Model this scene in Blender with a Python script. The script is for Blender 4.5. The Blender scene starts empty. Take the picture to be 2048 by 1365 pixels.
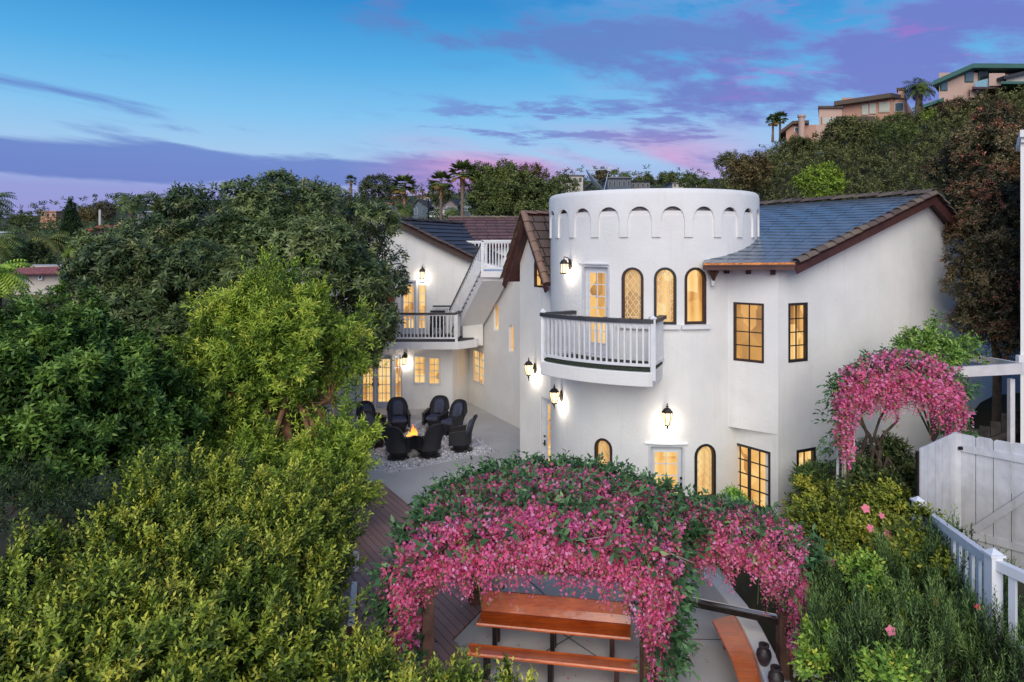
import bpy, bmesh, math, random
import numpy as np
from mathutils import Vector, Matrix
R = math.radians
random.seed(7); rng = np.random.default_rng(11)
scene = bpy.context.scene
COL = scene.collection

# ------------------------------------------------------------------ camera
F = 1365.3; HZ = 490.0; CZ = 6.6          # focal length in photo pixels, horizon row, eye height
cam_d = bpy.data.cameras.new('camera'); cam = bpy.data.objects.new('camera', cam_d); COL.objects.link(cam)
cam.location = (0, 0, CZ); cam.rotation_euler = (R(90), 0, 0)
cam_d.sensor_width = 36; cam_d.lens = 24; cam_d.shift_y = -(682.5 - HZ) / 2048.0
cam_d.clip_start = 0.1; cam_d.clip_end = 5000
scene.camera = cam

# ------------------------------------------------------------------ view
scene.view_settings.view_transform = 'Standard'; scene.view_settings.look = 'None'
scene.view_settings.exposure = 0.0; scene.view_settings.gamma = 1.0

# ------------------------------------------------------------------ sun
SUN_EL, SUN_AZ = 31, 188                  # behind the camera, to the left
sun_d = bpy.data.lights.new('sun', 'SUN'); sun = bpy.data.objects.new('sun', sun_d); COL.objects.link(sun)
sun_d.energy = 2.75; sun_d.angle = R(50); sun_d.color = (1.0, 0.93, 0.80)
_a = R(SUN_AZ)
_d = Vector((math.sin(_a) * math.cos(R(SUN_EL)), math.cos(_a) * math.cos(R(SUN_EL)), math.sin(R(SUN_EL))))
sun.rotation_euler = (-_d).to_track_quat('-Z', 'Y').to_euler(); sun.location = (-5, -10, 20)

# ------------------------------------------------------------------ world: dusk sky with streaky clouds
def srgb(r, g, b):
    f = lambda c: (c/255/12.92) if c/255 <= 0.04045 else ((c/255+0.055)/1.055)**2.4
    return (f(r), f(g), f(b), 1.0)
world = bpy.data.worlds.new('World'); scene.world = world; world.use_nodes = True
wt = world.node_tree; wt.nodes.clear()
def N(t, typ, **kw):
    n = t.nodes.new(typ)
    for k, v in kw.items(): setattr(n, k, v)
    return n
def LK(t, a, b): t.links.new(a, b)
def M2(t, op, a, b=None, c=None, clamp=False):
    n = N(t, 'ShaderNodeMath', operation=op); n.use_clamp = clamp
    for i, v in enumerate((a, b, c)):
        if v is None: continue
        if isinstance(v, (int, float)): n.inputs[i].default_value = v
        else: LK(t, v, n.inputs[i])
    return n.outputs[0]
def MAPR(t, v, a, b, c=0.0, d=1.0):
    n = N(t, 'ShaderNodeMapRange', interpolation_type='SMOOTHSTEP')
    LK(t, v, n.inputs[0])
    for i, x in enumerate((a, b, c, d)): n.inputs[i+1].default_value = x
    return n.outputs[0]
def RAMP(t, v, stops):
    n = N(t, 'ShaderNodeValToRGB'); LK(t, v, n.inputs[0]); e = n.color_ramp.elements
    while len(e) < len(stops): e.new(0.5)
    for i, (p, c) in enumerate(stops): e[i].position = p; e[i].color = c
    return n.outputs[0]
def MIX(t, f, a, b, mode='MIX'):
    n = N(t, 'ShaderNodeMix', data_type='RGBA', blend_type=mode)
    for s, v in ((n.inputs[0], f), (n.inputs[6], a), (n.inputs[7], b)):
        if isinstance(v, (int, float)): s.default_value = v
        elif isinstance(v, tuple): s.default_value = v
        else: LK(t, v, s)
    return n.outputs[2]
def NOISE(t, vec, scale, detail=4, rough=0.5, dist=0.0):
    n = N(t, 'ShaderNodeTexNoise'); n.inputs['Scale'].default_value = scale
    n.inputs['Detail'].default_value = detail; n.inputs['Roughness'].default_value = rough
    n.inputs['Distortion'].default_value = dist
    if vec is not None: LK(t, vec, n.inputs['Vector'])
    return n.outputs['Fac']
tc = N(wt, 'ShaderNodeTexCoord'); sep = N(wt, 'ShaderNodeSeparateXYZ'); LK(wt, tc.outputs['Generated'], sep.inputs[0])
X_, Y_, Z_ = sep.outputs
az = M2(wt, 'ARCTAN2', X_, Y_)                       # radians, 0 = straight ahead
el = M2(wt, 'ARCSINE', Z_)
def cvec(sx, sy, ox, skew=0.0):
    c = N(wt, 'ShaderNodeCombineXYZ')
    LK(wt, M2(wt, 'MULTIPLY_ADD', az, sx, ox), c.inputs[0])
    LK(wt, M2(wt, 'MULTIPLY_ADD', M2(wt, 'MULTIPLY_ADD', az, skew, el), sy, ox*1.7), c.inputs[1])
    c.inputs[2].default_value = ox
    return c.outputs[0]
base = RAMP(wt, M2(wt, 'MULTIPLY', el, 1/0.6, clamp=True),
            [(0.0, srgb(146, 142, 210)), (0.12, srgb(142, 150, 214)), (0.21, srgb(158, 196, 234)), (0.30, srgb(124, 190, 236)),
             (0.42, srgb(78, 168, 226)), (0.56, srgb(34, 136, 206)), (1.0, srgb(30, 96, 170))])
nA = NOISE(wt, cvec(2.6, 17, 3.1, 0.10), 1.0, 6, 0.56, 0.35)      # long streaks
nB = NOISE(wt, cvec(5.5, 17, 9.4, 0.12), 1.0, 9, 0.60, 0.12)      # broken upper deck
nC = NOISE(wt, cvec(2.2, 9, 5.7, 0.12), 1.0, 5, 0.6, 0.8)       # pink patches
nD = NOISE(wt, cvec(8, 46, 4.3, 0.05), 1.0, 6, 0.62, 0.15)
# right-hand upper deck: denser to the right and upwards
spine = M2(wt, 'ABSOLUTE', M2(wt, 'SUBTRACT', el, M2(wt, 'MULTIPLY_ADD', az, -0.14, 0.295)))
thick = MAPR(wt, az, -0.05, 0.50, 0.055, 0.17)
wR = M2(wt, 'MULTIPLY', MAPR(wt, M2(wt, 'DIVIDE', spine, thick), 1.0, 0.1), MAPR(wt, az, -0.38, 0.0))
mB = MAPR(wt, M2(wt, 'MULTIPLY_ADD', wR, 0.19, nB), 0.54, 0.72)
mB = M2(wt, 'MULTIPLY', mB, MAPR(wt, M2(wt, 'MULTIPLY_ADD', wR, 0.6, az), -0.35, 0.15))
mB = M2(wt, 'MULTIPLY', mB, MAPR(wt, el, 0.10, 0.15))
# low band over the left and middle
band = M2(wt, 'MULTIPLY', MAPR(wt, el, 0.072, 0.096), MAPR(wt, el, 0.142, 0.112))
bandl = M2(wt, 'MULTIPLY', band, MAPR(wt, az, 0.30, -0.05))
mA = MAPR(wt, M2(wt, 'MULTIPLY_ADD', bandl, 0.30, nA), 0.58, 0.72)
mA = M2(wt, 'MULTIPLY', mA, M2(wt, 'MULTIPLY', MAPR(wt, el, 0.30, 0.18), MAPR(wt, M2(wt, 'ADD', el, M2(wt, 'MULTIPLY', nA, 0.03)), 0.070, 0.094)))
mS = M2(wt, 'MULTIPLY', MAPR(wt, nD, 0.50, 0.62), M2(wt, 'MULTIPLY', M2(wt, 'MULTIPLY', MAPR(wt, el, 0.10, 0.135), MAPR(wt, el, 0.235, 0.19)), MAPR(wt, az, -0.30, 0.0)))
# pale veil behind the upper deck
veil = M2(wt, 'MULTIPLY', MAPR(wt, nB, 0.36, 0.62), MAPR(wt, az, -0.10, 0.30))
c1 = MIX(wt, M2(wt, 'MULTIPLY', veil, 0.55), base, srgb(156, 188, 236))
c2 = MIX(wt, M2(wt, 'MULTIPLY', mB, 0.92), c1, MIX(wt, MAPR(wt, M2(wt, 'MULTIPLY_ADD', az, 0.8, nC), 0.35, 0.95), srgb(88, 126, 194), srgb(104, 114, 196)))
c3 = MIX(wt, M2(wt, 'MULTIPLY', mA, 0.85), c2, srgb(88, 114, 194))
c3 = MIX(wt, M2(wt, 'MULTIPLY', mS, 0.8), c3, srgb(104, 118, 196))
# pink: along the low sky in the middle, small patches in the upper deck
plow = M2(wt, 'MULTIPLY', M2(wt, 'MULTIPLY', MAPR(wt, el, 0.19, 0.12), M2(wt, 'MULTIPLY', MAPR(wt, az, -0.26, -0.04), MAPR(wt, az, 0.42, 0.20))), MAPR(wt, nC, 0.32, 0.52))
phi_ = M2(wt, 'MULTIPLY', M2(wt, 'MULTIPLY', MAPR(wt, az, 0.10, 0.40), MAPR(wt, el, 0.16, 0.22)), MAPR(wt, nD, 0.58, 0.72))
c4 = MIX(wt, M2(wt, 'MULTIPLY', plow, 0.85), c3, MIX(wt, MAPR(wt, nD, 0.4, 0.65), srgb(206, 150, 206), srgb(150, 114, 190)))
c5 = MIX(wt, M2(wt, 'MULTIPLY', phi_, 0.45), c4, srgb(176, 104, 200))
sky = N(wt, 'ShaderNodeTexSky', sky_type='NISHITA'); sky.sun_disc = False
sky.sun_elevation = R(6); sky.sun_rotation = R(SUN_AZ)
bg1 = N(wt, 'ShaderNodeBackground'); LK(wt, sky.outputs[0], bg1.inputs[0]); bg1.inputs[1].default_value = 0.012
bg2 = N(wt, 'ShaderNodeBackground'); LK(wt, c5, bg2.inputs[0]); bg2.inputs[1].default_value = 1.0
add = N(wt, 'ShaderNodeAddShader'); LK(wt, bg1.outputs[0], add.inputs[0]); LK(wt, bg2.outputs[0], add.inputs[1])
wo = N(wt, 'ShaderNodeOutputWorld'); LK(wt, add.outputs[0], wo.inputs[0])

# ------------------------------------------------------------------ helpers
def at(px, py, Y):                     # a photo pixel at depth Y, in metres
    return Vector(((px - 1024) / F * Y, Y, CZ - (py - HZ) / F * Y))
def gxy(px, py, z=0.0):                # a photo pixel that lies on the level z
    Y = F * (CZ - z) / (py - HZ)
    return ((px - 1024) / F * Y, Y)
WL = {}                                # world offset of each parent
def tag(o, label=None, cat=None, group=None, kind=None):
    for k, v in (('label', label), ('category', cat), ('group', group), ('kind', kind)):
        if v: o[k] = v
    return o
def empty(name, loc, label=None, cat=None, group=None, rz=0.0):
    o = bpy.data.objects.new(name, None); COL.objects.link(o); o.location = loc; o.rotation_euler = (0, 0, rz)
    o.empty_display_size = 0.3; WL[o.name] = Vector(loc) if rz == 0 else Vector((0, 0, 0))
    return tag(o, label, cat, group)
def local(name):                       # a prototype whose parts are written in its own axes
    o = empty(name, (0, 0, 0)); return o
def link_mesh(name, me, mat, parent=None, smooth=False):
    if mat and not me.materials: me.materials.append(mat)
    o = bpy.data.objects.new(name, me); COL.objects.link(o)
    if parent is not None:
        off = WL[parent.name]
        if off.length > 0: me.transform(Matrix.Translation(-off))
        o.parent = parent; WL[o.name] = off
    else: WL[o.name] = Vector((0, 0, 0))
    if smooth:
        me.shade_smooth() if hasattr(me, 'shade_smooth') else None
    return o
class MB:
    def __init__(s): s.v = []; s.f = []; s.uv = None
    def add(s, vs, fs):
        b = len(s.v); s.v += [tuple(v) for v in vs]; s.f += [tuple(b + i for i in f) for f in fs]; return s
    def box(s, c, size, rz=0.0, u=None, n=None):
        c = Vector(c); sx, sy, sz = [a / 2 for a in size]
        if u is None: ux = Vector((math.cos(rz), math.sin(rz), 0)); uy = Vector((-math.sin(rz), math.cos(rz), 0))
        else: ux = Vector((u[0], u[1], 0)).normalized(); uy = Vector((n[0], n[1], 0)).normalized()
        vs = [c + ux*a*sx + uy*b*sy + Vector((0, 0, d*sz)) for d in (-1, 1) for a, b in ((-1,-1),(1,-1),(1,1),(-1,1))]
        return s.add(vs, [(3,2,1,0),(4,5,6,7),(0,1,5,4),(1,2,6,5),(2,3,7,6),(3,0,4,7)])
    def bar(s, a, b, w, h, up=(0, 0, 1)):       # rectangular bar from a to b; w across, h along up
        a = Vector(a); b = Vector(b); d = (b - a).normalized(); up = Vector(up)
        sd = d.cross(up)
        if sd.length < 1e-4: sd = d.cross(Vector((0, 1, 0)))
        sd.normalize(); uu = sd.cross(d).normalized()
        vs = [p + sd*x*w/2 + uu*y*h/2 for p in (a, b) for x, y in ((-1,-1),(1,-1),(1,1),(-1,1))]
        return s.add(vs, [(0,1,2,3),(7,6,5,4),(0,4,5,1),(1,5,6,2),(2,6,7,3),(3,7,4,0)])
    def tube(s, pts, r, n=8, cap=True):
        pts = [Vector(p) for p in pts]; rs = r if isinstance(r, (list, tuple)) else [r]*len(pts)
        b = len(s.v); ref = Vector((0.13, 0.21, 1)).normalized()
        for i, p in enumerate(pts):
            d = (pts[min(i+1, len(pts)-1)] - pts[max(i-1, 0)]).normalized()
            x = d.cross(ref)
            if x.length < 1e-3: x = d.cross(Vector((1, 0, 0)))
            x.normalize(); y = d.cross(x).normalized()
            for k in range(n):
                a = 2*math.pi*k/n; s.v.append(tuple(p + (x*math.cos(a) + y*math.sin(a))*rs[i]))
        for i in range(len(pts)-1):
            for k in range(n):
                s.f.append((b+i*n+k, b+i*n+(k+1) % n, b+(i+1)*n+(k+1) % n, b+(i+1)*n+k))
        if cap:
            s.f.append(tuple(b+k for k in range(n))[::-1]); e = b+(len(pts)-1)*n; s.f.append(tuple(e+k for k in range(n)))
        return s
    def lathe(s, prof, c=(0, 0, 0), n=24, a0=0.0, a1=None):
        b = len(s.v); full = a1 is None; m = n if full else n+1; a1 = 2*math.pi if full else a1
        for r, z in prof:
            for k in range(m):
                a = a0 + (a1-a0)*k/n; s.v.append((c[0]+r*math.cos(a), c[1]+r*math.sin(a), c[2]+z))
        for i in range(len(prof)-1):
            for k in range(n):
                k2 = (k+1) % m; s.f.append((b+i*m+k, b+i*m+k2, b+(i+1)*m+k2, b+(i+1)*m+k))
        return s
    def prism(s, poly, z0, z1):
        n = len(poly); ar = sum(poly[i][0]*poly[(i+1) % n][1] - poly[(i+1) % n][0]*poly[i][1] for i in range(n))
        if ar < 0: poly = poly[::-1]
        b = len(s.v)
        z0f = z0 if callable(z0) else (lambda x, y: z0); z1f = z1 if callable(z1) else (lambda x, y: z1)
        for p in poly: s.v.append((p[0], p[1], z0f(*p[:2])))
        for p in poly: s.v.append((p[0], p[1], z1f(*p[:2])))
        s.f.append(tuple(b+i for i in range(n))[::-1]); s.f.append(tuple(b+n+i for i in range(n)))
        for i in range(n):
            j = (i+1) % n; s.f.append((b+i, b+j, b+n+j, b+n+i))
        return s
    def ellipsoid(s, c, r, n=12, m=8):
        b = len(s.v)
        for i in range(m+1):
            t = math.pi*i/m
            for k in range(n):
                a = 2*math.pi*k/n
                s.v.append((c[0]+r[0]*math.sin(t)*math.cos(a), c[1]+r[1]*math.sin(t)*math.sin(a), c[2]-r[2]*math.cos(t)))
        for i in range(m):
            for k in range(n):
                s.f.append((b+i*n+k, b+i*n+(k+1) % n, b+(i+1)*n+(k+1) % n, b+(i+1)*n+k))
        return s
    def mesh(s, name):
        me = bpy.data.meshes.new(name); me.from_pydata(s.v, [], s.f)
        if s.uv is not None:
            l = me.uv_layers.new(name='UVMap')
            for i, lp in enumerate(me.loops): l.data[i].uv = s.uv[lp.vertex_index]
        return me
    def build(s, name, mat, parent=None, smooth=False, bevel=0.0):
        me = s.mesh(name)
        if smooth:
            me.polygons.foreach_set('use_smooth', [True]*len(me.polygons))
            try: me.set_sharp_from_angle(angle=R(40))
            except Exception: pass
        o = link_mesh(name, me, mat, parent)
        if bevel:
            m = o.modifiers.new('bevel', 'BEVEL'); m.width = bevel; m.segments = 2; m.limit_method = 'ANGLE'; m.angle_limit = R(50)
        return o
def dup(o, parent=None):
    c = o.copy(); COL.objects.link(c); c.parent = parent
    for ch in list(o.children): dup(ch, c)
    return c
def place(proto, first, loc, rz, label, group=None, scale=1.0):
    o = proto if first else dup(proto)
    o.location = loc; o.rotation_euler = (0, 0, rz); o.scale = (scale,)*3
    o['label'] = label
    if group: o['group'] = group
    return o

# ------------------------------------------------------------------ materials
MATS = {}
def mat(name, c, rough=0.6, var=0.12, nscale=6.0, bump=0.0, bscale=60.0, metal=0.0, c2=None, spec=0.5, coat=0.0, detail=5):
    if name in MATS: return MATS[name]
    m = bpy.data.materials.new(name); m.use_nodes = True; t = m.node_tree; b = t.nodes['Principled BSDF']
    tcn = N(t, 'ShaderNodeTexCoord'); v = tcn.outputs['Object']
    f = NOISE(t, v, nscale, detail, 0.6)
    c = tuple(c[:3]); d = c2[:3] if c2 else tuple(max(0, x*(1-var*2.2)) for x in c)
    up = tuple(min(1, x*(1+var*0.8)) for x in c) if not c2 else c
    LK(t, RAMP(t, f, [(0.30, (*d, 1)), (0.68, (*up, 1))]), b.inputs['Base Color'])
    b.inputs['Roughness'].default_value = rough; b.inputs['Metallic'].default_value = metal
    b.inputs['Specular IOR Level'].default_value = spec; b.inputs['Coat Weight'].default_value = coat
    if bump:
        bn = N(t, 'ShaderNodeBump'); bn.inputs['Strength'].default_value = bump; bn.inputs['Distance'].default_value = 0.02
        LK(t, NOISE(t, v, bscale, 6, 0.6), bn.inputs['Height']); LK(t, bn.outputs[0], b.inputs['Normal'])
    MATS[name] = m; return m
def emit(name, c, s):
    m = bpy.data.materials.new(name); m.use_nodes = True; b = m.node_tree.nodes['Principled BSDF']
    b.inputs['Base Color'].default_value = (*c[:3], 1); b.inputs['Emission Color'].default_value = (*c[:3], 1)
    b.inputs['Emission Strength'].default_value = s; MATS[name] = m; return m
def lit_glass(name, ca, cb, cc, s=1.0, scale=1.6):
    """pane of a lit room: bright room seen through the glass, some furniture and curtain tones"""
    m = bpy.data.materials.new(name); m.use_nodes = True; t = m.node_tree; b = t.nodes['Principled BSDF']
    tcn = N(t, 'ShaderNodeTexCoord'); mp = N(t, 'ShaderNodeMapping'); LK(t, tcn.outputs['Object'], mp.inputs[0])
    mp.inputs['Scale'].default_value = (1, 1, 0.6)
    vo = N(t, 'ShaderNodeTexVoronoi', distance='CHEBYCHEV'); vo.inputs['Scale'].default_value = scale*1.7; LK(t, mp.outputs[0], vo.inputs['Vector'])
    n1 = NOISE(t, mp.outputs[0], scale, 3, 0.55, 0.3)
    sp = N(t, 'ShaderNodeSeparateColor'); LK(t, vo.outputs['Color'], sp.inputs[0])
    wv = N(t, 'ShaderNodeTexWave', wave_type='BANDS', bands_direction='DIAGONAL'); wv.inputs['Scale'].default_value = 2.4; wv.inputs['Distortion'].default_value = 1.2; mp2 = N(t, 'ShaderNodeMapping'); LK(t, tcn.outputs['Object'], mp2.inputs[0]); mp2.inputs['Scale'].default_value = (1, 1, 0.02); LK(t, mp2.outputs[0], wv.inputs['Vector'])
    f = M2(t, 'ADD', M2(t, 'MULTIPLY', n1, 0.50), M2(t, 'ADD', M2(t, 'MULTIPLY', sp.outputs[0], 0.34), M2(t, 'MULTIPLY', wv.outputs['Fac'], 0.16)))
    dk = (cc[0]*0.62, cc[1]*0.55, cc[2]*0.5, 1)
    col = RAMP(t, f, [(0.22, dk), (0.34, cc), (0.46, ca), (0.62, cb), (0.76, (1.0, 0.74, 0.36, 1)), (0.86, ca)])
    LK(t, col, b.inputs['Emission Color']); b.inputs['Emission Strength'].default_value = s
    b.inputs['Base Color'].default_value = (0.05, 0.04, 0.03, 1); b.inputs['Roughness'].default_value = 0.08
    b.inputs['Specular IOR Level'].default_value = 0.3
    MATS[name] = m; return m
STUCCO = mat('white stucco', (0.83, 0.81, 0.785), 0.85, 0.035, 0.9, 0.40, 13)
def weather(m, amt=0.10):
    t = m.node_tree; b = t.nodes['Principled BSDF']; lk = b.inputs['Base Color'].links[0]; src = lk.from_socket
    tcn = N(t, 'ShaderNodeTexCoord'); mp = N(t, 'ShaderNodeMapping'); LK(t, tcn.outputs['Object'], mp.inputs[0]); mp.inputs['Scale'].default_value = (2.6, 2.6, 0.22)
    st = MAPR(t, NOISE(t, mp.outputs[0], 1.6, 7, 0.65, 0.2), 0.52, 0.80); bl = MAPR(t, NOISE(t, tcn.outputs['Object'], 0.8, 6, 0.6), 0.5, 0.8)
    sp = N(t, 'ShaderNodeSeparateXYZ'); LK(t, tcn.outputs['Object'], sp.inputs[0]); low = MAPR(t, sp.outputs[2], 0.9, 0.0)
    k = M2(t, 'SUBTRACT', 1.0, M2(t, 'ADD', M2(t, 'MULTIPLY', st, amt), M2(t, 'ADD', M2(t, 'MULTIPLY', bl, amt*0.6), M2(t, 'MULTIPLY', low, amt*0.8))))
    g = N(t, 'ShaderNodeCombineColor'); LK(t, k, g.inputs[0]); LK(t, M2(t, 'POWER', k, 1.08), g.inputs[1]); LK(t, M2(t, 'POWER', k, 1.2), g.inputs[2])
    LK(t, MIX(t, 1.0, src, g.outputs[0], 'MULTIPLY'), b.inputs['Base Color'])
weather(STUCCO)
STUCCO2 = mat('white painted plaster trim', (0.80, 0.79, 0.79), 0.8, 0.03, 2, 0.12, 40)
WHITEP = mat('white wood paint', (0.78, 0.78, 0.80), 0.5, 0.05, 5, 0.08, 80)
GREYP = mat('grey blue door paint', (0.50, 0.53, 0.60), 0.45, 0.04, 5)
DOORP = mat('pale door paint', (0.66, 0.67, 0.70), 0.45, 0.04, 5)
BLACKP = mat('black window frame', (0.025, 0.022, 0.024), 0.45, 0.2, 8)
BROWNP = mat('dark brown frame', (0.05, 0.025, 0.02), 0.5, 0.2, 8)
REDBR = mat('red brown fascia', (0.085, 0.03, 0.024), 0.55, 0.2, 4, 0.1, 50)
DARKRAIL = mat('dark handrail', (0.05, 0.052, 0.06), 0.5, 0.15, 5)
IRON = mat('dark iron', (0.03, 0.025, 0.022), 0.4, 0.2, 10, metal=0.6)
LIT = lit_glass('lit room glass', srgb(240, 184, 104), srgb(254, 208, 130), srgb(206, 146, 72), 1.0)
LITD = lit_glass('lit curtained glass', srgb(214, 158, 84), srgb(246, 194, 112), srgb(170, 122, 66), 1.0, 1.1)
LITL = lit_glass('lit leaded glass', srgb(206, 158, 92), srgb(222, 174, 106), srgb(184, 136, 76), 1.0, 1.0)
CAME = mat('lead came with painted glint', (0.90, 0.80, 0.55), 0.5, 0.05)  # cream base colour stands in for light glinting off the lead
BULB = emit('warm lamp glass', (1.0, 0.80, 0.50), 3.0)
def brick_mat(name, ca, cb, cm, scale, bw, rh, rough=0.5, rot=0.0, uv=False, mortar=0.012, bump=0.3, offset=0.5, nvar=0.25, spec=0.5):
    m = bpy.data.materials.new(name); m.use_nodes = True; t = m.node_tree; b = t.nodes['Principled BSDF']
    tcn = N(t, 'ShaderNodeTexCoord'); mp = N(t, 'ShaderNodeMapping')
    LK(t, tcn.outputs['UV' if uv else 'Object'], mp.inputs[0]); mp.inputs['Rotation'].default_value[2] = rot
    br = N(t, 'ShaderNodeTexBrick'); br.offset = offset; LK(t, mp.outputs[0], br.inputs['Vector'])
    br.inputs['Scale'].default_value = scale; br.inputs['Brick Width'].default_value = bw; br.inputs['Row Height'].default_value = rh
    br.inputs['Mortar Size'].default_value = mortar; br.inputs['Mortar Smooth'].default_value = 0.1
    br.inputs['Color1'].default_value = (*ca, 1); br.inputs['Color2'].default_value = (*cb, 1); br.inputs['Mortar'].default_value = (*cm, 1)
    n1 = NOISE(t, tcn.outputs['Object'], 1.3, 5, 0.6); n2 = NOISE(t, tcn.outputs['Object'], 14, 6, 0.7)
    k = M2(t, 'ADD', M2(t, 'MULTIPLY', n1, nvar*1.6), M2(t, 'MULTIPLY', n2, nvar)); k = M2(t, 'ADD', k, 1 - nvar*1.3)
    g = N(t, 'ShaderNodeCombineColor'); [LK(t, k, g.inputs[i]) for i in range(3)]
    LK(t, MIX(t, 1.0, br.outputs['Color'], g.outputs[0], 'MULTIPLY'), b.inputs['Base Color'])
    b.inputs['Roughness'].default_value = rough; b.inputs['Specular IOR Level'].default_value = spec
    bn = N(t, 'ShaderNodeBump'); bn.inputs['Strength'].default_value = bump; bn.inputs['Distance'].default_value = 0.02
    h = M2(t, 'ADD', M2(t, 'MULTIPLY', br.outputs['Fac'], -1.0), M2(t, 'MULTIPLY', n2, 0.4))
    LK(t, h, bn.inputs['Height']); LK(t, bn.outputs[0], b.inputs['Normal'])
    MATS[name] = m; return m

# ------------------------------------------------------------------ foliage
def leaf_mat(name, rough=0.5, trans=0.22, spec=0.35):
    m = bpy.data.materials.new(name); m.use_nodes = True; t = m.node_tree; b = t.nodes['Principled BSDF']
    a = N(t, 'ShaderNodeAttribute', attribute_name='tint'); LK(t, a.outputs['Color'], b.inputs['Base Color'])
    b.inputs['Roughness'].default_value = rough; b.inputs['Specular IOR Level'].default_value = spec
    tr = N(t, 'ShaderNodeBsdfTranslucent'); LK(t, a.outputs['Color'], tr.inputs[0])
    mx = N(t, 'ShaderNodeMixShader'); mx.inputs[0].default_value = trans
    LK(t, b.outputs[0], mx.inputs[1]); LK(t, tr.outputs[0], mx.inputs[2])
    LK(t, mx.outputs[0], t.nodes['Material Output'].inputs[0]); return m
LEAF = leaf_mat('leaf', 0.5, 0.14, 0.3); LEAFG = leaf_mat('glossy leaf', 0.42, 0.12, 0.32); PETAL = leaf_mat('petal', 0.6, 0.35, 0.2)
BARK = mat('bark', (0.10, 0.07, 0.05), 0.85, 0.3, 6, 0.6, 30)
BARKP = mat('pale bark', (0.24, 0.17, 0.12), 0.85, 0.3, 6, 0.6, 30)
GAIN = 2.1
def nrm(a): return a / np.maximum(np.linalg.norm(a, axis=-1, keepdims=True), 1e-9)
def leaf_mesh(name, P, D, W, L, wd, colr, mt, parent=None, fold=0.18, kind=None, bend=0.15):
    """P base (n,3), D leaf direction, W width direction, L length, wd half width, colr (n,3)"""
    if mt in (LEAF, LEAFG): colr = np.clip(np.asarray(colr)*GAIN, 0, 0.62)
    if mt == PETAL: colr = np.clip(np.asarray(colr)*1.35, 0, 0.92)
    n = len(P); D = nrm(D); W = nrm(W - D*(W*D).sum(1, keepdims=True)); NN = np.cross(D, W)
    NN *= np.sign(NN[:, 2:3] + 1e-6); L = L[:, None]; wd = wd[:, None]
    v = np.empty((n, 4, 3), np.float32)
    v[:, 0] = P; v[:, 1] = P + D*L*0.48 + W*wd + NN*L*fold*0.5
    v[:, 2] = P + D*L - NN*L*bend; v[:, 3] = P + D*L*0.48 - W*wd + NN*L*fold*0.5
    me = bpy.data.meshes.new(name); me.vertices.add(n*4); me.vertices.foreach_set('co', v.ravel())
    me.loops.add(n*4); me.loops.foreach_set('vertex_index', np.arange(n*4, dtype=np.int32))
    me.polygons.add(n); me.polygons.foreach_set('loop_start', np.arange(0, n*4, 4, dtype=np.int32))
    at_ = me.color_attributes.new('tint', 'FLOAT_COLOR', 'POINT')
    c4 = np.ones((n, 4, 4), np.float32); c4[:, :, :3] = colr[:, None, :]
    at_.data.foreach_set('color', c4.ravel()); me.update(calc_edges=True)
    o = link_mesh(name, me, mt, parent)
    if kind: o['kind'] = kind
    return o
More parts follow.
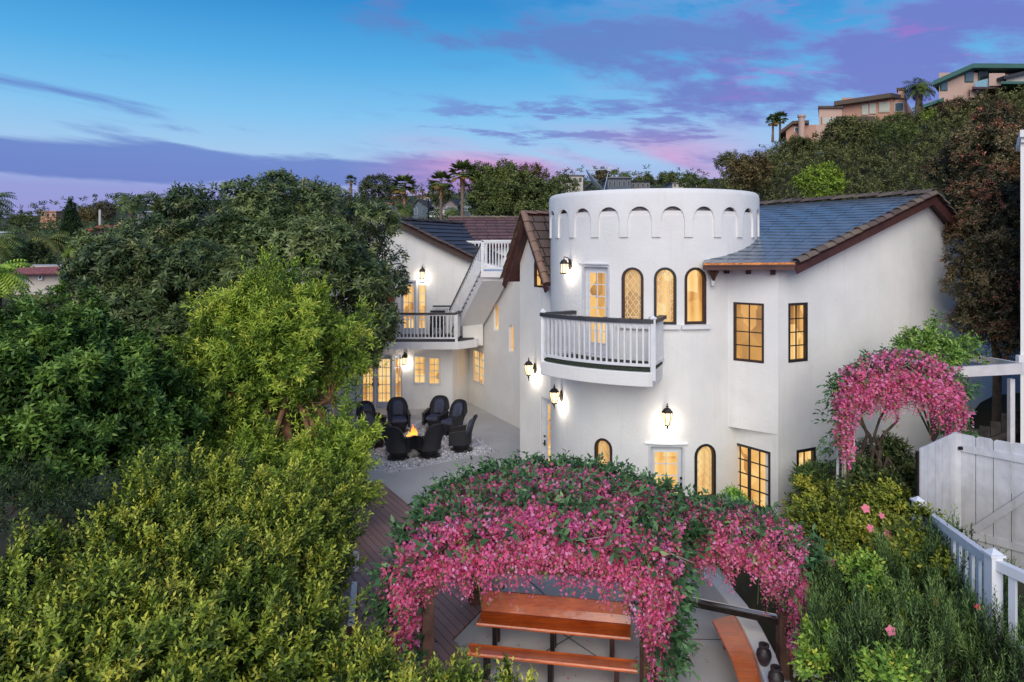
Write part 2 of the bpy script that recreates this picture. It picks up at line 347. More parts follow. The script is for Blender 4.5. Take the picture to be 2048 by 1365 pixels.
def blob_points(blobs, bumps, n, inner=0.25, bumpr=0.33, up=0.25, cull=0.55, lowcut=-0.75, spray=None):
    """points + outward directions on a cauliflower of bumps round each blob (cx,cy,cz,rx,ry,rz)"""
    B = np.array(blobs, float); area = (B[:, 3]*B[:, 5]); pr = area/area.sum()
    bc, br, bn = [], [], []
    for i, b in enumerate(B):
        k = max(4, int(bumps*pr[i]*len(B)))
        d = nrm(rng.normal(size=(k*3, 3))); d = d[(d[:, 2] > lowcut)][:k]
        keep = (d[:, 1] < 0.35) | (rng.random(len(d)) > cull); d = d[keep]
        s = rng.uniform(0.72, 0.98, (len(d), 1))
        bc.append(b[:3] + d*b[3:6]*s); br.append(min(b[3], b[5])*bumpr*rng.uniform(0.55, 1.35, len(d))); bn.append(d)
    bc = np.vstack(bc); br = np.concatenate(br); bn = np.vstack(bn)
    if spray:          # pointed sprays that stand out of the crown, thick at the foot
        ln, upn, tk = spray; ns = int(n*(1-inner)); w = br**1.5; w /= w.sum(); idx = rng.choice(len(bc), ns, p=w)
        ax = nrm(bn + np.array([0, 0, upn]) + rng.normal(size=bn.shape)*0.25); t = rng.random(ns)**1.25
        s0 = ln*rng.uniform(0.55, 1.3, len(bc)); lat = rng.normal(size=(ns, 3)); A = ax[idx]; lat -= A*(lat*A).sum(1, keepdims=True); lat = nrm(lat)
        bcc = bc - bn*(br*0.35)[:, None]
        tt = np.concatenate([t, np.zeros(n-ns)]); P = bcc[idx] + A*(s0[idx]*t)[:, None] + lat*(tk*s0[idx]*(1.05-t)**0.8*np.sqrt(rng.random(ns)))[:, None]; d = nrm(A + lat*0.75*(1.1-t)[:, None])
        ni = n - ns; bi = rng.choice(len(B), ni, p=pr); di = nrm(rng.normal(size=(ni, 3))); Pi = B[bi, :3] + di*B[bi, 3:6]*rng.uniform(0.55, 0.92, (ni, 1))
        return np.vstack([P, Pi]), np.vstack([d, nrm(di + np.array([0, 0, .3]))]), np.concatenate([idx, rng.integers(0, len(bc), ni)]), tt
    w = br**2; w /= w.sum(); ns = int(n*(1-inner)); idx = rng.choice(len(bc), ns*2, p=w)
    d = nrm(rng.normal(size=(ns*2, 3)) + bn[idx]*0.9 + np.array([0, 0, up]))
    P = bc[idx] + d*br[idx, None]*rng.uniform(0.75, 1.08, (ns*2, 1))*np.array([1, 1, 0.8]); 
    ins = np.zeros(len(P), bool)
    for b in B: ins |= (((P - b[:3])/(b[3:6]*0.80))**2).sum(1) < 1
    ok = np.where(~ins)[0][:ns]; P = P[ok]; d = d[ok]; bid = idx[ok]
    ni = n - ns; bi = rng.choice(len(B), ni, p=pr); di = nrm(rng.normal(size=(ni, 3)))
    Pi = B[bi, :3] + di*B[bi, 3:6]*rng.uniform(0.55, 0.95, (ni, 1))
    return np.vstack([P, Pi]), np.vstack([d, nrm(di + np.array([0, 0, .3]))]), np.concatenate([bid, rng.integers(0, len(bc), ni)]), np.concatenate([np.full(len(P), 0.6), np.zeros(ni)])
def sprig_leaves(P, D, bid, nl, L, W, slen, pal, young, tipamt=0.5, ang=(75, 25), grav=0.0, clump=0.35, jit=0.3, upright=0.3, tip=None):
    """each sprig: nl leaves set spirally along a short stem"""
    n = len(P); D = nrm(D + rng.normal(size=D.shape)*0.35 + np.array([0, 0, upright - grav]))
    ref = nrm(np.cross(D, nrm(rng.normal(size=D.shape)))); R2 = np.cross(D, ref)
    pal = np.array(pal, float); young = np.array(young, float)
    bidr = rng.random(int(bid.max())+1)              # each clump has its own leaf tone
    ph = rng.random(n)*6.28; sl = slen*rng.uniform(0.6, 1.3, n); yg = 0.55*rng.random(int(bid.max())+1)[bid] + 0.45*rng.random(n)
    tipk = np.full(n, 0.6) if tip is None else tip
    OP, OD, OW, OL, OWd, OC = [], [], [], [], [], []
    for j in range(nl):
        t = (j+0.6)/nl; a = ph + j*2.4; rad = ref*np.cos(a)[:, None] + R2*np.sin(a)[:, None]
        A = R(ang[0]+(ang[1]-ang[0])*t) + rng.normal(size=n)*0.15
        d = D*np.cos(A)[:, None] + rad*np.sin(A)[:, None]; d[:, 2] -= grav*0.6
        OP.append(P + D*(sl*t)[:, None]); OD.append(d + rng.normal(size=(n, 3))*jit*0.3)
        OW.append(np.cross(D, rad) + rng.normal(size=(n, 3))*jit)
        s = rng.uniform(0.7, 1.25, n)*(1.1-0.35*t); OL.append(L*s); OWd.append(W*s*0.5)
        mixk = np.clip(bidr[bid]*clump*2 + rng.normal(size=n)*0.18 + 0.5 - clump + (t-0.55)*0.5 + (tipk-0.5)*0.45, 0, 1)*(len(pal)-1)  # clump tone at random; foot and inner leaves darkened to paint in crown shade
        i0 = np.clip(mixk.astype(int), 0, len(pal)-2); fr = (mixk - i0)[:, None]
        c = pal[i0]*(1-fr) + pal[i0+1]*fr
        y = np.clip((t-0.2)*1.6, 0, 1)*np.clip((yg + 0.35*(tipk-0.6) - (1-tipamt))*3.2, 0, 1)
        c = c*(1-y[:, None]) + young*y[:, None]
        OC.append(c*rng.uniform(0.75, 1.25, (n, 1)))
    return [np.concatenate(x) for x in (OP, OD, OW, OL, OWd, OC)]
def px_blobs(lst):
    out = []
    for b in lst:
        px, py, Y, r = b[:4]; asp = b[4] if len(b) > 4 else 1.0; p = at(px, py, Y); rm = r*Y/F
        out.append((p.x, p.y, p.z, rm*asp, rm*(b[5] if len(b) > 5 else 0.9), rm))
    return out
def twigs(mb, blobs, base, r0, n=3, tw=10):
    base = Vector(base)
    for b in blobs:
        c = Vector(b[:3]); m = base.lerp(c, 0.5) + Vector((random.uniform(-.3, .3), random.uniform(-.3, .3), 0.15))*b[3]*0.6
        mb.tube([base, m, c], [r0, r0*0.7, r0*0.4], 7)
        for k in range(tw):
            d = Vector((random.gauss(0, 1), random.gauss(0, 1), random.gauss(0.4, 0.8))).normalized()
            e = c + Vector((d.x*b[3], d.y*b[4], d.z*b[5]))*0.9; mm = c.lerp(e, 0.5) + Vector((0, 0, -0.06*b[5]))
            mb.tube([c, mm, e], [r0*0.35, r0*0.2, r0*0.07], 5)
def tree(name, blobs, trunk, label, cat, nsp, nl, L, W, slen, pal, young, group=None, tr=0.12, bark=None, bumps=40, mt=None, inner=0.25, top_z=None, tw=8, bumpr=0.33, stuffname='foliage', low=-0.75, spray=None, **kw):
    base = Vector(trunk[0]); root = empty(name, base, label, cat, group)
    P, D, bid, isin = blob_points(blobs, bumps, nsp, inner, bumpr, lowcut=low, spray=spray)
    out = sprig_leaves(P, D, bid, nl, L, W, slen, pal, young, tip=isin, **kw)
    leaf_mesh('crown', *out, mt or LEAF, root)
    mb = MB(); pts = [Vector(p) for p in trunk]
    mb.tube(pts, [tr*(1-0.45*i/(len(pts)-1)) for i in range(len(pts))], 10)
    twigs(mb, blobs, pts[-1], tr*0.5, tw=tw)
    mb.build('trunk', bark or BARK, root, smooth=True)
    return root
# ------------------------------------------------------------------ terrain
def interp(x, tab):
    return np.interp(x, [a for a, _ in tab], [b for _, b in tab])
FAR = [(-2500, 440), (-600, 440), (0, 446), (120, 438), (200, 428), (300, 424), (400, 412), (600, 405), (760, 405), (900, 400), (1000, 392), (1120, 376), (1230, 372), (1400, 372), (1600, 360), (2500, 350)]
HILL = [(1270, 470), (1380, 445), (1430, 415), (1480, 382), (1540, 342), (1600, 326), (1700, 302), (1800, 284), (1880, 256), (1960, 240), (2048, 228), (2400, 170), (3500, 150)]
def sstep(x, a, b):
    t = np.clip((x-a)/(b-a), 0, 1); return t*t*(3-2*t)
def ground(X, Y):
    X = np.asarray(X, float); Y = np.asarray(Y, float)
    u = 1024 + F*X/np.maximum(Y, 12)
    zf = CZ + (HZ - interp(u, FAR))*300/F
    base = -3.2 + (zf + 3.2)*np.clip((Y-60)/240, 0, 1.25)
    z = base
    # flat terrace of the house
    tw = (1-sstep(-X, 4.3, 6.5))*(1-sstep(Y, 34, 60)); tw2 = (1-sstep(-X, 9, 11))*sstep(Y, 19, 21)*(1-sstep(Y, 34, 50))
    f = np.maximum(tw, tw2); z = z*(1-f) + (-0.08)*f
    # raised bed on the right
    bed = sstep(X, 4.15, 4.6)*0.42 + sstep(X, 5.9, 7.2)*(0.45 + 1.05*sstep(Y, 12.7, 13.5)) + sstep(X, 9, 20)*1.2
    z = z + bed*(1-sstep(Y, 15.2, 16.6)*(1-sstep(X, 11, 13)))*(1-sstep(Y, 22, 30))
    # hillside
    zh = CZ + (HZ - interp(u, HILL))*72/F
    w = sstep(Y, 21, 72); hz = 1.2 + (zh-1.2)*w**0.85; m = sstep(u, 1290, 1420)*sstep(Y, 20, 27)
    z = z*(1-m) + np.maximum(z, hz)*m
    return z
def gz(x, y): return float(ground(x, y))
yr = np.concatenate([np.linspace(-25, 2, 10), np.linspace(3, 32, 110), np.linspace(33, 90, 80), np.linspace(93, 330, 60), np.linspace(350, 1200, 18)])
sr = np.linspace(-1, 1, 261); sr = np.sign(sr)*np.abs(sr)**1.25
XX = sr[None, :]*(26 + np.maximum(yr, 0)[:, None]*1.15); YY = np.repeat(yr[:, None], len(sr), 1); ZZ = ground(XX, YY)
ny, nx = XX.shape; ii = np.arange(ny*nx).reshape(ny, nx)
me = bpy.data.meshes.new('ground'); me.from_pydata(np.stack([XX, YY, ZZ], -1).reshape(-1, 3).tolist(), [], np.stack([ii[:-1, :-1], ii[:-1, 1:], ii[1:, 1:], ii[1:, :-1]], -1).reshape(-1, 4).tolist())
SOIL = mat('dark soil and scrub', (0.060, 0.056, 0.024), 0.95, 0.3, 0.35, 0.8, 3, c2=(0.030, 0.024, 0.012))
g = link_mesh('ground', me, SOIL); g['kind'] = 'structure'; me.polygons.foreach_set('use_smooth', [True]*len(me.polygons))

CONC = mat('grey concrete', (0.47, 0.46, 0.45), 0.75, 0.09, 0.55, 0.10, 90, detail=9)
DECKM = brick_mat('weathered deck boards', (0.33, 0.20, 0.178), (0.26, 0.155, 0.14), (0.018, 0.010, 0.010), 1.0, 40, 0.15, 0.55, rot=R(58), mortar=0.006, nvar=0.30, bump=0.5, offset=0.37)
def flat(name, poly, z, m, z0=None):
    mb = MB(); mb.prism(poly, z - 0.10 if z0 is None else z0, z); o = mb.build(name, m); o['kind'] = 'structure'; return o
flat('patio', [(-9.6, 31), (-9.6, 21), (-5.6, 18.97), (-3.62, 18.97), (-0.116, 13.2), (-0.97, 11.4), (-0.45, 10.5), (0.8, 8.6), (2.0, 5.5), (4.35, 5.5), (4.35, 15.5), (7, 17.5), (5, 31)], 0.0, CONC)
flat('deck', [(-3.62, 18.93), (-0.14, 13.2), (-1.0, 11.4), (-0.48, 10.5), (0.75, 8.6), (1.95, 5.5), (-4.2, 5.5), (-4.2, 18.93)], 0.02, DECKM)
# expansion joints, dark lines cut in the slab
JM = mat('dark joint', (0.06, 0.06, 0.06), 0.9, 0.1)
def joint(a, b, z=0.004, w=0.022):
    A = gxy(*a); B = gxy(*b); mb = MB(); A = Vector((*A, z)); B = Vector((*B, z)); s = (B-A).cross(Vector((0, 0, 1))).normalized()*w/2
    mb.add([A-s, A+s, B+s, B-s], [(0, 1, 2, 3)]); o = mb.build('expansion_joint', JM); o['kind'] = 'structure'
for a, b in (((1100, 1200), (1012, 1120)), ((1240, 1345), (1110, 1258)), ((1080, 1310), (1260, 1205)), ((1180, 1222), (1240, 1218)),
             ((1340, 1278), (1560, 1283)), ((1352, 1262), (1362, 1290)), ((945, 874), (998, 904)), ((844, 862), (740, 870))): joint(a, b)
# gravel bed round the fire pit
GRAV = mat('white gravel', (0.58, 0.57, 0.60), 0.9, 0.1, 3, 1.0, 40)
gp = [(-0.45, 21.8), (-1.36, 23.5), (-2.6, 25.4), (-6.2, 25.4), (-6.9, 21.5), (-3.56, 19.72)]
mb = MB(); mb.prism(gp, -0.02, 0.012); o = mb.build('gravel_bed', GRAV); o['kind'] = 'structure'
def inpoly(x, y, P):
    c = False
    for i in range(len(P)):
        x1, y1 = P[i]; x2, y2 = P[i-1]
        if (y1 > y) != (y2 > y) and x < (x2-x1)*(y-y1)/(y2-y1)+x1: c = not c
    return c
P0 = []
while len(P0) < 9000:
    x = random.uniform(-6.9, -0.4); y = random.uniform(19.7, 25.4)
    if inpoly(x, y, gp): P0.append((x, y, 0.015 + random.uniform(0, .02)))
P0 = np.array(P0); n = len(P0); D0 = rng.normal(size=(n, 3))*np.array([1, 1, .5]); cc = rng.uniform(0.45, 0.90, (n, 1))*np.array([[1, .99, 1.02]])
cc[rng.random(n) < 0.07] = (0.06, 0.05, 0.05)
leaf_mesh('gravel', P0, D0, rng.normal(size=(n, 3)), rng.uniform(.035, .085, n), rng.uniform(.014, .03, n), cc, leaf_mat('stone chip', 0.8, 0.0), kind='stuff', fold=0.25, bend=-0.1)

# ------------------------------------------------------------------ the house
TC = Vector((3.81, 18.7)); TR = 2.75; d0 = -(TC.normalized()); r0 = Vector((-d0.y, d0.x))*1.0
if r0.x < 0: r0 = -r0
def tn(phi): return d0*math.cos(phi) + r0*math.sin(phi)
def tu(phi): return -d0*math.sin(phi) + r0*math.cos(phi)
def tp(phi, rad=TR): p = TC + tn(phi)*rad; return p
def phi_of(px, rad=TR):
    best = min((abs(1024 + F*tp(R(a/4), rad).x/tp(R(a/4), rad).y - px), a/4) for a in range(-260, 260)); return R(best[1])
HOUSE = empty('house', (TC.x, TC.y, 0), 'white stucco house with a round castle tower, arched and lit windows', 'house')
class Plane:       # a vertical wall plane, seen from outside; u runs to the right
    def __init__(s, a, b):
        s.a = Vector(a); s.u = (Vector(b) - s.a); s.len = s.u.length; s.u.normalize(); s.n = Vector((s.u.y, -s.u.x))
        if s.n.dot(-s.a) < 0: pass
    def hit(s, px, py):
        d = Vector(((px-1024)/F, 1.0)); t = s.a.dot(s.n)/d.dot(s.n); p = d*t; return (p - s.a).dot(s.u), CZ - (py-HZ)/F*t
    def pt(s, u, z, out=0.0): p = s.a + s.u*u + s.n*out; return Vector((p.x, p.y, z))
class TanPlane(Plane):
    def __init__(s, phi, rad=TR):
        s.a = tp(phi, rad); s.u = tu(phi); s.n = tn(phi); s.len = 1
UB = Plane((4.85, 16.55), (6.08, 15.6)); GW = Plane((6.08, 15.6), (12.3, 18.55)); LB = Plane((5.10, 16.95), (6.08, 15.6))
A_ = (0.24, 20.6); T_ = (1.14, 19.0); AX = Plane(A_, T_)
LW = Plane((-9.5, 26.9), (-2.35, 26.9)); UW = Plane((-9.5, 28.0), (0.5, 28.0)); CD = Plane((-1.82, 28.6), (1.3, 22.5))
RC = Plane((-2.35, 26.9), (-1.82, 28.6))
CUT = {}
def cutter(key, fn): CUT.setdefault(key, []).append(fn)
def arch_outline(w, z0, z1, n=10, rise=None):
    """outline in (u,z), centred on u=0; half-round head"""
    r = w/2; rise = r if rise is None else rise; pts = [(-r, z0), (r, z0)]
    for k in range(n+1):
        a = math.pi*k/n; pts.append((r*math.cos(a), z1 - rise + rise*math.sin(a)))
    return pts
def extrude_outline(mb, pl, uc, outline, o0, o1):
    n = len(outline); b = len(mb.v)
    for o in (o0, o1):
        for u, z in outline: mb.v.append(tuple(pl.pt(uc+u, z, o)))
    mb.f.append(tuple(b+i for i in range(n))[::-1]); mb.f.append(tuple(b+n+i for i in range(n)))
    for i in range(n):
        j = (i+1) % n; mb.f.append((b+i, b+j, b+n+j, b+n+i))
def ring(mb, pl, uc, out, inn, o0, o1):
    n = len(out); b = len(mb.v)
    for L_, o in ((out, o1), (inn, o1), (inn, o0), (out, o0)):
        for u, z in L_: mb.v.append(tuple(pl.pt(uc+u, z, o)))
    for k in range(4):
        for i in range(n):
            j = (i+1) % n; k2 = (k+1) % 4
            mb.f.append((b+k*n+i, b+k*n+j, b+k2*n+j, b+k2*n+i))
def shrink(w, z0, z1, t, arch): return arch_outline(w-2*t, z0+t, z1-t) if arch else [(-w/2+t, z0+t), (w/2-t, z0+t), (w/2-t, z1-t), (-w/2+t, z1-t)]
def window(pl, uc, w, z0, z1, fm, glass, parent, nx=2, nz=4, arch=False, ft=0.06, recess=0.07, wallkey=None, sashes=1, lattice=False, name='window', label=None, mt=None, sill=False, bar=0.024, fan=False, frm=0.03):
    root = None
    o_ = shrink(w, z0, z1, 0, arch)
    if wallkey:
        m = MB(); extrude_outline(m, pl, uc, shrink(w, z0, z1, 0.004, arch), -recess-0.06, 0.3); cutter(wallkey, m)
    mb = MB(); ring(mb, pl, uc, o_, shrink(w, z0, z1, ft, arch), -recess-0.03, -recess+0.05+frm)
    fo = mb.build(name, fm, parent)
    if label: fo['label'] = label
    mb = MB(); extrude_outline(mb, pl, uc, shrink(w, z0, z1, ft-0.01, arch), -recess-0.02, -recess+0.0); mb.build('pane', glass, fo)
    mb = MB(); iw = w-2*ft; zi0 = z0+ft; zi1 = z1-ft
    def hb(za, ua, ub, t=bar, dd=0.012):
        mb.bar(pl.pt(uc+ua, za, -recess+dd), pl.pt(uc+ub, za, -recess+dd), 0.025, t, (0, 0, 1))
    def vb(ua, za, zb, t=bar, dd=0.012):
        mb.bar(pl.pt(uc+ua, za, -recess+dd), pl.pt(uc+ua, zb, -recess+dd), t, 0.025, (pl.n.x, pl.n.y, 0))
    if lattice:
        s = 0.14; hz = 0.20; k = -20
        rr = iw/2
        def inside(u, z):
            if abs(u) > rr*0.97 or z < zi0: return False
            zc = zi1 - rr
            return z < zc or (u*u + (z-zc)**2) < (rr*0.95)**2
        for sg in (1, -1):
            for k in range(-6, 26):
                seg = []; 
                for q in range(0, 121):
                    z = zi0 + (zi1-zi0)*q/120; u = sg*((z-zi0)/hz*s - k*s + 0.0)
                    if inside(u, z): seg.append((u, z))
                if len(seg) > 2:
                    a, b = seg[0], seg[-1]; mb.bar(pl.pt(uc+a[0], a[1], -recess+0.012), pl.pt(uc+b[0], b[1], -recess+0.012), 0.011, 0.011, (pl.n.x, pl.n.y, 0))
        tin = 0.055
        ring(mb, pl, uc, shrink(w, z0, z1, ft+tin, arch), shrink(w, z0, z1, ft+tin+0.010, arch), -recess, -recess+0.018)
        if mb.v: mb.build('came', mt or CAME, fo)
        return fo
    for sx in range(sashes):
        ua = -iw/2 + iw*sx/sashes; ub = -iw/2 + iw*(sx+1)/sashes
        if sx: vb(ua, zi0, zi1, ft*1.5, 0.03)
        for k in range(1, nx): vb(ua+(ub-ua)*k/nx, zi0, zi1 - (iw*0.5 if arch and abs(k-nx/2) > .1 else 0))
        zt = zi1 - iw*0.5 if fan else zi1
        for k in range(1, nz + (1 if fan else 0)): hb(zi0+(zt-zi0)*k/nz, ua, ub, bar if not (fan and k == nz) else 0.045)
        if fan:
            for a in (30, 60, 90, 120, 150): mb.bar(pl.pt(uc, zt, -recess+0.012), pl.pt(uc+math.cos(R(a))*iw*0.47, zt+math.sin(R(a))*iw*0.47, -recess+0.012), 0.014, 0.014, (pl.n.x, pl.n.y, 0))
    if mb.v: mb.build('muntin', mt or fm, fo)
    if sill:
        mb = MB(); mb.bar(pl.pt(uc-w/2-0.10, z0-0.06, 0.03), pl.pt(uc+w/2+0.10, z0-0.06, 0.03), 0.20, 0.12); mb.build('sill', STUCCO2, fo, bevel=0.02)
    return fo
def win_px(pl, x0, x1, y0, y1, *a, **k):
    ua, zt = pl.hit(x0, y0); ub, _ = pl.hit(x1, y0); _, zb = pl.hit(x0, y1)
    return window(pl, (ua+ub)/2, ub-ua, zb, zt, *a, **k)
def door(pl, uc, w, z0, z1, dm, glass, nx, nz, wallkey, gw=None, gz0=0.30, recess=0.10, handle=1, arch=False, label=None, frame=None, gside=0.0, hm=None):
    m = MB(); extrude_outline(m, pl, uc, shrink(w, z0-0.02, z1, 0.004, False), -recess-0.10, 0.3); cutter(wallkey, m)
    mb = MB(); extrude_outline(mb, pl, uc, shrink(w, z0, z1, 0.0, False), -recess-0.08, -recess-0.02)
    do = mb.build('door', dm, HOUSE)
    if label: do['label'] = label
    mb = MB(); o = shrink(w, z0-0.06, z1, 0, False); ring(mb, pl, uc, o, shrink(w, z0-0.06, z1, 0.055, False), -recess-0.03, -0.012); mb.build('door_frame', frame or dm, do)
    gw = gw or w*0.6; a0 = z0+gz0; a1 = z1-0.20
    mb = MB(); mb.add([pl.pt(uc+gside-gw/2, a0, -recess-0.014), pl.pt(uc+gside+gw/2, a0, -recess-0.014), pl.pt(uc+gside+gw/2, a1, -recess-0.014), pl.pt(uc+gside-gw/2, a1, -recess-0.014)], [(0, 1, 2, 3)]); mb.build('pane', glass, do)
    mb = MB()
    ring(mb, pl, uc+gside, [(-gw/2-.02, a0-.02), (gw/2+.02, a0-.02), (gw/2+.02, a1+.02), (-gw/2-.02, a1+.02)], [(-gw/2, a0), (gw/2, a0), (gw/2, a1), (-gw/2, a1)], -recess-0.03, -recess+0.0)
    for k in range(1, nx): mb.bar(pl.pt(uc+gside-gw/2+gw*k/nx, a0, -recess-0.005), pl.pt(uc+gside-gw/2+gw*k/nx, a1, -recess-0.005), 0.024, 0.02, (pl.n.x, pl.n.y, 0))
    for k in range(1, nz): mb.bar(pl.pt(uc+gside-gw/2, a0+(a1-a0)*k/nz, -recess-0.005), pl.pt(uc+gside+gw/2, a0+(a1-a0)*k/nz, -recess-0.005), 0.02, 0.024)
    mb.build('muntin', WHITEP, do)
    if handle:
        hz_ = z0 + 0.95; hu = uc + handle*(w/2-0.075)
        mb = MB(); mb.bar(pl.pt(hu, hz_-0.10, -recess+0.005), pl.pt(hu, hz_+0.06, -recess+0.005), 0.05, 0.02, (pl.n.x, pl.n.y, 0))
        mb.tube([pl.pt(hu, hz_-0.03, -recess), pl.pt(hu, hz_-0.03, -recess+0.06), pl.pt(hu-handle*0.11, hz_-0.03, -recess+0.06)], 0.012, 6)
        mb.build('handle', hm or IRON, do); mb = MB(); mb.box(pl.pt(hu, hz_+0.17, -recess+0.01), (0.05, 0.03, 0.05), u=pl.u, n=pl.n); mb.build('lock', hm or IRON, do)
    return do
def apply_cuts(obj, key):
    cs = CUT.get(key, [])
    if not cs: return
    tmp = []
    m = MB()
    for c in cs: m.add(c.v, c.f)
    me = m.mesh('cut'); bm = bmesh.new(); bm.from_mesh(me); bmesh.ops.recalc_face_normals(bm, faces=bm.faces); bm.to_mesh(me); bm.free()
    me.transform(Matrix.Translation(-WL[obj.name]))
    co = bpy.data.objects.new('cut', me); COL.objects.link(co); co.location = obj.parent.location
    b2 = bmesh.new(); b2.from_mesh(obj.data); bmesh.ops.recalc_face_normals(b2, faces=b2.faces); b2.to_mesh(obj.data); b2.free()
    md = obj.modifiers.new('b', 'BOOLEAN'); md.operation = 'DIFFERENCE'; md.solver = 'EXACT'; md.object = co; md.use_self = True
    bpy.context.view_layer.update(); dg = bpy.context.evaluated_depsgraph_get()
    nm = bpy.data.meshes.new_from_object(obj.evaluated_get(dg)); obj.modifiers.clear(); obj.data = nm
    bpy.data.objects.remove(co)
def smooth_sharp(o, ang=30):
    me = o.data; me.polygons.foreach_set('use_smooth', [True]*len(me.polygons))
    try: me.set_sharp_from_angle(angle=R(ang))
    except Exception: pass

# --- tower
def zt_px(px, py, rad=TR): 
    ph = phi_of(px, rad); return CZ - (py-HZ)/F*tp(ph, rad).y
tower_w = []
for (px, w, y0, y1, lat, gl, fm) in ((1265, 0.52, 535, 645, True, LITL, BROWNP), (1330, 0.52, 535, 650, True, LIT, BLACKP), (1391, 0.54, 535, 649, False, LIT, BROWNP)):
    ph = phi_of(px); pl = TanPlane(ph); window(pl, 0, w, zt_px(px, y1), zt_px(px, y0), fm, gl, HOUSE, nx=1, nz=1, arch=True, lattice=lat, wallkey='tower', ft=0.062, recess=0.09, frm=0.05)
for (px, w, y0, y1, lat, gl, fm) in ((1207, 0.48, 877, 1000, True, LIT, BROWNP), (1411, 0.56, 888, 998, True, LIT, BLACKP)):
    ph = phi_of(px); pl = TanPlane(ph); window(pl, 0, w, zt_px(px, y1), zt_px(px, y0), fm, gl, HOUSE, nx=1, nz=1, arch=True, lattice=lat, wallkey='tower', ft=0.06, recess=0.09, frm=0.05)
pd = TanPlane(phi_of(1190)); door(pd, 0, 0.80, 3.93, zt_px(1190, 530), DOORP, LITD, 2, 6, 'tower', gw=0.44, gz0=0.28, label='pale glazed door opening on the round balcony')
pd = TanPlane(phi_of(1333)); door(pd, 0, 0.84, 0.0, zt_px(1333, 890), DOORP, LIT, 2, 5, 'tower', gw=0.52, gz0=0.35, label='glazed ground floor door between the two arched windows')
mb = MB(); NS = 128
mb.lathe([(TR, -0.3), (TR, 7.3)], (TC.x, TC.y, 0), NS)
nb = len(mb.v); mb.f.append(tuple(range(NS))[::-1]); mb.f.append(tuple(NS+k for k in range(NS)))
tower = mb.build('tower_wall', STUCCO, HOUSE); apply_cuts(tower, 'tower'); smooth_sharp(tower, 25)
# parapet band with a row of blind arches
NA = 23; step = 2*math.pi/NA; ph0 = R(-5.4); RO, RI, RB = 2.792, 2.60, TR-0.01
prof = []
hw = 0.28/RO
for k in range(NA):
    c = ph0 + k*step
    a = c - step/2
    xs = [(-step/2, 6.78), (-hw-1e-4, 6.78)]
    for q in range(13):
        s = -hw + 2*hw*q/12; xs.append((s, 7.20 + 0.30*math.sqrt(max(0, 1-(s/hw)**2))))
    xs.append((hw+1e-4, 6.78))
    prof += [(c+s, z) for s, z in xs]
mb = MB(); n = len(prof)
levels = [(RO, None), (RO, 7.80), (RO-0.02, 7.88), (RO-0.07, 7.925), (RO-0.16, 7.925), (RO-0.22, 7.88), (RO-0.22, 7.35)]
for rr, z in levels:
    for a, zb in prof:
        p = tp(a, rr); mb.v.append((p.x, p.y, zb if z is None else z))
for a, zb in prof: p = tp(a, RB); mb.v.append((p.x, p.y, zb))
for l in range(len(levels)-1):
    for i in range(n): j = (i+1) % n; mb.f.append((l*n+i, l*n+j, (l+1)*n+j, (l+1)*n+i))
e = len(levels)*n
for i in range(n): j = (i+1) % n; mb.f.append((e+i, e+j, j, i))
band = mb.build('parapet', STUCCO, HOUSE, smooth=True)
mb = MB(); mb.lathe([(RB, 6.9), (RB, 7.4)], (TC.x, TC.y, 0), NS); mb.build('tower_collar', STUCCO, HOUSE, smooth=True)
mb = MB(); mb.lathe([(0.01, 7.38), (2.62, 7.36)], (TC.x, TC.y, 0), 48); mb.build('tower_roof', mat('flat roof felt', (0.2, 0.2, 0.2)), HOUSE)
# sill ledges following the curve
def curved_ledge(a, b, z0, z1, r_in, r_out, name='sill', mt=None):
    mb = MB(); pa, pb = phi_of(a), phi_of(b); K = 12; b0 = 0
    for k in range(K+1):
        ph = pa + (pb-pa)*k/K
        for rr, z in ((r_in, z0), (r_out, z0+0.01), (r_out, z1-0.015), (r_in, z1)): p = tp(ph, rr); mb.v.append((p.x, p.y, z))
    for k in range(K):
        for q in range(4): q2 = (q+1) % 4; mb.f.append((k*4+q, k*4+q2, (k+1)*4+q2, (k+1)*4+q))
    mb.f.append((3, 2, 1, 0)); mb.f.append((K*4, K*4+1, K*4+2, K*4+3)); mb.build(name, mt or STUCCO2, HOUSE)
curved_ledge(1236, 1358, 4.62, 4.74, TR-.02, TR+0.09); curved_ledge(1362, 1418, 4.62, 4.73, TR-.02, TR+0.09)
curved_ledge(1384, 1434, 0.42, 0.56, TR-.02, TR+0.14)
curved_ledge(1160, 1218, zt_px(1190, 530)+0.0, zt_px(1190, 530)+0.05, TR-.02, TR+0.05, 'door_head')
curved_ledge(1291, 1374, zt_px(1333, 890)+0.0, zt_px(1333, 890)+0.05, TR-.02, TR+0.05, 'door_head')

# --- bays and gable end on the right
win_px(UB, 1467, 1528, 604.5, 721, BROWNP, LITD, HOUSE, 2, 4, wallkey='ub', ft=0.05, mt=BLACKP)
win_px(LB, 1455, 1541, 881, 996, BLACKP, LIT, HOUSE, 2, 4, wallkey='lb', ft=0.055, sashes=2, bar=0.026)
win_px(GW, 1576.5, 1615, 607, 726, BLACKP, LITD, HOUSE, 2, 4, wallkey='gw', ft=0.06)
win_px(GW, 1593, 1631, 901, 973, BLACKP, LIT, HOUSE, 2, 2, wallkey='gw', ft=0.07)
ZO = 2.26
back = (-GW.n)                       # away from the gable end
def off(p, v, k): return (p[0]+v[0]*k, p[1]+v[1]*k)
P1 = (6.08, 15.6); P2 = (12.3, 18.55)
def gable_z(x, y):
    u = (Vector((x, y)) - GW.a).dot(GW.u)
    return float(np.interp(u, [-0.3, 0.25, 5.42, 6.9], [6.02, 6.16, 7.86, 6.7]))
K = 14
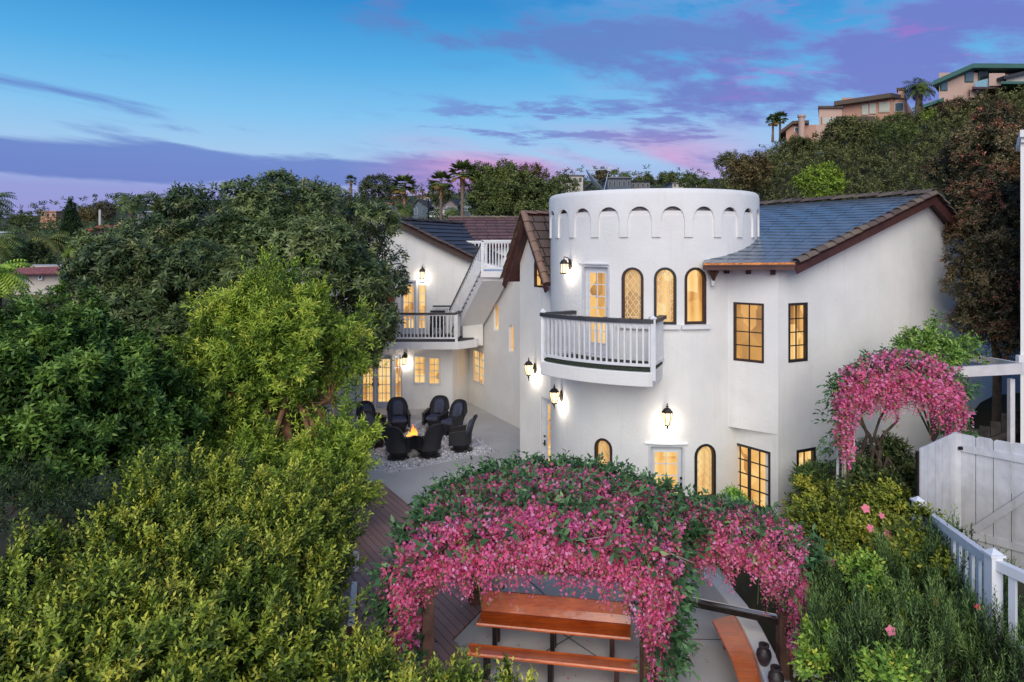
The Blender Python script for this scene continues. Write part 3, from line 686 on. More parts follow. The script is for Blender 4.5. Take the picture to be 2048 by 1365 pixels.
# solid gable volume: its front face follows the rake
mb = MB(); poly = []
us = [0.0] + [GW.len*k/12 for k in range(1, 13)] + [5.42]; us = sorted(set(us))
fr = [GW.a + GW.u*u for u in us]; bk = [p + back*0.9 for p in fr][::-1]
mb.prism([tuple(p) for p in fr] + [tuple(p) for p in bk], -0.3, lambda x, y: gable_z(x, y))
gw = mb.build('gable_wall', STUCCO, HOUSE)
apply_cuts(gw, 'gw')
b1 = off(P1, back, 0.05)
mb = MB(); mb.prism([(4.7, 16.66), P1, off(P1, back, 0.85), (5.5, 18.4)], ZO, lambda x, y: 6.12)
ub = mb.build('bay_wall', STUCCO, HOUSE); apply_cuts(ub, 'ub')
mb = MB(); mb.prism([(4.75, 17.43), (6.076, 15.604), off((6.076, 15.604), back, 0.85), (5.9, 18.3)], -0.3, ZO-0.004)
lb = mb.build('bay_wall', STUCCO, HOUSE); apply_cuts(lb, 'lb')
# roof
def ruled_roof(name, e0, e1, r0_, r1_, m, parent, courses=16, thick=0.10, ns=14, lift=0.03, curve=0.0, under=REDBR):
    e0, e1, r0_, r1_ = map(Vector, (e0, e1, r0_, r1_)); mb = MB(); mb.uv = []
    def S(s, t):
        p = e0.lerp(e1, s).lerp(r0_.lerp(r1_, s), t); p.z -= curve*math.sin(math.pi*t)*(1-s)**1.5; return p
    nrm_ = ((e1-e0).cross(r0_-e0)).normalized(); nrm_ = nrm_ if nrm_.z > 0 else -nrm_
    ls = (e1-e0).length; lt = (r1_-e1).length
    for c in range(courses):
        t0 = c/courses; t1 = (c+1)/courses
        for row, (t, h) in enumerate(((t0, 0.0), (t0, lift), (t1, 0.002))):
            for k in range(ns+1):
                s = k/ns; w = 0.006*math.sin(k*2.3+c*1.7)
                mb.v.append(tuple(S(s, t) + nrm_*(h + (w if row == 1 else 0)))); mb.uv.append((s*ls + (c % 2)*0.15, (c + (0 if row < 2 else 1))*1.0))
        b = c*3*(ns+1)
        for k in range(ns):
            for r_ in (0, 1): mb.f.append((b+r_*(ns+1)+k, b+r_*(ns+1)+k+1, b+(r_+1)*(ns+1)+k+1, b+(r_+1)*(ns+1)+k))
    o = mb.build(name, m, parent)
    mb = MB(); 
    for t in (0, 0.25, 0.5, 0.75, 1):
        for k in range(ns+1): mb.v.append(tuple(S(k/ns, t) - nrm_*thick))
    for t in (0, 0.25, 0.5, 0.75, 1):
        for k in range(ns+1): mb.v.append(tuple(S(k/ns, t) - nrm_*0.006))
    q = 5*(ns+1)
    for r_ in range(4):
        for k in range(ns):
            a = r_*(ns+1)+k; mb.f.append((a, a+1, a+ns+2, a+ns+1)); mb.f.append((q+a, q+a+ns+1, q+a+ns+2, q+a+1))
    for k in range(ns): mb.f.append((k, q+k, q+k+1, k+1)); a = 4*(ns+1)+k; mb.f.append((a, a+1, q+a+1, q+a))
    for r_ in range(4):
        for c0 in (0, ns): a = r_*(ns+1)+c0; mb.f.append((a, a+ns+1, q+a+ns+1, q+a))
    mb.build('eave_board', under, o)
    return o
def cap_tiles(name, p0, p1, r, m, parent, up=(0, 0, 1), n=None, flat_=0.75, lab=None, jitter=0.012):
    p0, p1 = Vector(p0), Vector(p1); d = p1-p0; L_ = d.length; n = n or max(2, int(L_/0.36)); d.normalize()
    sd = d.cross(Vector(up)).normalized(); uu = sd.cross(d).normalized(); mb = MB()
    for k in range(n):
        a = p0 + d*(L_*k/n); e = p0 + d*(L_*(k+1.12)/n); dz = random.uniform(-jitter, jitter); b = len(mb.v)
        for p, rr, h in ((a, r*1.08, 0.025), (e, r*0.92, 0.0)):
            for in_ in (1.0, 0.82):
                for q in range(9):
                    an = math.pi*q/8; mb.v.append(tuple(p + sd*math.cos(an)*rr*in_*1.0 + uu*(math.sin(an)*rr*in_*flat_ + h + dz)))
        for q in range(8):
            mb.f.append((b+q, b+q+1, b+18+q+1, b+18+q)); mb.f.append((b+9+q, b+27+q, b+27+q+1, b+9+q+1))
            mb.f.append((b+q, b+9+q, b+9+q+1, b+q+1)); mb.f.append((b+18+q, b+18+q+1, b+27+q+1, b+27+q))
    return mb.build(name, m, parent)
SHEENROOF = brick_mat('wet slate tiles tinted with sky sheen', (0.155, 0.18, 0.215), (0.125, 0.15, 0.185), (0.05, 0.07, 0.10), 1.0, 0.33, 1.0, 0.22, uv=True, mortar=0.006, nvar=0.22, bump=0.35)  # base colour shifted to grey blue to carry the reflected sky sheen
DARKROOF = brick_mat('dark brown grey roof tiles', (0.060, 0.050, 0.052), (0.045, 0.040, 0.044), (0.015, 0.012, 0.012), 1.0, 0.45, 1.0, 0.55, uv=True, mortar=0.012, nvar=0.25)
BRNROOF = brick_mat('red brown roof tiles', (0.21, 0.10, 0.085), (0.15, 0.075, 0.065), (0.03, 0.018, 0.016), 1.0, 0.45, 1.0, 0.6, uv=True, mortar=0.012, nvar=0.45)
TANROOF = brick_mat('tan brown roof tiles', (0.15, 0.105, 0.088), (0.10, 0.072, 0.064), (0.02, 0.015, 0.013), 1.0, 0.40, 1.0, 0.6, uv=True, mortar=0.02, nvar=0.3)
def tile_mat(name, cs, rough=0.65):
    m = bpy.data.materials.new(name); m.use_nodes = True; t = m.node_tree; b = t.nodes['Principled BSDF']
    g_ = N(t, 'ShaderNodeNewGeometry'); tcn = N(t, 'ShaderNodeTexCoord'); 
    c = RAMP(t, g_.outputs['Random Per Island'], [(i/max(1, len(cs)-1), (*x, 1)) for i, x in enumerate(cs)])
    n2 = NOISE(t, tcn.outputs['Object'], 7, 6, 0.7); k = M2(t, 'MULTIPLY_ADD', n2, 0.9, 0.55); g2 = N(t, 'ShaderNodeCombineColor'); [LK(t, k, g2.inputs[i]) for i in range(3)]
    LK(t, MIX(t, 1.0, c, g2.outputs[0], 'MULTIPLY'), b.inputs['Base Color']); b.inputs['Roughness'].default_value = rough
    bn = N(t, 'ShaderNodeBump'); bn.inputs['Strength'].default_value = 0.4; bn.inputs['Distance'].default_value = 0.02; LK(t, n2, bn.inputs['Height']); LK(t, bn.outputs[0], b.inputs['Normal'])
    return m
CAPR = tile_mat('mixed brown ridge tiles', [(0.11, 0.075, 0.06), (0.16, 0.115, 0.095), (0.20, 0.155, 0.105), (0.13, 0.09, 0.085), (0.24, 0.16, 0.13)])
CAPD = tile_mat('dark ridge tiles', [(0.055, 0.042, 0.042), (0.075, 0.056, 0.052), (0.065, 0.05, 0.055)])
CAPT = tile_mat('tan ridge tiles', [(0.19, 0.115, 0.085), (0.24, 0.15, 0.11), (0.16, 0.10, 0.08)])
apx = at(1868, 388, 17.55); eR = at(1592, 526, 15.25); eL = Vector((4.42, 15.75, 6.17))
rdir = Vector((back.x, back.y, 0)); rF = apx + rdir*7.5; rF = Vector((rF.x-0.3, rF.y, apx.z))
roofR = ruled_roof('roof', eL, eR, rF, apx, SHEENROOF, HOUSE, 22, 0.09, 18, 0.013, curve=-0.10)
eRR = at(1922, 448, 17.9)
ruled_roof('roof', eRR, Vector(eRR)+rdir*7, apx, rF, TANROOF, HOUSE, 8, 0.09, 4)
cap_tiles('ridge_tiles', apx + Vector((0, 0, 0.02)), rF + Vector((0, 0, 0.02)), 0.13, CAPR, HOUSE)
cap_tiles('ridge_tiles', eR + Vector((0, 0, 0.0)), apx + Vector((0, 0, 0.0)), 0.12, CAPR, HOUSE, n=17)
cap_tiles('ridge_tiles', eRR, apx, 0.12, CAPR, HOUSE, n=5)
# rake board under the tiles
mb = MB()
for a, b in ((eR, apx), (eRR, apx)):
    a = Vector(a)+Vector((0, 0, -0.17)); b = Vector(b)+Vector((0, 0, -0.17)); mb.bar(a, b, 0.04, 0.17)
mb.build('rake_board', REDBR, HOUSE)
mb = MB(); mb.add([Vector(p)+Vector((0, 0, -0.115)) for p in (eR, apx)] + [GW.pt(5.3, 7.80, -0.05), GW.pt(-0.1, 6.02, -0.05)], [(0, 1, 2, 3)])
mb.add([Vector(p)+Vector((0, 0, -0.115)) for p in (eRR, apx)] + [GW.pt(5.3, 7.80, -0.05), GW.pt(6.9, 6.65, -0.05)], [(0, 1, 2, 3)]); mb.build('soffit', REDBR, HOUSE)
# gutter, copper flashing, rafter tails, downpipe
gA = eL + Vector((-0.03, -0.05, -0.10)); gB = eR + Vector((-0.05, -0.05, -0.10))
mb = MB(); mb.bar(gA, gB, 0.13, 0.11); mb.bar(gA+Vector((0, -0.07, 0.05)), gB+Vector((0, -0.07, 0.05)), 0.03, 0.03); mb.build('gutter', REDBR, HOUSE)
COPPER = mat('copper flashing', (0.75, 0.30, 0.08), 0.35, 0.5, 9, 0.3, 40, metal=0.7, c2=(0.22, 0.08, 0.04))
mb = MB(); mb.bar(eL+Vector((0, -0.02, -0.012)), eR+Vector((-0.05, -0.02, -0.012)), 0.16, 0.045); mb.build('flashing', COPPER, HOUSE)
for px in (1456, 1499, 1548):
    u, z = UB.hit(px, 540); mb = MB(); mb.bar(UB.pt(u, 6.0, 0.0), UB.pt(u, 6.0, 0.16), 0.07, 0.17); mb.build('rafter_tail', REDBR, HOUSE)
mb = MB(); mb.bar(UB.pt(-0.05, 6.10, 0.1), (6.10, 15.52, 6.10), 0.5, 0.03); mb.build('soffit', REDBR, HOUSE)
hp = at(1427, 543, 15.9)
mb = MB(); mb.lathe([(0.03, -0.22), (0.06, -0.14), (0.13, -0.02), (0.14, 0.08)], hp, 10); mb.build('gutter_head', REDBR, HOUSE)
q = Vector(UB.pt(-0.03, 0, 0.06)); mb = MB(); mb.tube([hp+Vector((0, 0, -0.16)), hp+Vector((0, 0.05, -0.30)), Vector((q.x, q.y, 5.55)), Vector((q.x, q.y, 5.2)), Vector((q.x, q.y, 2.35)), Vector((q.x+0.12, q.y+0.16, 2.05)), Vector((q.x+0.15, q.y+0.2, 0.1))], 0.045, 8); mb.build('downpipe', STUCCO2, HOUSE, smooth=True)
for z in (3.6, 5.0): mb = MB(); mb.box((q.x, q.y, z), (0.13, 0.13, 0.04)); mb.build('pipe_bracket', STUCCO2, HOUSE)
# the wing's low wall running on behind the tree at the right
mb = MB(); mb.prism([(12.3, 18.55), (15.6, 20.6), (15.2, 21.2), (12.0, 19.2)], -0.3, 4.4); mb.build('garden_wing_wall', STUCCO, HOUSE)

# --- round balcony
RBAL = 3.86; pa, pb = R(-42.5), R(0.5); pc = R(6.2)
arc = [tp(pa + (pb-pa)*k/24, RBAL) for k in range(25)]
inner = [tp(pc + (pa-pc)*k/20, TR-0.1) for k in range(21)]
mb = MB(); mb.prism([tuple(p) for p in arc + inner], 3.48, 3.80); 
bal = mb.build('balcony', STUCCO, HOUSE, bevel=0.02)
mb = MB(); mb.prism([tuple(TC + (p-TC)*0.985) for p in arc] + [tuple(p) for p in inner], 3.82, 3.87); mb.build('balcony_floor', mat('green outdoor carpet', (0.035, 0.05, 0.03), 0.95, 0.3, 20), bal)
nlump = [tp(pa*0.5 + (pb-pa*0.5)*k/16, RBAL-0.35) for k in range(17)]
def rail_path(pts, z_, parent, mrail, mbal, h=0.98, sp=0.115, post_ends=True, bw=0.04, toph=0.07, topw=0.13, bottom=0.09, posts=None, nbal=None, slope=None):
    pts = [Vector((p[0], p[1], z_ if len(p) < 3 else p[2])) for p in pts]
    mb = MB(); mb2 = MB(); mb3 = MB()
    for a, b in zip(pts[:-1], pts[1:]):
        e = (b-a).normalized()*0.02; up = Vector((0, 0, 1))
        mb.bar(a+up*h-e, b+up*h+e, topw, toph); mb2.bar(a+up*bottom, b+up*bottom, 0.05, 0.06); mb3.bar(a+up*(h-0.06), b+up*(h-0.06), 0.05, 0.05)
    hr = mb.build('handrail', mrail, parent); mb2.build('bottom_rail', mbal, parent); mb3.build('under_rail', mbal, parent)
    seg = [(b-a).length for a, b in zip(pts[:-1], pts[1:])]; tot = sum(seg); n = nbal or int(tot/sp)
    for k in range(n):
        s = tot*(k+0.5)/n
        for (a, b), L_ in zip(zip(pts[:-1], pts[1:]), seg):
            if s <= L_: p = a.lerp(b, s/L_); d = (b-a).normalized(); break
            s -= L_
        mb = MB(); mb.bar(p+Vector((0, 0, bottom)), p+Vector((0, 0, h-0.06)), bw, bw, (d.x, d.y, 0)); mb.build('baluster', mbal, parent)
def post(p, z0, z1, w, m, parent, cap=True, name='post'):
    mb = MB(); mb.box((p[0], p[1], (z0+z1)/2), (w, w, z1-z0)); 
    if cap: mb.box((p[0], p[1], z1+0.012), (w*1.35, w*1.35, 0.03)); mb.add([(p[0]+a*w*.55, p[1]+b*w*.55, z1+0.027) for a, b in ((-1,-1),(1,-1),(1,1),(-1,1))]+[(p[0], p[1], z1+0.09)], [(0,1,4),(1,2,4),(2,3,4),(3,0,4)])
    mb.build(name, m, parent)
arcr = [tp(pa + (pb-pa)*k/12, RBAL-0.07) for k in range(13)]
rl = arcr; 
rail_path([tuple(p) for p in arcr], 3.86, bal, DARKRAIL, WHITEP, h=1.06, nbal=21, topw=0.16, toph=0.085)
rail_path([tuple(arcr[-1]), tuple(tp(R(5.6), TR+0.05))], 3.86, bal, DARKRAIL, WHITEP, h=1.06, nbal=7, topw=0.16, toph=0.08)
rail_path([tuple(arcr[0]), tuple(tp(pa, TR+0.05))], 3.86, bal, DARKRAIL, WHITEP, h=1.06, nbal=7, topw=0.16, toph=0.08)
post(arcr[-1], 3.62, 4.98, 0.11, WHITEP, bal); post(arcr[0], 3.62, 4.98, 0.10, WHITEP, bal)

# --- gabled annex left of the tower
gdir = Vector(((AX.u.y), -AX.u.x)); bk2 = -AX.n
pk = AX.len*0.44; zpk = 7.50; zev = 5.95; ov = 0.42
def ax_z(x, y):
    u = (Vector((x, y)) - AX.a).dot(AX.u); return zpk - 0.10 - abs(u-pk)*(zpk-zev)/(pk+0.15)
win_px(AX, 1068.5, 1089.5, 511, 574, BROWNP, LIT, HOUSE, 2, 2, arch=True, wallkey='ax', ft=0.05, fan=True, mt=BROWNP)
ua, zt_ = AX.hit(1081, 792); ub_, _ = AX.hit(1104, 792)
door(AX, (ua+ub_)/2, (ub_-ua), 0.0, zt_, DOORP, LIT, 1, 7, 'ax', gw=(ub_-ua)*0.42, gz0=0.3, gside=0.06, handle=-1, label='narrow glazed door in the annex wall')
us = [0, AX.len*0.2, pk, AX.len*0.75, AX.len]
fr = [AX.a + AX.u*u for u in us]; bk_ = [p + bk2*3.2 for p in fr][::-1]
mb = MB(); mb.prism([tuple(p) for p in fr]+[tuple(p) for p in bk_], -0.3, ax_z); axw = mb.build('annex_wall', STUCCO, HOUSE); apply_cuts(axw, 'ax')
ridF = AX.pt(pk, zpk, 0.34); ridB = AX.pt(pk, zpk, -3.4)
sl = (zpk-zev)/(pk+0.15)
elF = AX.pt(-ov, zpk - (pk+ov)*sl, 0.34); elB = AX.pt(-ov, zpk-(pk+ov)*sl, -3.4)
erF = AX.pt(2*pk+ov, zpk-(pk+ov)*sl, 0.34); erB = AX.pt(2*pk+ov, zpk-(pk+ov)*sl, -3.4)
ruled_roof('roof', elF, elB, ridF, ridB, TANROOF, HOUSE, 8, 0.08, 6); ruled_roof('roof', erF, erB, ridF, ridB, TANROOF, HOUSE, 8, 0.08, 6)
cap_tiles('ridge_tiles', elF + Vector((0, 0, .02)), ridF + Vector((0, 0, .02)), 0.11, CAPT, HOUSE, n=6); cap_tiles('ridge_tiles', erF + Vector((0, 0, .02)), ridF + Vector((0, 0, .02)), 0.11, CAPT, HOUSE, n=7)
cap_tiles('ridge_tiles', ridF, ridB, 0.11, CAPT, HOUSE)
mb = MB()
for a in (elF, erF):
    n3 = Vector((AX.n.x, AX.n.y, 0)); mb.bar(a + Vector((0, 0, -0.18)) - n3*0.02, ridF + Vector((0, 0, -0.18)) - n3*0.02, 0.05, 0.20)
mb.build('rake_board', REDBR, HOUSE)
mb = MB(); mb.bar(AX.pt(-0.02, 6.15, 0.0), AX.pt(-0.02, 6.15, 0.34), 0.08, 0.1); mb.build('lookout', REDBR, HOUSE); mb = MB(); mb.bar(AX.pt(0.32, 6.75, 0.0), AX.pt(0.32, 6.75, 0.34), 0.08, 0.1); mb.build('lookout', REDBR, HOUSE)

# --- link wall with the small arched slits, side wall behind
for x0, x1, y0, y1 in ((987.5, 997, 607, 661), (1017.5, 1027, 649, 704)):
    fo = win_px(CD, x0, x1, y0, y1, STUCCO2, LIT, HOUSE, 1, 1, arch=True, wallkey='cd', ft=0.05, recess=0.09, frm=0.0)
win_px(CD, 945.5, 969, 697, 763, DOORP, LIT, HOUSE, 2, 4, wallkey='cd', ft=0.06, sashes=2, bar=0.028)
mb = MB(); mb.prism([(-1.82, 28.6), (1.3, 22.5), (3.2, 23.4), (2.6, 29.5), (-1.4, 29.3)], -0.3, 5.40); cdw = mb.build('link_wall', STUCCO, HOUSE); apply_cuts(cdw, 'cd')

# --- left wing
win_px(LW, 826, 853, 711, 769, DOORP, LIT, HOUSE, 2, 4, wallkey='lw', ft=0.07, recess=0.05)
win_px(LW, 855.5, 881.5, 713.5, 771, DOORP, LIT, HOUSE, 2, 4, wallkey='lw', ft=0.07, recess=0.05)
for x0, x1 in ((722, 749), (752, 784), (788, 804.5)):
    ua, z1 = LW.hit(x0, 709); ub_, _ = LW.hit(x1, 709)
    door(LW, (ua+ub_)/2, ub_-ua, 0.16, z1, GREYP, LIT, 3 if x0 < 780 else 2, 5, 'lw', gw=(ub_-ua)*0.72, gz0=0.25, handle=1 if x0 == 722 else -1 if x0 == 752 else 0, recess=0.05, label='tall grey french door leaf opening onto the patio' if x0 < 780 else 'narrow glazed side panel beside the french doors')
mb = MB(); mb.prism([(-10.4, 26.9), (-2.35, 26.9), (-1.82, 28.6), (-1.82, 29.6), (-10.4, 29.6)], -0.3, 2.70); lw = mb.build('wing_wall', STUCCO, HOUSE); apply_cuts(lw, 'lw')
mb = MB(); mb.box((-6.2, 26.45, 0.07), (5.6, 0.95, 0.14)); mb.build('door_step', CONC, HOUSE, bevel=0.01)
apw = at(793, 440, 27.95); rk = at(941, 513, 27.95)
slope_w = (apw.z-rk.z)/(rk.x-apw.x)
for x0, x1 in ((801, 832.5), (835.5, 853)):
    ua, z1 = UW.hit(x0, 561); ub_, _ = UW.hit(x1, 561)
    door(UW, (ua+ub_)/2, ub_-ua, 2.93, z1, GREYP, LIT, 2 if x0 < 820 else 1, 5, 'uw', gw=(ub_-ua)*(0.62 if x0 < 820 else 0.75), gz0=0.25, handle=0, recess=0.05, label='grey framed glazed door onto the upper left balcony' if x0 < 820 else 'narrow glazed panel beside the upper left balcony door')
us = [-9.6, apw.x, rk.x-0.1, 0.45]
mb = MB(); mb.prism([(x, 28.0) for x in us] + [(x, 30.5) for x in us[::-1]], 2.60, lambda x, y: max(5.4, apw.z - 0.14 - abs(x-apw.x)*slope_w)); uw = mb.build('wing_wall', STUCCO, HOUSE); apply_cuts(uw, 'uw')
f0 = Vector((apw.x, 27.6, apw.z)); f1 = Vector((-2.2, 33.8, apw.z)); ee = Vector((rk.x+0.12, 27.6, rk.z-0.06)); eb = ee + (f1-f0)
ruled_roof('roof', ee, eb, f0, f1, DARKROOF, HOUSE, 9, 0.08, 10, 0.035)
el2 = Vector((apw.x*2-rk.x, 27.6, rk.z)); ruled_roof('roof', el2, el2+(f1-f0), f0, f1, DARKROOF, HOUSE, 9, 0.08, 10, 0.035)
cap_tiles('ridge_tiles', ee + Vector((0, 0, .02)), f0 + Vector((0, 0, .02)), 0.14, CAPD, HOUSE, n=13); cap_tiles('ridge_tiles', f0, f1, 0.12, CAPD, HOUSE); cap_tiles('ridge_tiles', el2, f0, 0.14, CAPD, HOUSE, n=13)
mb = MB(); mb.bar(ee + Vector((0, .05, -0.15)), f0 + Vector((0, .05, -0.15)), 0.04, 0.16); mb.build('rake_board', BROWNP, HOUSE)
mb = MB(); mb.tube([at(857, 447, 30), at(857, 398, 30)], 0.03, 6); mb.build('vent_pipe', IRON, HOUSE)
b0 = Vector((-2.6, 30.2, 6.55)); b1 = Vector((1.6, 30.2, 6.55)); b2 = Vector((-3.2, 34.2, 7.95)); b3 = Vector((1.6, 34.2, 7.95))
ruled_roof('roof', b0, b1, b2, b3, BRNROOF, HOUSE, 9, 0.08, 10, 0.035)
mb = MB(); mb.prism([(-2.4, 30.6), (1.5, 30.6), (1.5, 33.5), (-2.4, 33.5)], 2.6, 6.5); mb.build('rear_wall', STUCCO, HOUSE)
cap_tiles('ridge_tiles', b2, b3, 0.12, CAPR, HOUSE)
# upper left balcony
mb = MB(); mb.prism([(-10.4, 25.95), (-2.05, 25.95), (-1.35, 26.6), (-1.35, 28.3), (-10.4, 28.3)], 2.62, 2.90); lbal = mb.build('balcony', STUCCO2, HOUSE)
mb = MB(); mb.prism([(-10.3, 26.02), (-2.12, 26.02), (-1.5, 26.7), (-1.5, 28.1), (-10.3, 28.1)], 2.905, 2.93); mb.build('balcony_floor', mat('dark deck coating', (0.05, 0.05, 0.055), 0.8), lbal)
rail_path([(-5.6, 26.05), (-2.12, 26.05)], 2.95, lbal, DARKRAIL, WHITEP, h=1.02, nbal=25, topw=0.13)
rail_path([(-9.8, 26.05), (-5.7, 26.05)], 2.95, lbal, DARKRAIL, WHITEP, h=1.02, nbal=1, topw=0.13)
rail_path([(-2.12, 26.05), (-2.06, 27.0)], 2.95, lbal, DARKRAIL, WHITEP, h=1.02, nbal=6, topw=0.13)
post((-2.12, 26.05), 2.75, 3.95, 0.10, WHITEP, lbal, cap=False); post((-5.65, 26.05), 2.9, 3.95, 0.10, WHITEP, lbal, cap=False)
# patio furniture silhouette on the balcony is a thing of its own (below)
# outside stair: climbs towards us from the balcony to the upper deck
st0 = Vector((-2.50, 28.0-0.15, 2.93)); st1 = Vector((-1.08, 24.9, 5.62)); sw = Vector((0.92, 0.10, 0))
mb = MB()
mb.add([st0+Vector((0, 0, -0.02)), st1+Vector((0, 0, 0)), st1+sw, st0+sw, st0+Vector((0, 0, -0.34)), st1+Vector((0, 0, -0.34)), st1+sw+Vector((0, 0, -0.34)), st0+sw+Vector((0, 0, -0.34))], [(0,1,2,3),(7,6,5,4),(0,4,5,1),(2,6,7,3),(3,7,4,0),(1,5,6,2)])
stair = mb.build('staircase', STUCCO2, HOUSE)
for k in range(15):
    a = st0.lerp(st1, (k+0.3)/15); b_ = a+sw; mb = MB(); mb.bar(a+Vector((-0.03, 0, 0.10)), b_+Vector((0, 0, 0.10)), 0.27, 0.035); mb.build('tread', DARKRAIL, stair)
rail_path([tuple(st0+Vector((-0.02, 0, 0.0))), tuple(st1+Vector((-0.02, 0, 0.0)))], 0, stair, DARKRAIL, WHITEP, h=1.02, nbal=22, topw=0.09, toph=0.06, bw=0.035)
rail_path([(-3.2, 27.80), (-2.52, 27.80)], 2.95, stair, DARKRAIL, WHITEP, h=1.15, nbal=5, topw=0.08, toph=0.06, bw=0.035)
mb = MB(); mb.prism([(-1.12, 24.75), (0.5, 24.75), (1.4, 26), (1.4, 30.2), (-1.3, 30.2), (-1.12, 27.9)], 5.42, 5.64); dk = mb.build('upper_deck', STUCCO2, HOUSE)
rail_path([(-1.08, 24.8), (0.45, 24.8)], 5.66, dk, WHITEP, WHITEP, h=1.08, nbal=14, topw=0.09, bw=0.04)
rail_path([(-1.08, 27.9), (-1.2, 30.0)], 5.66, dk, WHITEP, WHITEP, h=1.08, nbal=7, topw=0.09, bw=0.04)
rail_path([(-2.9, 30.0), (-1.2, 30.0)], 5.66, dk, WHITEP, WHITEP, h=1.08, nbal=10, topw=0.09, bw=0.04)
post((-1.08, 24.8), 5.5, 6.75, 0.09, WHITEP, dk, cap=False)
mb = MB(); mb.prism([(-1.95, 27.0), (-1.15, 27.0), (-1.15, 28.4), (-1.95, 28.4)], 2.62, 4.3); mb.build('stair_wall', STUCCO, HOUSE)
# ------------------------------------------------------------------ wall lanterns
LGLASS = emit('seeded lamp glass', (1.0, 0.74, 0.42), 1.6)
def lantern(style):
    r = local('wall_lantern'); r['category'] = 'wall lamp'; r['group'] = 'wall lanterns on the house'
    y = -0.17
    mb = MB(); mb.ellipsoid((0, -0.015, 0), (0.055, 0.022, 0.13), 14, 8); mb.build('backplate', IRON, r, smooth=True)
    mb = MB(); mb.tube([(0, -0.02, 0.02 if style else 0.09), (0, -0.09, 0.0 if style else 0.15), (0, y+0.02, -0.05 if style else 0.15)] if style else [(0, -0.02, 0.06), (0, -0.07, 0.15), (0, y, 0.17), (0, y, 0.12)], 0.012, 8); mb.build('arm', IRON, r, smooth=True)
    if style:    # carriage lamp with a tapering glass and a spike
        mb = MB(); mb.lathe([(0.001, 0.26), (0.012, 0.24), (0.008, 0.215), (0.028, 0.20), (0.008, 0.185), (0.05, 0.165), (0.095, 0.11), (0.10, 0.10)], (0, y, 0), 6); mb.build('cap', IRON, r)
        mb = MB(); mb.lathe([(0.082, 0.10), (0.088, 0.04), (0.045, -0.11)], (0, y, 0), 6); mb.build('glass', LGLASS, r)
        mb = MB()
        for k in range(6):
            a = 2*math.pi*k/6; c, s = math.cos(a), math.sin(a)
            mb.tube([(0.086*c, y+0.086*s, 0.10), (0.092*c, y+0.092*s, 0.04), (0.048*c, y+0.048*s, -0.115)], 0.006, 5)
        mb.lathe([(0.05, -0.11), (0.052, -0.13), (0.015, -0.15), (0.028, -0.17), (0.010, -0.19), (0.010, -0.22), (0.001, -0.25)], (0, y, 0), 8); mb.build('cage', IRON, r)
    else:        # boxy lantern hanging under its arm
        mb = MB(); mb.lathe([(0.012, 0.13), (0.02, 0.11), (0.05, 0.10), (0.085, 0.04), (0.09, 0.02)], (0, y, 0), 6); mb.build('cap', IRON, r)
        mb = MB(); mb.lathe([(0.062, 0.02), (0.070, -0.16)], (0, y, 0), 6); mb.build('glass', LGLASS, r)
        mb = MB()
        for k in range(6):
            a = 2*math.pi*k/6; c, s = math.cos(a), math.sin(a); mb.tube([(0.066*c, y+0.066*s, 0.02), (0.074*c, y+0.074*s, -0.17)], 0.007, 5)
        mb.lathe([(0.001, -0.162), (0.085, -0.162), (0.085, -0.185), (0.001, -0.19)], (0, y, 0), 6); mb.build('cage', IRON, r)
    ld = bpy.data.lights.new('bulb', 'POINT'); ld.energy = 15.0; ld.color = (1.0, 0.90, 0.76); ld.shadow_soft_size = 0.03
    lo = bpy.data.objects.new('bulb', ld); COL.objects.link(lo); lo.parent = r; lo.location = (0, -0.085, -0.17)
    return r
def put_lantern(style, first, p, n, label, rzx=0.0, sc=1.0):
    o = first if first else None
    o = place(LPRO[style], not LUSED[style], p, math.atan2(n.x, -n.y)+rzx, label, 'wall lanterns on the house', sc); LUSED[style] = True
LPRO = {0: lantern(0), 1: lantern(1)}; LUSED = {0: False, 1: False}
ph = phi_of(1141); p = tp(ph, TR); put_lantern(0, None, (p.x, p.y, zt_px(1141, 530)), tn(ph), 'lit black wall lantern on the tower, left of the balcony door', sc=1.2)
ph = phi_of(1331); p = tp(ph, TR); put_lantern(1, None, (p.x, p.y, zt_px(1331, 832)), tn(ph), 'lit carriage lantern above the ground floor tower door', sc=1.35)
ph = phi_of(1124); p = tp(ph, TR); put_lantern(1, None, (p.x, p.y, zt_px(1124, 793)), tn(ph), 'lit carriage lantern beside the narrow annex door, below the balcony', sc=1.3)
u_, z_ = AX.hit(1071, 738); q = AX.pt(u_, z_); put_lantern(1, None, q, AX.n, 'lit carriage lantern on the annex wall left of the round balcony', sc=1.35)
u_, z_ = UW.hit(846, 545); q = UW.pt(u_, z_); put_lantern(0, None, q, UW.n, 'lit lantern above the upper left balcony door', sc=1.5)
u_, z_ = LW.hit(811, 715); q = LW.pt(u_, z_); put_lantern(0, None, q, LW.n, 'lit lantern beside the patio french doors under the left balcony', sc=1.4)

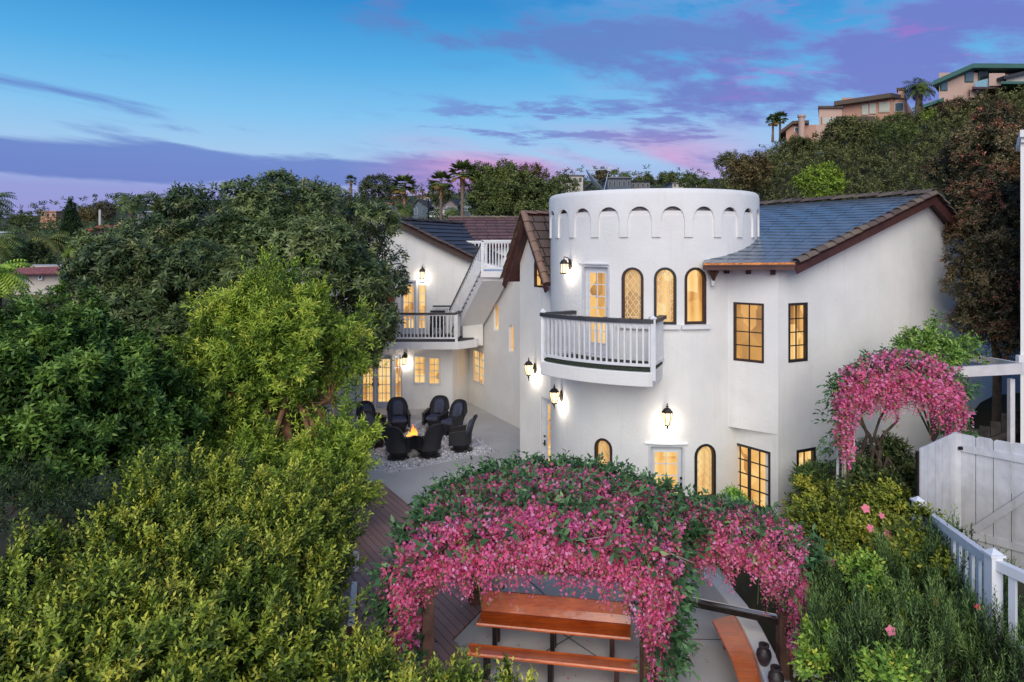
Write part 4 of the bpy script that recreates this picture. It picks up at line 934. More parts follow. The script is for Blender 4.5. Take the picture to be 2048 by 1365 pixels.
# ------------------------------------------------------------------ swivel chairs round the fire pit
WICK = mat('black wicker', (0.022, 0.022, 0.028), 0.42, 0.4, 60, 1.0, 90); CUSH = mat('navy cushion', (0.065, 0.075, 0.125), 0.8, 0.15, 12, 0.3, 30)
def grid(mb, fn, nu, nv):
    b = len(mb.v)
    for i in range(nu+1):
        for j in range(nv+1): mb.v.append(tuple(fn(i/nu, j/nv)))
    for i in range(nu):
        for j in range(nv): a = b+i*(nv+1)+j; mb.f.append((a, a+1, a+nv+2, a+nv+1))
def chair():
    r = local('patio_chair'); r['category'] = 'chair'
    mb = MB(); mb.lathe([(0.001, 0.0), (0.34, 0.0), (0.345, 0.02), (0.32, 0.035), (0.15, 0.05), (0.12, 0.06)], (0, 0.02, 0), 24); mb.build('base', WICK, r, smooth=True)
    mb = MB(); mb.lathe([(0.23, 0.05), (0.26, 0.12), (0.32, 0.30), (0.33, 0.36), (0.001, 0.36)], (0, 0.0, 0), 20); mb.build('seat_frame', WICK, r, smooth=True)
    # curved back: faces -Y, wraps round, flares out at the rounded head
    def back(o, t, off_):
        a = (o-0.5)*2; wz = 0.30 + 0.10*math.sin(t*math.pi*0.75)
        ang = a*1.15; top = 1.02 - 0.34*abs(a)**3.2
        z = 0.22 + (top-0.22)*t; rr = 0.335 + off_ - 0.03*math.sin(t*math.pi)
        flare = 0.17*t**1.6
        return Vector((math.sin(ang)*rr*(1.0 + 0.10*t), 0.02 + math.cos(ang)*rr*0.85 + flare - 0.0, z))
    mb = MB(); grid(mb, lambda a, b: back(a, b, 0.03), 18, 10); grid(mb, lambda a, b: back(1-a, b, -0.02), 18, 10)
    mb.tube([back(k/18, 1, 0.005) for k in range(19)], 0.035, 8); mb.tube([back(0, k/8, 0.0) for k in range(9)], 0.028, 8); mb.tube([back(1, k/8, 0.0) for k in range(9)], 0.028, 8)
    mb.build('backrest', WICK, r, smooth=True)
    for s in (-1, 1):
        mb = MB()
        def arm(a, b): return Vector((s*(0.335+0.02*math.sin(a*3.14)), 0.14-0.46*a, 0.22+(0.42-0.07*a)*b))
        grid(mb, arm, 6, 5); grid(mb, lambda a, b: arm(1-a, b)+Vector((-s*0.05, 0, 0)), 6, 5)
        mb.bar((s*0.32, 0.16, 0.645), (s*0.325, -0.34, 0.575), 0.10, 0.05); mb.bar((s*0.315, -0.325, 0.20), (s*0.315, -0.325, 0.57), 0.08, 0.06, (0, 1, 0)); mb.build('armrest', WICK, r)
    mb = MB(); mb.box((0, -0.06, 0.41), (0.53, 0.52, 0.13)); mb.build('seat_cushion', CUSH, r, bevel=0.045)
    mb = MB()
    def cu(a, b):
        p = back(0.17+a*0.66, 0.30+b*0.62, -0.05); e = min(a, 1-a, b, 1-b); p += Vector((0, -0.10*min(1, (e/0.16))**0.5, 0)); 
        if b > .5: p.x *= 1-0.25*((b-.5)*2)**3
        return p
    grid(mb, cu, 14, 12); mb.build('back_cushion', CUSH, r, smooth=True); return r
PIT = Vector((*gxy(826, 902), 0))
CH = chair(); usedc = False
GC = 'black wicker swivel chairs round the fire pit'
for px, py, rot, lab in ((797, 868, None, 'black wicker chair with navy cushions facing us behind the fire, left of centre'),
                         (872, 864, None, 'black wicker chair facing us behind the fire, beside the corner of the wall'),
                         (905, 873, None, 'black wicker chair in half profile, right of the two that face us'),
                         (922, 905, None, 'black wicker chair at the right end of the ring, turned to the left'),
                         (858, 917, None, 'black wicker chair right of the flames with its back to us'),
                         (797, 921, None, 'black wicker chair left of the flames with its back to us'),
                         (752, 897, None, 'black wicker chair half hidden by the bright green tree, near the fire'),
                         (742, 876, None, 'black wicker chair at the far left of the ring, beside the tree')):
    x, y = gxy(px, py-4); d = Vector((PIT.x-x, PIT.y-y)); place(CH, not usedc, (x, y, 0.02), math.atan2(d.x, -d.y) + random.uniform(-.12, .12), lab, GC, 1.05); usedc = True
FP = empty('fire_pit', (PIT.x, PIT.y, 0.01), 'round dark fire pit with burning flames and rim stones inside the ring of chairs', 'fire pit')
BRZ = mat('dark bronze', (0.03, 0.026, 0.024), 0.5, 0.3, 20)
mb = MB(); mb.lathe([(0.001, 0.02), (0.34, 0.02), (0.42, 0.28), (0.46, 0.36), (0.43, 0.37), (0.36, 0.30), (0.001, 0.28)], (PIT.x, PIT.y, 0), 28); mb.build('bowl', BRZ, FP, smooth=True)
mb = MB()
for k in range(7):
    a = k*0.9; mb.tube([(PIT.x+0.25*math.cos(a), PIT.y+0.25*math.sin(a), 0.30), (PIT.x-0.1*math.cos(a+.5), PIT.y-0.1*math.sin(a+.5), 0.42)], 0.04, 7)
mb.build('log', mat('charred log', (0.03, 0.02, 0.015), 0.9), FP)
fm = bpy.data.materials.new('flame'); fm.use_nodes = True; t = fm.node_tree; b = t.nodes['Principled BSDF']; tcn = N(t, 'ShaderNodeTexCoord'); sp_ = N(t, 'ShaderNodeSeparateXYZ'); LK(t, tcn.outputs['Generated'], sp_.inputs[0])
LK(t, RAMP(t, sp_.outputs[2], [(0.0, (1, .55, .12, 1)), (0.4, (1, .36, .04, 1)), (1.0, (.8, .10, .01, 1))]), b.inputs['Emission Color']); b.inputs['Emission Strength'].default_value = 2.6; b.inputs['Base Color'].default_value = (0.1, .02, 0, 1)
mb = MB()
for k in range(15):
    a = random.uniform(0, 6.28); rr = random.uniform(0, 0.20); h = random.uniform(0.20, 0.58)*(1-rr*1.8); x = PIT.x+rr*math.cos(a); y = PIT.y+rr*math.sin(a); w = random.uniform(-.06, .06)
    mb.tube([(x, y, 0.33), (x+w, y, 0.33+h*0.3), (x-w*.6, y, 0.33+h*0.65), (x+w*.8, y, 0.33+h)], [0.05, 0.062, 0.036, 0.002], 7)
mb.build('flame', fm, FP, smooth=True)
ld = bpy.data.lights.new('fire_glow', 'POINT'); ld.energy = 30; ld.color = (1, .5, .16); ld.shadow_soft_size = 0.15; lo = bpy.data.objects.new('fire_glow', ld); COL.objects.link(lo); lo.parent = FP; lo.location = (0, 0, 0.6)
mb = MB(); random.seed(3); c = PIT + Vector((0.05, -0.62, 0)); mb.ellipsoid((c.x, c.y, 0.10), (0.26, 0.18, 0.14), 10, 6)
tag(mb.build('boulder', mat('grey boulder', (0.22, 0.21, 0.19), 0.9, 0.3, 8, 0.8, 20), smooth=True), 'rounded grey boulder on the gravel in front of the flames', 'rock')

# ------------------------------------------------------------------ pew benches
PEW = mat('varnished orange wood', (0.80, 0.17, 0.030), 0.24, 0.22, 2.2, 0.05, 30, c2=(0.52, 0.085, 0.016), coat=0.4, detail=8)
def grain(m, ang=-0.12, amt=0.45):
    t = m.node_tree; b = t.nodes['Principled BSDF']; src = b.inputs['Base Color'].links[0].from_socket; tcn = N(t, 'ShaderNodeTexCoord'); mp = N(t, 'ShaderNodeMapping'); LK(t, tcn.outputs['Object'], mp.inputs[0])
    mp.inputs['Rotation'].default_value[2] = ang; mp.inputs['Scale'].default_value = (0.8, 13, 13); f = MAPR(t, NOISE(t, mp.outputs[0], 2.2, 8, 0.7, 0.4), 0.35, 0.75, 1.0, 1-amt)
    g = N(t, 'ShaderNodeCombineColor'); [LK(t, f, g.inputs[i]) for i in range(3)]; LK(t, MIX(t, 1.0, src, g.outputs[0], 'MULTIPLY'), b.inputs['Base Color'])
grain(PEW)
PEWL = mat('dark red bench leg', (0.055, 0.016, 0.013), 0.5, 0.2, 6)
def pew(name, a, b, label, backrest=True, zs=0.45, depth=0.42, hb=0.21):
    """a, b: left and right front seat corners on plan; the sitter faces us when backrest is on the far side"""
    a = Vector((*a, 0)); b = Vector((*b, 0)); d = (b-a).normalized(); nb = Vector((-d.y, d.x, 0))
    if nb.y < 0: nb = -nb
    r = empty(name, (a+b)/2, label, 'bench')
    def sweep(prof, nm, end=0.0):
        mb = MB(); n = len(prof); m = 9
        for k in range(m):
            p = a.lerp(b, k/(m-1))
            for y, z in prof: q = p + nb*y + Vector((0, 0, z)); mb.v.append(tuple(q))
        for k in range(m-1):
            for i in range(n): j = (i+1) % n; mb.f.append((k*n+i, (k+1)*n+i, (k+1)*n+j, k*n+j))
        mb.f.append(tuple(range(n))); mb.f.append(tuple((m-1)*n+i for i in range(n))[::-1]); return mb.build(nm, PEW, r, bevel=0.006)
    top = [(0.0, zs-0.02), (0.015, zs+0.005), (0.10, zs), (0.24, zs-0.02), (depth-0.02, zs-0.01)]
    bot = [(depth-0.02, zs-0.05), (0.24, zs-0.06), (0.10, zs-0.04), (0.0, zs-0.045)]
    sweep(top+bot, 'seat')
    if backrest:
        sweep([(depth-0.03, zs+0.0), (depth+0.015, zs+0.12), (depth+0.06, zs+0.30), (depth+0.13, zs+hb), (depth+0.165, zs+hb-0.01), (depth+0.10, zs+0.28), (depth+0.05, zs+0.10), (depth+0.01, zs-0.03)], 'backrest')
        sweep([(depth+0.12, zs+hb), (depth+0.115, zs+hb+0.028), (depth+0.20, zs+hb+0.034), (depth+0.205, zs+hb-0.002)], 'top_rail')
    L_ = (b-a).length
    for t in (0.12, 0.5, 0.88):
        for y in (0.07, depth-0.08):
            mb = MB(); p = a + d*L_*t + nb*y; mb.box((p.x, p.y, (zs-0.05)/2), (0.07, 0.07, zs-0.05), math.atan2(d.y, d.x)); mb.build('leg', IRON if y < .1 and t != 0.88 else PEWL, r)
    return r
pew('pew_bench', gxy(952, 1247, .45), gxy(1262, 1277, .45), 'long varnished orange bench with a curved backrest in the middle of the patio', True)
pew('pew_bench', gxy(930, 1306, .42), gxy(1276, 1342, .42), 'backless varnished orange bench nearest to us, under the pink flowers', False, 0.42, 0.30)
c0 = [gxy(1424, 1240, .45), gxy(1462, 1316, .45), gxy(1490, 1400, .45)]; c1 = [gxy(1470, 1228, .45), gxy(1506, 1302, .45), gxy(1532, 1400, .45)]
r = empty('curved_bench', (c0[0][0], c0[0][1], 0), 'curved varnished orange bench seat along the white garden wall', 'bench')
mb = MB()
for z in (0.40, 0.45):
    for A, B in zip(c0, c1): mb.v += [(A[0], A[1], z), (B[0], B[1], z)]
for k in (0, 1): mb.f += [(6+2*k, 6+2*k+2, 6+2*k+3, 6+2*k+1), (2*k, 2*k+1, 2*k+3, 2*k+2), (2*k, 2*k+2, 8+2*k, 6+2*k), (2*k+1, 7+2*k, 9+2*k, 3+2*k)]
mb.f += [(0, 6, 7, 1), (4, 5, 11, 10)]; mb.build('seat', PEW, r, bevel=0.008)
for k in range(3):
    m_ = Vector((*c0[k], 0)).lerp(Vector((*c1[k], 0)), 0.5) + Vector((0, -0.12, 0)); mb = MB(); mb.box((m_.x, m_.y, 0.2), (0.08, 0.08, 0.4)); mb.build('leg', PEWL, r)

# curved white garden wall holding the bed
def wall_ribbon(pts, z0, z1, w, m, name, label, cat='garden wall'):
    pts = [Vector((x, y)) for x, y in pts]; L_, Rr = [], []
    for i, p in enumerate(pts):
        d = (pts[min(i+1, len(pts)-1)] - pts[max(i-1, 0)]).normalized(); n_ = Vector((-d.y, d.x)); L_.append(p+n_*w/2); Rr.append(p-n_*w/2)
    mb = MB(); n = len(pts)
    for i in range(n): mb.v += [(L_[i].x, L_[i].y, z0), (L_[i].x, L_[i].y, z1), (Rr[i].x, Rr[i].y, z1), (Rr[i].x, Rr[i].y, z0)]
    for i in range(n-1):
        for k in range(4): k2 = (k+1) % 4; mb.f.append((i*4+k, i*4+k2, (i+1)*4+k2, (i+1)*4+k))
    mb.f += [(0, 1, 2, 3), ((n-1)*4+3, (n-1)*4+2, (n-1)*4+1, (n-1)*4)]
    bm = bmesh.new(); me = mb.mesh(name); bm.from_mesh(me); bmesh.ops.recalc_face_normals(bm, faces=bm.faces); bm.to_mesh(me); bm.free()
    o = link_mesh(name, me, m); md = o.modifiers.new('bevel', 'BEVEL'); md.width = 0.03; md.segments = 2; md.limit_method = 'ANGLE'
    return tag(o, label, cat)
wp = [gxy(1408, 1135, .5), gxy(1440, 1165, .5), gxy(1478, 1210, .5), gxy(1505, 1255, .5), gxy(1530, 1305, .5), gxy(1550, 1360, .5), gxy(1562, 1430, .5)]
wall_ribbon(wp, -0.1, 0.5, 0.30, STUCCO, 'garden_wall', 'low curved white wall between the patio and the flower bed')
wp2 = [gxy(1330, 1093, .35), gxy(1340, 1112, .35), gxy(1362, 1120, .35), gxy(1395, 1118, .35), gxy(1418, 1105, .35), (4.6, 14.6)]
# planter with grass at the foot of the tower
PL = empty('round_planter', (*gxy(1376, 1128), 0), 'low planting bed with grass at the foot of the tower, behind the pink arch', 'planter')
cx, cy = gxy(1378, 1105, .1); mb = MB(); mb.lathe([(0.62, 0.0), (0.62, 0.12), (0.56, 0.12), (0.56, 0.08), (0.01, 0.10)], (cx, cy+0.15, 0), 26); mb.build('kerb', mat('planter edge', (0.16, 0.15, 0.12), 0.9, 0.2, 6), PL)
n = 2500; a = rng.random(n)*6.28; rr = np.sqrt(rng.random(n))*0.56; P_ = np.stack([cx+rr*np.cos(a), cy+.15+rr*np.sin(a), np.full(n, 0.09)], 1)
leaf_mesh('grass', P_, np.stack([rng.normal(size=n)*.4, rng.normal(size=n)*.4, np.ones(n)], 1), rng.normal(size=(n, 3)), rng.uniform(.06, .16, n), np.full(n, .008), np.array([[.06, .12, .03]])*rng.uniform(.5, 1.5, (n, 1)), LEAF, PL, kind='stuff')

# ------------------------------------------------------------------ pergola frame under the big flower arch
WOOD = mat('brown stained post', (0.13, 0.062, 0.042), 0.7, 0.25, 5, 0.3, 30); GREYW = mat('weathered grey timber', (0.26, 0.23, 0.21), 0.85, 0.2, 6, 0.3, 30)
FL, FR, RR_, RL = Vector((-1.22, 9.9)), Vector((1.93, 9.75)), Vector((2.62, 11.7)), Vector((-0.66, 12.6))
PG = empty('pergola', (*((FL+FR+RR_+RL)/4), 0), 'brown wooden pergola frame carrying the big pink flower arch over the benches', 'pergola')
for p in (FL, FR, RR_, RL): mb = MB(); mb.box((p.x, p.y, 0.98), (0.17, 0.17, 1.96), 0.2); mb.build('post', WOOD, PG, bevel=0.01)
for p in (RR_, RL): mb = MB(); mb.box((p.x, p.y, 0.12), (0.26, 0.26, 0.24), 0.2); mb.build('post_base', WOOD, PG, bevel=0.01)
for a, b in ((FL, FR), (FR, RR_), (RR_, RL), (RL, FL)): mb = MB(); mb.bar((a.x, a.y, 1.94), (b.x, b.y, 1.94), 0.07, 0.14); mb.build('beam', WOOD, PG)
for k in range(5): a = FL.lerp(FR, (k+.5)/5); b = RL.lerp(RR_, (k+.5)/5); mb = MB(); mb.bar((a.x, a.y, 2.06), (b.x, b.y, 2.06), 0.05, 0.09); mb.build('rafter', WOOD, PG)
mb = MB(); mb.bar((RL.x, RL.y, 0.80), (RR_.x, RR_.y, 0.80), 0.08, 0.13); mb.build('rail', WOOD, PG)
mb = MB(); m_ = RL.lerp(RR_, 0.22); mb.box((m_.x, m_.y, 1.38), (0.09, 0.09, 1.12)); mb.build('post', GREYW, PG)
HR = empty('hand_rail', (2.8, 11.4, 0), 'shiny metal rail on a brown post, right of the benches', 'railing')
ra = at(1352, 1192, 11.2); rb = at(1556, 1234, 10.4); CHR = mat('polished steel', (0.5, 0.5, 0.52), 0.18, 0.1, 3, metal=1.0)
mb = MB(); mb.bar(ra, rb, 0.05, 0.06); mb.build('rail', CHR, HR, bevel=0.012); mb = MB(); mb.bar(ra+Vector((0, 0, -.075)), rb+Vector((0, 0, -.075)), 0.06, 0.07); mb.build('under_rail', IRON, HR)
mb = MB(); mb.box((rb.x+0.07, rb.y, (rb.z+0.05)/2), (0.15, 0.15, rb.z+0.05), 0.1); mb.build('post', WOOD, HR, bevel=0.01)
# left deck rail glimpsed past the hedge
DR = empty('deck_rail', (-3.1, 12.5, 0), 'white edge rail of the wooden deck, half hidden by the ficus hedge', 'railing')
ra = at(709, 1166, 12.3); rb = at(702, 1250, 10.6); mb = MB(); mb.bar(ra, rb, 0.10, 0.04); mb.build('rail', WHITEP, DR)
for p in (ra, rb, (ra+rb)/2): mb = MB(); mb.box((p.x, p.y, p.z/2), (0.10, 0.10, p.z-0.05)); mb.build('post', WOOD, DR)
p = at(712, 1105, 13.8); mb = MB(); mb.box((p.x, p.y, p.z/2), (0.10, 0.10, p.z)); mb.build('post', WHITEP, DR)

# ------------------------------------------------------------------ flowering vines
PINKS = np.array([srgb(222, 70, 128)[:3], srgb(238, 104, 152)[:3], srgb(244, 150, 182)[:3], srgb(206, 44, 104)[:3], srgb(232, 92, 124)[:3], srgb(216, 78, 150)[:3]])
VG = [(0.014, 0.036, 0.014), (0.030, 0.075, 0.028), (0.065, 0.125, 0.048)]
def racemes(name, P, L, parent, petals=34, rad=0.055, size=0.036, light=0.0, stem=True):
    n = len(P); OP, OD, OW, OL, Owd, OC = [], [], [], [], [], []
    sway = rng.normal(size=(n, 2))*0.12; tone = rng.integers(0, len(PINKS), n)
    for j in range(petals):
        t = (j+rng.random(n)*0.9)/petals; a = rng.random(n)*6.28; rr = rad*(1-0.72*t)*rng.uniform(0.4, 1.3, n)
        # blossom whorls along the raceme
        OP.append(np.stack([P[:, 0]+sway[:, 0]*L*t+np.cos(a)*rr, P[:, 1]+sway[:, 1]*L*t+np.sin(a)*rr, P[:, 2]-L*t], 1))
        OD.append(np.stack([np.cos(a), np.sin(a), rng.normal(size=n)*0.5-0.25], 1)); OW.append(rng.normal(size=(n, 3)))
        s = size*rng.uniform(0.6, 1.4, n)*(1.1-0.4*t); OL.append(s); Owd.append(s*0.42)
        pick = np.where(rng.random(n) < 0.55, tone, rng.integers(0, len(PINKS), n)); c = PINKS[pick]
        c = c*(1-light) + np.array([.85, .34, .50])*light; OC.append(c*rng.uniform(0.75, 1.2, (n, 1)))
        g = rng.random(n) < 0.10; OC[-1][g] = np.array([0.20, 0.26, 0.07])
    return leaf_mesh(name, *[np.concatenate(x) for x in (OP, OD, OW, OL, Owd, OC)], PETAL, parent, fold=0.3, bend=0.3)
def stems(name, P, L, parent, m):
    mb = MB()
    for p, l in zip(P, L):
        e = Vector((p[0]+random.gauss(0, .06), p[1]+random.gauss(0, .06), p[2]-l)); mb.tube([p, (Vector(p)+e)/2+Vector((random.gauss(0, .04), 0, 0)), e], 0.004, 3, cap=False)
    o = mb.build(name, m, parent); o['kind'] = 'stuff'; return o
STEM = mat('green stem', (0.16, 0.22, 0.06), 0.7); TWIG = mat('pale twig', (0.45, 0.38, 0.33), 0.8)
def arch_vine(name, label, fl, fr_, rr, rl, zc, zs, nleaf, nrac, ncur, nleg, curtain=(0.45, 0.85), legz=(0.6, 0.6), leaf=0.11, light=0.0, group=None, legw=0.28, pal=VG, rs=1.0, over=0.25):
    fl, fr_, rr, rl = [Vector((*p[:2], 0)) for p in (fl, fr_, rr, rl)]; ctr = (fl+fr_+rr+rl)/4
    root = empty(name, ctr, label, 'flowering vine', group)
    def surf(s, q):
        p = fl.lerp(fr_, s).lerp(rl.lerp(rr, s), q); z = zs + (zc-zs)*(max(0.0, math.sin(math.pi*min(max(s, 0), 1))))**0.6; return Vector((p.x, p.y, z + 0.10*math.sin(q*math.pi)))
    S = rng.uniform(-0.08, 1.08, nleaf); Q = rng.uniform(-0.06, 1.06, nleaf)
    Q = np.where(rng.random(nleaf) < 0.80, np.array([1.0, 0.97, 0.60, 0.27])[rng.integers(0, 4, nleaf)] + rng.normal(size=nleaf)*0.055, Q)
    P = np.array([surf(s, q) for s, q in zip(S, Q)]) + rng.normal(size=(nleaf, 3))*np.array([.07, .07, .06])
    e = (np.array(fr_-fl)/np.linalg.norm(fr_-fl))
    D = np.array([0, 0, 1.0]) + e*(S[:, None]-0.5)*2.0 + rng.normal(size=(nleaf, 3))*0.75 + np.array([0, .5, 0])*(Q[:, None]-.4)
    # leaves down the two legs
    nl2 = int(nleaf*0.15); sd = rng.random(nl2) < 0.5; zz = rng.random(nl2)
    PL_ = np.where(sd[:, None], np.array(fl), np.array(fr_)) + rng.normal(size=(nl2, 3))*np.array([legw*.7, .16, 0]) + np.array([0, .1, 0]); PL_[:, 2] = np.where(sd, legz[0], legz[1]) + zz*(zs-np.where(sd, legz[0], legz[1])) + 0.1
    P = np.vstack([P, PL_]); D = np.vstack([D, rng.normal(size=(nl2, 3))*.6 + np.where(sd[:, None], -e, e)])
    out = sprig_leaves(P, D, rng.integers(0, 60, len(P)), 7, leaf, leaf*0.40, leaf*1.9, pal, (0.16, 0.27, 0.09), tipamt=0.25, ang=(70, 30), upright=0.0, grav=0.3)
    leaf_mesh('foliage', *out, LEAFG, root, fold=0.25, bend=0.25)
    # blossoms: short ones all over the top, a dense curtain at the front, hanging legs
    S1 = rng.uniform(-0.04, 1.04, nrac); Q1 = rng.uniform(-0.02, 0.95, nrac)**1.25
    P1_ = np.array([surf(s, q) for s, q in zip(S1, Q1)]) + rng.normal(size=(nrac, 3))*np.array([.05, .05, .04]) + np.array([0, 0, .20]); L1 = rng.uniform(0.12, 0.24, nrac)
    S2 = rng.uniform(-0.03, 1.03, ncur); Q2 = np.abs(rng.normal(size=ncur))*0.10 - 0.04
    P2_ = np.array([surf(s, q) for s, q in zip(S2, Q2)]) + rng.normal(size=(ncur, 3))*np.array([.05, .05, .04]); wav = 0.72 + 0.28*np.sin(S2*23+1)*np.sin(S2*9.5); L2 = (curtain[0]*0.6 + (curtain[1]-curtain[0]*0.6)*rng.random(ncur)**1.5)*wav
    P2_[:, 2] -= rng.random(ncur)*0.25
    n3 = nleg; sd = rng.random(n3) < 0.5; lz = np.where(sd, legz[0], legz[1]); k = rng.random(n3)**0.62
    P3_ = np.where(sd[:, None], np.array(fl)+e*0.02, np.array(fr_)-e*0.05) + rng.normal(size=(n3, 3))*np.array([legw*0.55, .12, 0])*(0.35+0.65*k)[:, None]
    P3_[:, 2] = lz + 0.25 + k*(zs-lz-0.05); L3 = rng.uniform(.22, .42, n3)
    PA = np.vstack([P1_, P2_, P3_]); LA = np.concatenate([L1, L2, L3])
    racemes('blossoms', PA, LA, root, petals=36, rad=0.060*rs, size=0.050*rs, light=light)
    i = rng.choice(len(PA), min(len(PA), 420), replace=False); stems('stems', PA[i], LA[i]*1.05, root, STEM)
    mb = MB()
    for k in range(26):
        s = random.uniform(0, 1); q = random.uniform(0, 1); a = surf(s, q); b = surf(s+random.uniform(-.2, .2), q+random.uniform(-.3, .3)) + Vector((0, 0, random.uniform(-.05, .22)))
        mb.tube([a, (a+b)/2+Vector((0, 0, random.uniform(0, .22))), b], [0.009, 0.007, 0.003], 5)
    for c, lz in ((fl, legz[0]), (fr_, legz[1])):
        for k in range(3): mb.tube([(c.x+random.gauss(0, .05), c.y, -0.0), (c.x+random.gauss(0, .1), c.y+random.gauss(0, .05), 1.0), (c.x, c.y, zs)], 0.02, 6)
    mb.build('twigs', TWIG, root)['kind'] = 'stuff'; return root
arch_vine('flower_arch', 'large arch of pink hanging blossoms and green leaves over the orange benches', (-1.55, 9.85), (2.12, 9.70), (2.95, 11.9), (-1.0, 12.8), 2.42, 1.88, 1800, 1000, 780, 480, legz=(0.40, 0.25), curtain=(0.24, 0.86), legw=0.23, light=0.26, leaf=0.165)
arch_vine('flower_arch', 'smaller pink flower arch right of the benches, its leg beside the brown rail post', (2.72, 11.3), (4.30, 10.35), (4.6, 10.9), (2.95, 12.0), 2.02, 1.70, 520, 240, 400, 200, legz=(1.25, 0.25), curtain=(0.3, 0.85), light=0.35, legw=0.17, leaf=0.15)
arch_vine('flower_arch', 'pink flower arch at the far right, between the gable wall and the white gate', (6.52, 13.4), (8.45, 13.0), (8.9, 13.7), (6.9, 14.1), 4.18, 3.62, 520, 220, 620, 170, legz=(2.05, 2.85), curtain=(0.35, 0.95), light=0.38, legw=0.18, leaf=0.12, rs=1.15)
mb = MB()
for x in (6.52, 6.82):
    mb = MB(); mb.tube([(x-0.05, 13.6, 1.3), (x, 13.6, 3.4)], 0.028, 7); tag(mb.build('arch_pole', WHITEP), 'thin white pole under the left end of the far right flower arch, ' + ('nearer the wall' if x < 6.6 else 'nearer the gate'), 'pole')
# fallen petals on the slab
n = 260; a = rng.uniform(-1.6, 3.4, n); b_ = rng.uniform(9.0, 12.4, n)
leaf_mesh('fallen_petals', np.stack([a, b_, np.full(n, .03)], 1), np.stack([rng.normal(size=n), rng.normal(size=n), np.zeros(n)], 1), rng.normal(size=(n, 3))*np.array([1, 1, .1]), rng.uniform(.02, .045, n), rng.uniform(.008, .018, n), np.array([PINKS[i % 6]*.8 if i % 3 else (.25, .14, .05) for i in range(n)]), PETAL, kind='stuff')
# ------------------------------------------------------------------ vases on the garden wall
VASE = mat('dark patterned glaze', (0.05, 0.035, 0.035), 0.35, 0.6, 25, 0.4, 60, c2=(0.015, 0.012, 0.014))
for i, (px, py, Y, lab) in enumerate(((1525, 1330, 9.95, 'dark glazed vase on the curved white wall, the farther one'), (1549, 1378, 9.3, 'dark glazed vase on the curved white wall, nearest to us'), (1482, 1120, 12.4, 'small dark jar half hidden by the pink arch'))):
    p = gxy(px, py, .5); r = empty('vase', (p[0]+(0.02 if i < 2 else .0), p[1], 0.5), lab, 'vase', 'dark vases on the garden wall')
    mb = MB(); mb.lathe([(0.001, 0), (0.05, 0), (0.085, 0.06), (0.11, 0.14), (0.10, 0.20), (0.06, 0.245), (0.058, 0.26)], (r.location.x, r.location.y, .5), 20); mb.build('body', VASE, r, smooth=True)
    mb = MB(); mb.lathe([(0.058, 0.25), (0.075, 0.27), (0.075, 0.30), (0.05, 0.30), (0.045, 0.22)], (r.location.x, r.location.y, .5), 20); mb.build('rim', VASE, r, smooth=True)

# ------------------------------------------------------------------ white railing, gate and fence at the right
WV = mat('white vinyl', (0.80, 0.81, 0.84), 0.4, 0.03, 3); WF = mat('white painted boards', (0.66, 0.665, 0.70), 0.6, 0.10, 3.5, 0.15, 50, c2=(0.50, 0.50, 0.53))
WR = empty('white_railing', (6.8, 9.5, 1.6), 'white picket railing of the steps climbing at the far right', 'railing')
pA = at(1836, 1003, 11.3); pB = at(1987, 1110, 8.6); pC = at(2110, 1165, 7.9)
for p, w in ((pA, .13), (pB, .14), (pC, .14)): post(p, p.z-1.25, p.z, w, WV, WR)
for a, b in ((pA, pB), (pB, pC)):
    mb = MB(); mb.bar(a+Vector((0, 0, -.10)), b+Vector((0, 0, -.10)), 0.09, 0.12); mb.build('rail', WV, WR); mb = MB(); mb.bar(a+Vector((0, 0, -1.0)), b+Vector((0, 0, -1.0)), 0.05, 0.09); mb.build('rail', WV, WR)
    n = int((b-a).length/0.20)
    for k in range(1, n): p = a.lerp(b, k/n); mb = MB(); mb.box((p.x, p.y, p.z-.55), (0.085, 0.04, 0.9), math.atan2((b-a).y, (b-a).x)); mb.build('picket', WV, WR)
weather(WF, 0.28)
def board_fence(root, a, b, zb, za0, zb0, bw, dog=True, name='board', out=0.02):
    """boards from plan point a to b, top heights za0->zb0"""
    a = Vector(a); b = Vector(b); L_ = (b-a).length; d = (b-a)/L_; n_ = Vector((d.y, -d.x)); 
    if n_.y > 0: n_ = -n_
    k = max(1, round(L_/bw)); w = L_/k
    for i in range(k):
        u0 = i*w+0.006; u1 = (i+1)*w-0.006; zt = za0 + (zb0-za0)*(i+.5)/k + random.uniform(-.01, .01); c = 0.035 if dog else 0
        prof = [(u0, zb), (u1, zb), (u1, zt-c), (u1-c, zt), (u0+c, zt), (u0, zt-c)] if dog else [(u0, zb), (u1, zb), (u1, za0+(zb0-za0)*u1/L_), (u0, za0+(zb0-za0)*u0/L_)]
        mb = MB(); m = len(prof)
        for o in (0.0, 0.022):
            for u, z in prof: p = a + d*u + n_*(o+random.uniform(0, .0)); mb.v.append((p.x, p.y, z))
        mb.f.append(tuple(range(m))); mb.f.append(tuple(m+q for q in range(m))[::-1])
        for q in range(m): mb.f.append((q, m+q, m+(q+1) % m, (q+1) % m))
        mb.build(name, WF, root)
    return d, n_
gA_ = at(1918, 866, 12.6); gB_ = at(2100, 896, 11.6)
GT = empty('gate', (gA_.x, gA_.y, 1.7), 'white wooden gate of dog-eared boards with a diagonal brace', 'gate')
d, n_ = board_fence(GT, (gA_.x, gA_.y), (gB_.x, gB_.y), 0.95, gA_.z, gA_.z, 0.25)
def gp_(u, z, o=0.04): p = Vector((gA_.x, gA_.y)) + d*u + n_*o; return (p.x, p.y, z)
Lg = (Vector((gB_.x, gB_.y))-Vector((gA_.x, gA_.y))).length
for z in (gA_.z-0.26, 1.32): mb = MB(); mb.bar(gp_(0, z), gp_(Lg, z), 0.03, 0.12); mb.build('cross_rail', WF, GT)
